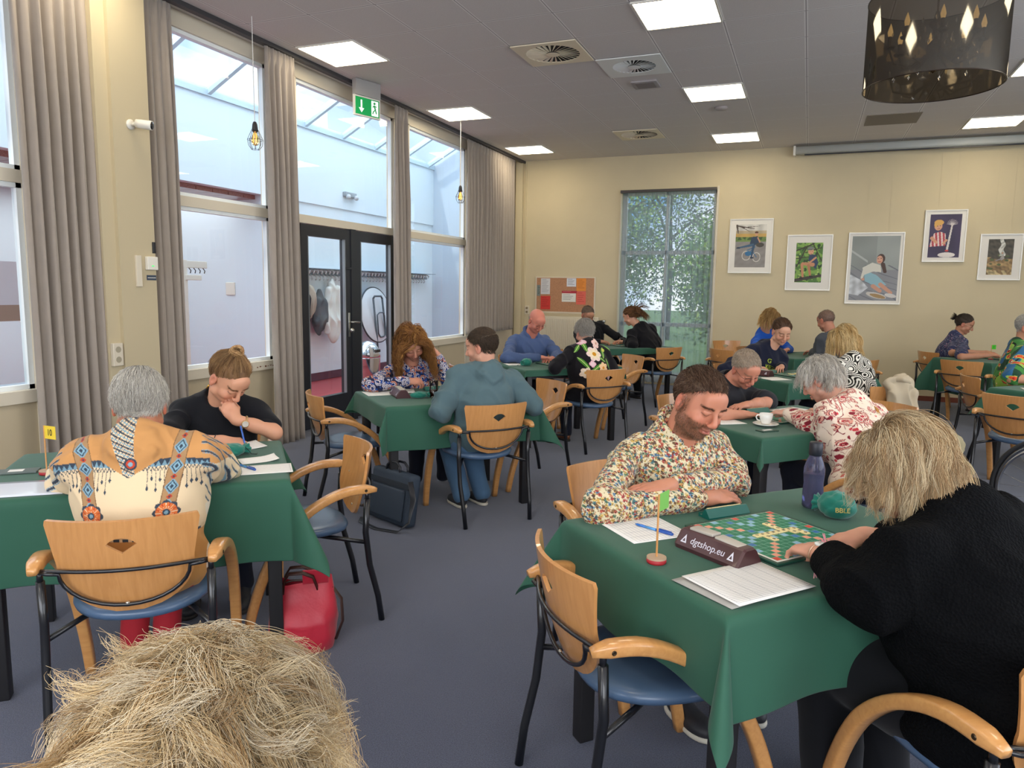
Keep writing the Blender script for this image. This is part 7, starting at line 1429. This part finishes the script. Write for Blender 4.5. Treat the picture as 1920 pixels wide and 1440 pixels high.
# ---------------------------------------------------------------- foreground head
person('person in the lower left foreground showing only tousled blonde hair', (-.66, .37, .42), (-.535, .510, .985), (-.45, .85, -.28), 118,
    [dict(w=(-.75, .75, .60), d=(-.4, .8, 0), show=True), dict(w=(-.40, .80, .60), d=(-.3, .8, 0))],
    skin='#d3a088', fem=True, bulk=1.0, sw=.18, neck=(-.57, .46, .84), shirt=dict(m=cloth_mat('dark_cardigan', .9, col='#2a2c38'), t=.016, name='cardigan', h=.009), pants=dict(m=M_dark),
    hair=hair_long(('#ead6b0', '#dabf90', '#c09c6a', '#f4e8ce', '#8f6a42', '#e0c89c'), L=.105, guides=900, nc=50, r0=.00034, base='#96744c', part=(-.005, -.015), gw=.34, wave=.026, wfreq=30, k=20, seed=77, thick=.020, rad=.0065, lift=.36, inertia=.80, frizz=.0014, tipr=.4, end=.45, jit=.02))
# ================================================================ BAGS, COATS, WHEEL
def sdf_obj(name, s, h, m, parent, O=(0, 0, 0), fold=0, col=None, freq=30):
    V, Q = s.mesh(h)
    if fold: Nn = vnormals(V, Q); V = V + Nn * ((1 - np.abs(vnoise(V, freq, 3, 5)) * 1.6) * fold)[:, None]
    return mesh_obj(name, V - np.array(O), Q, m, parent, True, col=col)
# red shopper
r = thing('tote_bag', 'bright red nylon bag with brown handles slumped on the carpet by table 10', 'bag', (-1.84, 2.33, 0), math.radians(35)); r.scale = (.84, .84, .92)
M_red_ny = mat('red_nylon', '#b81f35', .45, bump=.3, bump_scale=60, bump_dist=.003, sheen=.2); M_brl = mat('brown_leather', '#3a211a', .45)
n_u, n_v = 56, 30; V = []
for j in range(n_v + 1):
    t_ = j / n_v; z = .31 * t_
    for i in range(n_u):
        a = 2 * PI * i / n_u; rx = .165 * (1 - .18 * t_ ** 2) * (.82 + .18 * math.sin(min(1, t_ * 4) * PI / 2)); ry = .115 * (1 - .88 * max(0, t_ - .45) / .55) * (.8 + .2 * math.sin(min(1, t_ * 4) * PI / 2))
        c_, s_ = math.cos(a), math.sin(a); x = math.copysign(abs(c_) ** .6, c_) * rx; y = math.copysign(abs(s_) ** .7, s_) * ry
        p = Vector((x, y, z + .02 * t_ * math.cos(2 * a + 1))); q = noise.noise(p * 14) * .012 + .010 * (1 - abs(noise.noise(p * 9 + Vector((4, 2, 1)))) * 3); V.append((p.x * (1 + q * 4), p.y * (1 + q * 5), max(p.z + q * .3 * t_, 0)))
F = [(j * n_u + i, j * n_u + (i + 1) % n_u, (j + 1) * n_u + (i + 1) % n_u, (j + 1) * n_u + i) for j in range(n_v) for i in range(n_u)] + [tuple(range(n_u))[::-1]]
mesh_obj('bag_body', V, F, M_red_ny, r)
w = MB(); w.bbox(-.06, .06, -.004, .004, .0, .075, .003, Matrix.Rotation(.35, 3, 'X'), (.06, -.03, .30)); w.build('flap', M_red_ny, r, True)
for sy in (-1, 1):
    w = MB(); w.tube([(-.09, sy * .03, .26), (-.085, sy * .035, .32), (-.06, sy * .04 - .02, .36), (.0, sy * .04 - .03, .365), (.05, sy * .04 - .02, .34), (.07, sy * .03, .27)], 1, 8, w=(.009, .004)); w.build('handle', M_brl, r, True)
w = MB(); w.tube([(-.14, -.02, .29), (-.05, -.02, .315), (.08, -.02, .31), (.14, -.02, .27)], .005, 6); w.build('zip_trim', M_brl, r, True)
w = MB(); w.tube([(.13, .0, .28), (.18, -.03, .22), (.185, -.04, .12), (.15, -.05, .04)], 1, 8, w=(.010, .003)); w.build('side_strap', M_brl, r, True)
# laptop bag
r = thing('laptop_bag', 'dark blue-grey laptop bag leaning against a table leg behind the empty chair', 'bag', (-2.36, 3.86, 0), math.radians(-22))
M_lb = mat('bag_slate', '#2f3b4a', .7, bump=.2, bump_scale=500, bump_dist=.001); Rl = Matrix.Rotation(-.16, 3, 'X')
w = MB(); w.bbox(-.20, .20, -.045, .045, 0, .33, .03, Rl, (0, 0, .005)); w.build('bag_body', M_lb, r, True)
w = MB(); w.bbox(-.165, .165, -.062, -.04, .03, .23, .015, Rl, (0, 0, .005)); w.build('front_pocket', M_lb, r, True)
w = MB(); w.bbox(-.195, .195, -.050, -.044, .235, .27, .002, Rl, (0, 0, .005)); w.build('band', mat('bag_band', '#222a34', .7), r)
for sy in (-.03, .03):
    w = MB(); w.tube([Rl @ Vector((-.07, sy, .32)), Rl @ Vector((-.065, sy, .36)), Rl @ Vector((-.03, sy, .385)), Rl @ Vector((.03, sy, .385)), Rl @ Vector((.065, sy, .36)), Rl @ Vector((.07, sy, .32))], .008, 8); w.build('handle', M_black, r, True)
w = MB(); w.tube([(.20, .0, .30), (.24, -.01, .20), (.235, -.04, .06), (.20, -.10, .008), (.05, -.15, .006), (-.12, -.14, .006), (-.19, -.08, .008)], 1, 8, w=(.018, .002), up=(0, 0, 1)); w.build('shoulder_strap', M_black, r, True)
# coats over chair backs
def coat(name, label, cx, cy, hd_, col, hgt=.30, w_=.25, top=.79, bulge=.05, seed=1):
    a = math.radians(hd_); f_ = np.array([math.cos(a), math.sin(a), 0]); r_ = np.array([f_[1], -f_[0], 0]); c = np.array([cx, cy, 0]) - f_ * .31; s = Sdf(); z = np.array([0, 0, 1.])
    s.cap(c + z * (top - .03) - r_ * w_ * .75, c + z * (top - .03) + r_ * w_ * .75, .042, k=.03); s.ell(c - f_ * .03 + z * (top - .15), (w_, bulge, hgt * .55), np.stack([r_, f_, z], 1), k=.04); s.ell(c - f_ * .045 + z * (top - .30), (w_ * .95, bulge, hgt * .6), np.stack([r_, f_, z], 1), k=.04); s.cap(c - f_ * .05 + z * (top - .12) + r_ * w_ * .8, c - f_ * .06 + z * (top - .12 - hgt) + r_ * w_ * .85, .045, .04, k=.02); s.ell(c + f_ * .03 + z * (top - .10), (w_ * .8, .03, .08), np.stack([r_, f_, z], 1), k=.03)
    root = thing(name, label, 'coat', (c[0], c[1], 0)); sdf_obj('coat_body', s, .007, mat('coat_' + str(seed), col, .85, bump=.2, bump_scale=500), root, (c[0], c[1], 0), .017, freq=38)
    s = Sdf(); s.cap(c + z * (top + .012) - r_ * w_ * .35 - f_ * .02, c + z * (top + .02) + r_ * w_ * .3 - f_ * .01, .028, k=.02); s.cap(c + z * (top - .01) + r_ * w_ * .3 - f_ * .06, c + z * (top + .01) - r_ * w_ * .3 - f_ * .055, .02, k=.02); sdf_obj('collar', s, .006, mat('coat_collar_' + str(seed), col, .9), root, (c[0], c[1], 0), .006)
coat('coat', 'khaki coat draped over the chair behind the blonde head', .36, 4.02, 137, '#8f8464', .34, .14, .81, .045, 1)
coat('coat', 'pale beige coat hanging on the chair of the zebra top', .46, 6.56, 137, '#b5a68c', .34, .115, .82, .045, 2)
# wheelchair wheel
r = thing('wheelchair', 'wheelchair at the right edge showing only its large spoked wheel', 'wheelchair', (1.40, 5.02, 0), math.radians(-28))
Rw = .335; w = MB(); ring = lambda R_, z0: [(R_ * math.cos(a), 0, z0 + R_ * math.sin(a)) for a in np.linspace(0, 2 * PI, 65)[:-1]]
for R_, rr_, nm_, m_ in ((Rw - .014, .014, 'tyre', mat('tyre', '#1c1d20', .6)), (Rw - .038, .010, 'rim', mat('alu_rim', '#8d8f92', .3, 1)), (Rw - .06, .008, 'push_ring', mat('push_ring', '#a9abad', .25, 1))):
    w = MB(); w.tube([(x, -.05 if nm_ == 'push_ring' else 0, z) for x, y, z in ring(R_, Rw)], rr_, 10, closed=True, up=(0, 1, 0)); w.build(nm_, m_, r, True)
for k in range(24):
    a = k * 2 * PI / 24; a2 = a + (.5 if k % 2 else -.5); w = MB(); w.tube([(.025 * math.cos(a2), -.03 if k % 2 else .03, Rw + .025 * math.sin(a2)), ((Rw - .045) * math.cos(a), 0, Rw + (Rw - .045) * math.sin(a))], .0013, 4); w.build('spoke', M_steel, r, True)
w = MB(); w.tube([(0, -.035, Rw), (0, .06, Rw)], .022, 14); w.build('hub', mat('hub_black', '#222326', .4), r, True)
w = MB(); w.tube([(0, .06, Rw), (.0, .12, .50), (-.16, .14, .50), (-.17, .14, .92), (-.24, .14, .94)], .012, 10); w.tube([(0, .06, Rw), (.28, .12, .50), (.34, .12, .12)], .012, 10); w.build('side_frame', M_tube, r, True)
w = MB(); w.bbox(-.17, .26, .12, .56, .48, .52, .015); w.build('seat', M_blk, r, True)
w = MB(); w.bbox(-.20, -.16, .13, .55, .52, .90, .01); w.build('backrest', M_blk, r, True)
# small water bottle and paper bag near the sheer curtain
r = thing('plastic_bottle', 'small clear plastic bottle standing on the carpet near the sheer curtain', 'bottle', (-1.55, 9.55, 0)); MB().lathe([(0, .002), (.03, .002), (.032, .02), (.032, .15), (.014, .19), (.013, .205), (0, .205)], 18).build('bottle_body', mat('pet', '#e4ecf0', .05, trans=.9, ior=1.2), r, True); MB().lathe([(.014, .203), (.015, .22), (0, .22)], 14).build('cap', M_white, r, True)
r = thing('paper_bag', 'crumpled brown bag on the carpet right of the small clear bottle', 'bag', (-1.42, 9.42, 0)); w = Sdf(); w.ell((0, 0, .10), (.09, .06, .12), k=.02); w.cut((0, 0, 0), (0, 0, -1.), .004); o = sdf_obj('bag_body', w, .008, mat('kraft', '#8a5f3c', .8), r, (0, 0, 0), .014, freq=40)
# ================================================================ FRAMED PICTURES (flat artworks painted on a fine grid)
M_art = mat('art_print', '#ffffff', .5, attr='col'); M_mount = mat('white_mount', '#ebe7de', .7); M_fr = mat('silver_frame', '#d5d2c8', .35, .3)
def picture(x0, x1, z0, z1, mar, draw, label, nx=90):
    r = thing('framed_picture', label, 'picture', ((x0 + x1) / 2, YB, (z0 + z1) / 2), group='framed pictures on the back wall'); w_, h_ = x1 - x0, z1 - z0; f = MB(); t_ = .014
    f.box(-w_ / 2, -w_ / 2 + t_, -.028, 0, -h_ / 2, h_ / 2).box(w_ / 2 - t_, w_ / 2, -.028, 0, -h_ / 2, h_ / 2).box(-w_ / 2 + t_, w_ / 2 - t_, -.028, 0, -h_ / 2, -h_ / 2 + t_).box(-w_ / 2 + t_, w_ / 2 - t_, -.028, 0, h_ / 2 - t_, h_ / 2); f.build('frame', M_fr, r)
    MB().box(-w_ / 2 + t_, w_ / 2 - t_, -.016, -.012, -h_ / 2 + t_, h_ / 2 - t_).build('mount', M_mount, r)
    ax_, az_ = w_ / 2 - mar[0], h_ / 2 - mar[1]; asp = az_ / ax_; ny = int(nx * asp); X, Z = np.meshgrid(np.linspace(-1, 1, nx), np.linspace(-asp, asp, ny)); C = draw(X.ravel(), Z.ravel(), asp)
    V = np.stack([X.ravel() * ax_, np.full(X.size, -.0165), Z.ravel() * ax_], 1); F = np.array([(j * nx + i, j * nx + i + 1, (j + 1) * nx + i + 1, (j + 1) * nx + i) for j in range(ny - 1) for i in range(nx - 1)])
    mesh_obj('artwork', V, F, M_art, r, False, col=C); w = MB(); w.tube([(-w_ * .2, -.004, h_ / 2), (-w_ * .2, -.004, H - (z0 + z1) / 2)], .0012, 4); w.tube([(w_ * .2, -.004, h_ / 2), (w_ * .2, -.004, H - (z0 + z1) / 2)], .0012, 4); w.build('hanging_wire', mat('wire_clear', '#cfc4a8', .5), r)
def art(bg):
    class A:
        def __init__(s, X, Z): s.X, s.Z = X, Z; s.C = np.tile(np.array(lin(bg)), (len(X), 1)); s.P = np.stack([X, Z, X * 0], 1)
        def nz(s, f, seed=0): return vnoise(s.P, f, seed)
        def ell(s, cx, cz, rx, rz, c, rot=0):
            dx, dz = s.X - cx, s.Z - cz; u = dx * math.cos(rot) + dz * math.sin(rot); v = -dx * math.sin(rot) + dz * math.cos(rot); m = (u / rx) ** 2 + (v / rz) ** 2 < 1; s.C[m] = lin(c); return m
        def line(s, a, b, w, c, w2=None):
            a, b = np.array(a, float), np.array(b, float); ba = b - a; t_ = np.clip(((s.X - a[0]) * ba[0] + (s.Z - a[1]) * ba[1]) / (ba @ ba + 1e-9), 0, 1); d = np.hypot(s.X - a[0] - t_ * ba[0], s.Z - a[1] - t_ * ba[1]); m = d < w + ((w2 or w) - w) * t_; s.C[m] = lin(c); return m
        def ring(s, cx, cz, r_, w, c, sx=1): m = np.abs(np.hypot((s.X - cx) / sx, s.Z - cz) - r_) < w; s.C[m] = lin(c)
        def poly(s, pts, c):
            ins = np.zeros(len(s.X), bool); n = len(pts)
            for i in range(n):
                x1, z1 = pts[i]; x2, z2 = pts[(i + 1) % n]; cnd = ((z1 > s.Z) != (z2 > s.Z)) & (s.X < (x2 - x1) * (s.Z - z1) / (z2 - z1 + 1e-12) + x1); ins ^= cnd
            s.C[ins] = lin(c); return ins
        def tex(s, m, f, amt, seed=0): s.C[m] = s.C[m] * (1 + amt * s.nz(f, seed))[m][:, None]
        def out(s): return np.clip(s.C, 0, 1)
    return A
def p1(X, Z, q):
    a = art('#8f8a86')(X, Z); m = Z > q * .2; a.C[m] = lin('#6f8a48'); m = Z > q * .42; a.C[m] = lin('#c9a45a'); m = Z > q * .58; a.C[m] = lin('#b9a98a'); m = Z > q * .72; a.C[m] = lin('#cfccc4'); a.tex(Z > q * .2, 9, .15, 2); a.tex(Z <= q * .2, 14, .06, 3); m = (Z > q * .28) & (Z < q * .42) & (a.nz(18, 5) > 0); a.C[m] = lin('#3f5a30')
    for p in (((-1, .95 * q), (.2, .80 * q), .05, .02), ((-.7, .9 * q), (-.1, .68 * q), .03, .01), ((-.5, .86 * q), (.55, .92 * q), .03, .008), ((-.95, .98 * q), (-.85, .6 * q), .07, .03)): a.line(p[0], p[1], p[2], '#4a3c34', p[3])
    a.ring(-.25, -.45 * q, .30, .022, '#d8d4cc', .9); a.ring(.42, -.52 * q, .30, .022, '#d8d4cc', .8); a.ell(-.12, -.35 * q, .22, .16, '#2f6f9c'); a.line((-.25, -.45 * q), (.1, -.2 * q), .025, '#3a6f96'); a.line((.1, -.2 * q), (.42, -.52 * q), .025, '#3a6f96'); a.line((-.2, -.2 * q), (.3, -.05 * q), .03, '#3a6f96')
    a.poly([(.05, .42 * q), (.45, .45 * q), (.6, .2 * q), (.2, -.02 * q), (-.05, .1 * q)], '#2c4156'); a.line((.15, .05 * q), (-.75, -.08 * q), .09, '#3e5f7c', .05); a.line((.2, .0), (.1, -.5 * q), .09, '#35536e', .05); a.ell(-.8, -.09 * q, .12, .06, '#28384a'); a.ell(.12, -.55 * q, .13, .06, '#28384a'); a.ell(.36, .56 * q, .10, .12, '#cf9a7c'); m = a.ell(.36, .63 * q, .11, .07, '#5a3c2a'); a.ell(.62, .05 * q, .26, .16, '#4a463e'); a.line((.45, .38 * q), (.6, .18 * q), .04, '#cf9a7c'); return a.out()
def p2(X, Z, q):
    a = art('#4f7a34')(X, Z); m = a.nz(10, 1) > .1; a.C[m] = lin('#7fa84a'); m = a.nz(16, 2) > .7; a.C[m] = lin('#2c4a22'); m = a.nz(22, 4) > 1.1; a.C[m] = lin('#b5cc70')
    for p in (((-1, .6 * q), (.3, .95 * q), .05), ((-.9, -.2 * q), (-.2, .8 * q), .045), ((.2, q), (.95, .1 * q), .04), ((-.3, .5 * q), (.9, .75 * q), .035), ((-.95, .2 * q), (.0, .3 * q), .03)): a.line(p[0], p[1], p[2], '#3c3426')
    a.line((-.95, -.9 * q), (.95, -.65 * q), .13, '#3e382e', .1); a.poly([(.05, .42 * q), (.5, .4 * q), (.72, .0), (.55, -.32 * q), (.1, -.05 * q), (-.05, .15 * q)], '#2f3f5c'); a.line((.3, -.1 * q), (-.45, -.05 * q), .16, '#c98d66', .11); a.line((-.5, -.1 * q), (-.4, -.7 * q), .11, '#c98d66', .08); a.line((.0, -.15 * q), (.15, -.62 * q), .11, '#b97d58', .08); a.ell(-.5, -.78 * q, .18, .08, '#2a241e'); a.ell(.2, -.70 * q, .16, .08, '#2a241e'); a.line((.5, .25 * q), (.1, .02 * q), .07, '#cf946e'); a.ell(.12, .56 * q, .21, .25, '#dba380'); a.ell(.10, .72 * q, .24, .14, '#7d8078'); a.ell(.0, .65 * q, .26, .05, '#6a6d66'); a.line((.04, .56 * q), (.08, .56 * q), .02, '#3a2a20'); a.line((.2, .56 * q), (.24, .56 * q), .02, '#3a2a20'); a.line((.1, .44 * q), (.2, .44 * q), .015, '#a8564a'); return a.out()
def p3(X, Z, q):
    a = art('#8d938f')(X, Z); m = X > .05; a.C[m] = lin('#9aa09c'); m = Z < -.05 * q; a.C[m] = lin('#8b8d92'); f = np.abs(np.sin((Z * 9 + X * 4 + a.nz(4, 1) * .8))) < .18; a.C[f & (Z < .1 * q)] = lin('#6f727a'); a.tex(Z > -2, 5, .06, 3); m = (X < -.3) & (np.abs(X * .7 + Z - .1) < .05); a.C[m] = lin('#b4b8b6')
    m = a.poly([(-1, -.2 * q), (-.55, -.35 * q), (-.2, -.6 * q), (-.6, -.85 * q), (-1, -.8 * q)], '#c4c8cc'); a.tex(m, 20, .2, 5); a.poly([(-.45, -.05 * q), (.1, -.2 * q), (.55, -.5 * q), (.25, -.62 * q), (-.35, -.4 * q)], '#8fb8c4'); a.poly([(-.5, .02 * q), (-.1, .18 * q), (.25, .1 * q), (.3, -.12 * q), (-.05, -.1 * q), (-.4, -.2 * q)], '#d8d6ca'); a.line((-.4, -.02 * q), (-.5, -.3 * q), .07, '#d8d6ca', .05); a.ell(-.45, -.34 * q, .07, .06, '#cf9a80')
    a.line((.35, .12 * q), (.45, -.1 * q), .09, '#4a3328', .07); a.ell(.25, .30 * q, .17, .22, '#4a3328'); a.ell(.20, .27 * q, .13, .18, '#d6a084'); a.line((.14, .20 * q), (.25, .21 * q), .015, '#b0564a'); a.line((.12, .30 * q), (.15, .30 * q), .014, '#3a2a20'); a.line((.24, .31 * q), (.27, .31 * q), .014, '#3a2a20'); a.line((.3, -.5 * q), (.75, -.75 * q), .09, '#cf9a80', .07); a.line((.0, -.55 * q), (.3, -.7 * q), .09, '#cf9a80', .08); a.ell(.15, -.84 * q, .44, .13, '#cdc8c0', -.25); a.ell(.22, -.86 * q, .34, .085, '#a8895a', -.25); a.ell(.75, -.84 * q, .25, .09, '#d4d0cb', -.2); return a.out()
def p4(X, Z, q):
    a = art('#3b3050')(X, Z); a.tex(Z > -9, 4, .15, 2); m = a.poly([(-.95, -.5 * q), (-.7, .12 * q), (-.3, .2 * q), (.05, .1 * q), (.1, -.45 * q)], '#b5404a'); s_ = m & (np.sin(X * 26 + Z * 3) > .2); a.C[s_] = lin('#e6d2cc'); a.line((-.8, -.1 * q), (-.5, -.3 * q), .12, '#d49a7a', .09); a.line((-.05, -.35 * q), (.12, -.2 * q), .08, '#d49a7a'); a.ell(-.45, .45 * q, .25, .30, '#d6a080'); a.ell(-.42, .62 * q, .30, .20, '#d9a856'); a.ell(-.62, .52 * q, .10, .18, '#d9a856'); a.line((-.52, .46 * q), (-.49, .46 * q), .02, '#3a2a20'); a.line((-.34, .47 * q), (-.31, .47 * q), .02, '#3a2a20'); a.line((-.48, .33 * q), (-.36, .34 * q), .02, '#a8453e')
    a.line((.22, -.6 * q), (.42, .5 * q), .07, '#d8d2cc', .05)
    for k in range(11): an = 1.57 + (k - 5) * .27; a.line((.42, .5 * q), (.42 + math.cos(an) * .38, .5 * q + math.sin(an) * .42), .02, '#cfc6c4', .008)
    a.ell(.2, -.88 * q, .55, .18, '#e4dcd6'); a.ell(.2, -.68 * q, .12, .06, '#cf4038'); return a.out()
def p5(X, Z, q):
    a = art('#4a4436')(X, Z); m = Z < -.1 * q; a.C[m] = lin('#8a6f46'); m = (a.nz(8, 3) > .4) & (Z < .0); a.C[m] = lin('#a88a58'); m = (a.nz(12, 4) > .8) & (Z < .2 * q); a.C[m] = lin('#4f5a30'); m = (Z < -.75 * q) & (a.nz(14, 8) > -.2); a.C[m] = lin('#c2ae7c'); a.tex(Z > -9, 15, .3, 6); m = (np.abs(X - .1 - .08 * np.sin(Z * 7)) < .14 + .06 * (q - Z)) & (Z > .05 * q); a.C[m] = lin('#b5b4a8'); m = m & (a.nz(20, 9) > .2); a.C[m] = lin('#dcdad0'); a.poly([(.0, -.05 * q), (.25, .15 * q), (.35, -.1 * q), (.1, -.2 * q)], '#a49c94'); a.ell(.16, .22 * q, .07, .08, '#b98a6e'); a.line((.1, -.1 * q), (-.3, -.2 * q), .05, '#8f8a8a'); return a.out()
picture(-1.16, -.545, 1.765, 2.565, (.09, .085), p1, 'framed picture of a child on a bicycle, leftmost on the back wall')
picture(-.335, .275, 1.52, 2.32, (.125, .115), p2, 'framed picture of a child in a cap sitting on a branch among leaves')
picture(.48, 1.19, 1.34, 2.34, (.05, .05), p3, 'largest framed picture, a girl reclining with her shoe sole forward', 130)
picture(1.415, 1.92, 1.93, 2.63, (.065, .06), p4, 'framed picture of a blond toddler in red stripes with a sparkling candle')
picture(2.09, 2.58, 1.69, 2.30, (.10, .07), p5, 'framed picture of rocks and a waterfall at the right edge')
# ================================================================ FOYER THINGS
r = thing('coat_rack', 'long grey coat rack with rows of hooks on the foyer wall behind the doors', 'coat rack', (FX, 10.4, 1.66)); MB().box(0, .05, -2.0, 2.6, -.02, .03).box(0, .24, -2.0, 2.6, .075, .085).build('rail', mat('rack_grey', '#7f92a0', .5), r)
for k in range(44):
    y = -1.95 + k * .10; w = MB(); w.tube([(.05, y, .02), (.14, y + .03, .06), (.20, y + .035, .04), (.19, y + .03, .0)], .013, 6); w.tube([(.05, y, -.01), (.11, y, -.03), (.13, y, -.075), (.10, y, -.09)], .011, 6); w.build('hook', mat('hook_white', '#d8dfe4', .4) if k == 0 else bpy.data.materials['hook_white'], r, True)
def hanging(name, label, x, y, z1, z0, w_, col, seed, d=.07, col2=None, bag=False):
    s = Sdf(); c = np.array([x, y, 0]); s.cap(c + (0, 0, z1), c + (0, .0, z1 - .12), .03, .05, k=.03); s.ell(c + (0, 0, (z0 + z1) / 2 - .05), (d, w_ * .5, (z1 - z0) * .52), k=.05); s.ell(c + (0, 0, z0 + .22), (d, w_ * .55, .24), k=.05); 
    if not bag: s.cap(c + (.02, w_ * .32, z1 - .15), c + (.03, w_ * .55, z0 + .15), .05, .04, k=.02); s.cap(c + (.02, -w_ * .32, z1 - .15), c + (.03, -w_ * .5, z0 + .12), .05, .04, k=.02)
    root = thing(name, label, 'coat' if not bag else 'bag', (x, y, 0), group=None); m = mat('hung_' + str(seed), col, .85); sdf_obj('coat_body' if not bag else 'bag_body', s, .012, m, root, (x, y, 0), .02, freq=22)
    return root
hanging('coat', 'white jacket hanging on the foyer coat rack seen through the door', FX + .16, 9.68, 1.58, .66, .34, '#dfe2dc', 11)
hanging('coat', 'dark grey coat partly behind the white jacket on the foyer rack', FX + .14, 9.38, 1.40, .78, .22, '#5a6064', 12)
r = hanging('shopping_bag', 'pale patterned cloth bag hanging left of the white jacket on the foyer rack', FX + .15, 9.14, 1.45, 1.05, .22, '#b8ac9c', 13, .05, bag=True)
hanging('coat', 'black jacket with a red patch at the far left of the foyer rack', FX + .18, 8.92, 1.45, .88, .22, '#20232c', 14)
o = hanging('scarf', 'plaid pink and brown scarf hanging below the black jacket', FX + .12, 8.98, .98, .50, .12, '#b08a8c', 15, .03, bag=True); o['category'] = 'scarf'
# folded round table leaning on the wall
r = thing('folding_table', 'round white folding table standing on its side against the foyer wall', 'table', (FX + .22, 10.85, .0)); Rt_ = Matrix.Rotation(math.radians(-8), 3, 'Y')
w = MB(); w.lathe([(0, -.012), (.46, -.012), (.47, -.006), (.47, .006), (.46, .012), (0, .012)], 56, c=(0, 0, 1.00), R=Rt_ @ Matrix.Rotation(PI / 2, 3, 'Y')); w.build('tabletop', mat('table_white', '#dfe4e8', .4), r, True)
w = MB(); w.tube([tuple(Vector((0, 0, 1.0)) + Rt_ @ Vector((.0, .472 * math.cos(a), .472 * math.sin(a)))) for a in np.linspace(0, 2 * PI, 57)[:-1]], .014, 6, closed=True, up=(1, 0, 0)); w.build('edge', mat('edge_dark', '#3c4248', .5), r, True)
M_leg = mat('leg_slate', '#4a545c', .4)
for q in (-1, 1): w = MB(); w.tube([(.05, q * .14 - .02, 1.28), (.06, q * .15 + .08, .60), (.08, q * .17 + .14, .03)], .017, 8); w.build('leg', M_leg, r, True)
w = MB(); w.tube([(.05, -.16, 1.28), (.05, -.12, 1.32), (.05, .08, 1.32), (.05, .12, 1.28)], .017, 8); w.build('cross_bar', M_leg, r, True)
w = MB(); w.tube([(.07, -.07, 1.0), (.07, .0, 1.04), (.07, .12, 1.04), (.07, .16, .98), (.075, .18, .66), (.075, .12, .62), (.075, .02, .62), (.075, -.04, .68)], .012, 8, closed=True); w.build('inner_legs', M_leg, r, True)
# push bin
r = thing('waste_bin', 'chrome cylindrical waste bin with domed lid behind the right-hand door', 'bin', (-5.32, 8.15, 0)); MB().lathe([(0, 0), (.165, 0), (.165, .55), (.168, .56)], 36).build('bin_body', mat('chrome', '#c4c8cc', .12, 1), r, True); MB().lathe([(.168, .56), (.165, .61), (.14, .69), (.09, .75), (0, .775)], 36).build('lid', mat('chrome_lid', '#cfd3d6', .1, 1), r, True); MB().bbox(.10, .172, -.05, .05, .63, .67, .01).build('flap', M_black, r)
# far table and post, switch, stand in the opening
r = thing('coat_stand', 'white post with short coat hook arms seen through the second window', 'coat stand', (-6.6, 6.38, 0)); MB().bbox(-.03, .03, -.03, .03, 0, 1.75, .008).build('post', M_white, r); MB().bbox(-.02, .02, .0, .34, 1.66, 1.74, .006).build('upper_arm', M_white, r); MB().bbox(.02, .05, .0, .22, 1.52, 1.58, .006).build('lower_arm', M_white, r)
for k in range(4): w = MB(); w.tube([(0, .08 + k * .07, 1.66), (.03, .08 + k * .07, 1.63), (.02, .08 + k * .07, 1.60)], .006, 6); w.build('hook', M_black, r, True)
r = thing('light_switch', 'white double light switch on the corridor wall beyond the window', 'switch', (-7.72, 8.32, 1.42)); MB().bbox(-.08, .08, -.02, 0, -.09, .09, .008).build('plate', M_white, r)
r = thing('emergency_light', 'small grey emergency spotlight on the upper foyer wall', 'lamp', (FX + .03, 10.35, 2.95)); MB().bbox(0, .06, -.16, .16, -.03, .05, .012).build('housing', mat('em_grey', '#9aa0a4', .4), r, True)
for q in (-1, 1): MB().ball((.08, q * .11, -.03), (.04, .045, .04)).build('lamp_head', mat('em_head', '#c8ccd0', .3), r, True)
r = thing('standing_table', 'white round standing table seen through the left window', 'table', (-6.9, 5.05, 0)); MB().lathe([(0, 1.08), (.30, 1.08), (.32, 1.09), (.32, 1.105), (0, 1.11)], 36).build('tabletop', mat('top_bright', '#eef3f2', .3), r, True); MB().tube([(0, 0, 0), (0, 0, 1.08)], .03).build('stem', M_steel, r, True); MB().lathe([(0, 0), (.22, 0), (.22, .015), (.03, .03)], 28).build('foot', M_steel, r, True)
r = thing('noticeboard_sheet', 'white and brown notice taped behind the left window', 'notice', (-5.5, 3.62, 1.32)); MB().box(-.004, 0, -.17, .17, -.02, .30).build('sheet', mat('sheet_pale', '#cfc8d4', .8), r); MB().box(-.004, 0, -.17, .17, -.14, -.02).build('lower_sheet', mat('sheet_brown', '#a08478', .8), r)
r = thing('leaning_frame', 'picture frame lying on the ledge behind the left window', 'frame', (-5.2, 3.15, .70)); w = MB(); Rf = Matrix.Rotation(-.5, 3, 'Y') @ Matrix.Rotation(.2, 3, 'X'); w.box(-.01, .01, -.2, .2, 0, .02, Rf).box(-.01, .01, -.2, .2, .26, .28, Rf).box(-.01, .01, -.2, -.18, 0, .28, Rf).box(-.01, .01, .18, .2, 0, .28, Rf); w.build('frame', M_white, r); MB().box(-.006, .0, -.18, .18, .02, .26, Rf).build('picture', mat('old_print', '#6a4a40', .6, noise_amt=.5, noise_scale=9), r)
MB_ = MB(); MB_.box(-5.6, -4.85, 1.5, 3.9, .62, .70); struct(MB_.build('trim_9', mat('ledge_grey', '#8d96a0', .6)))
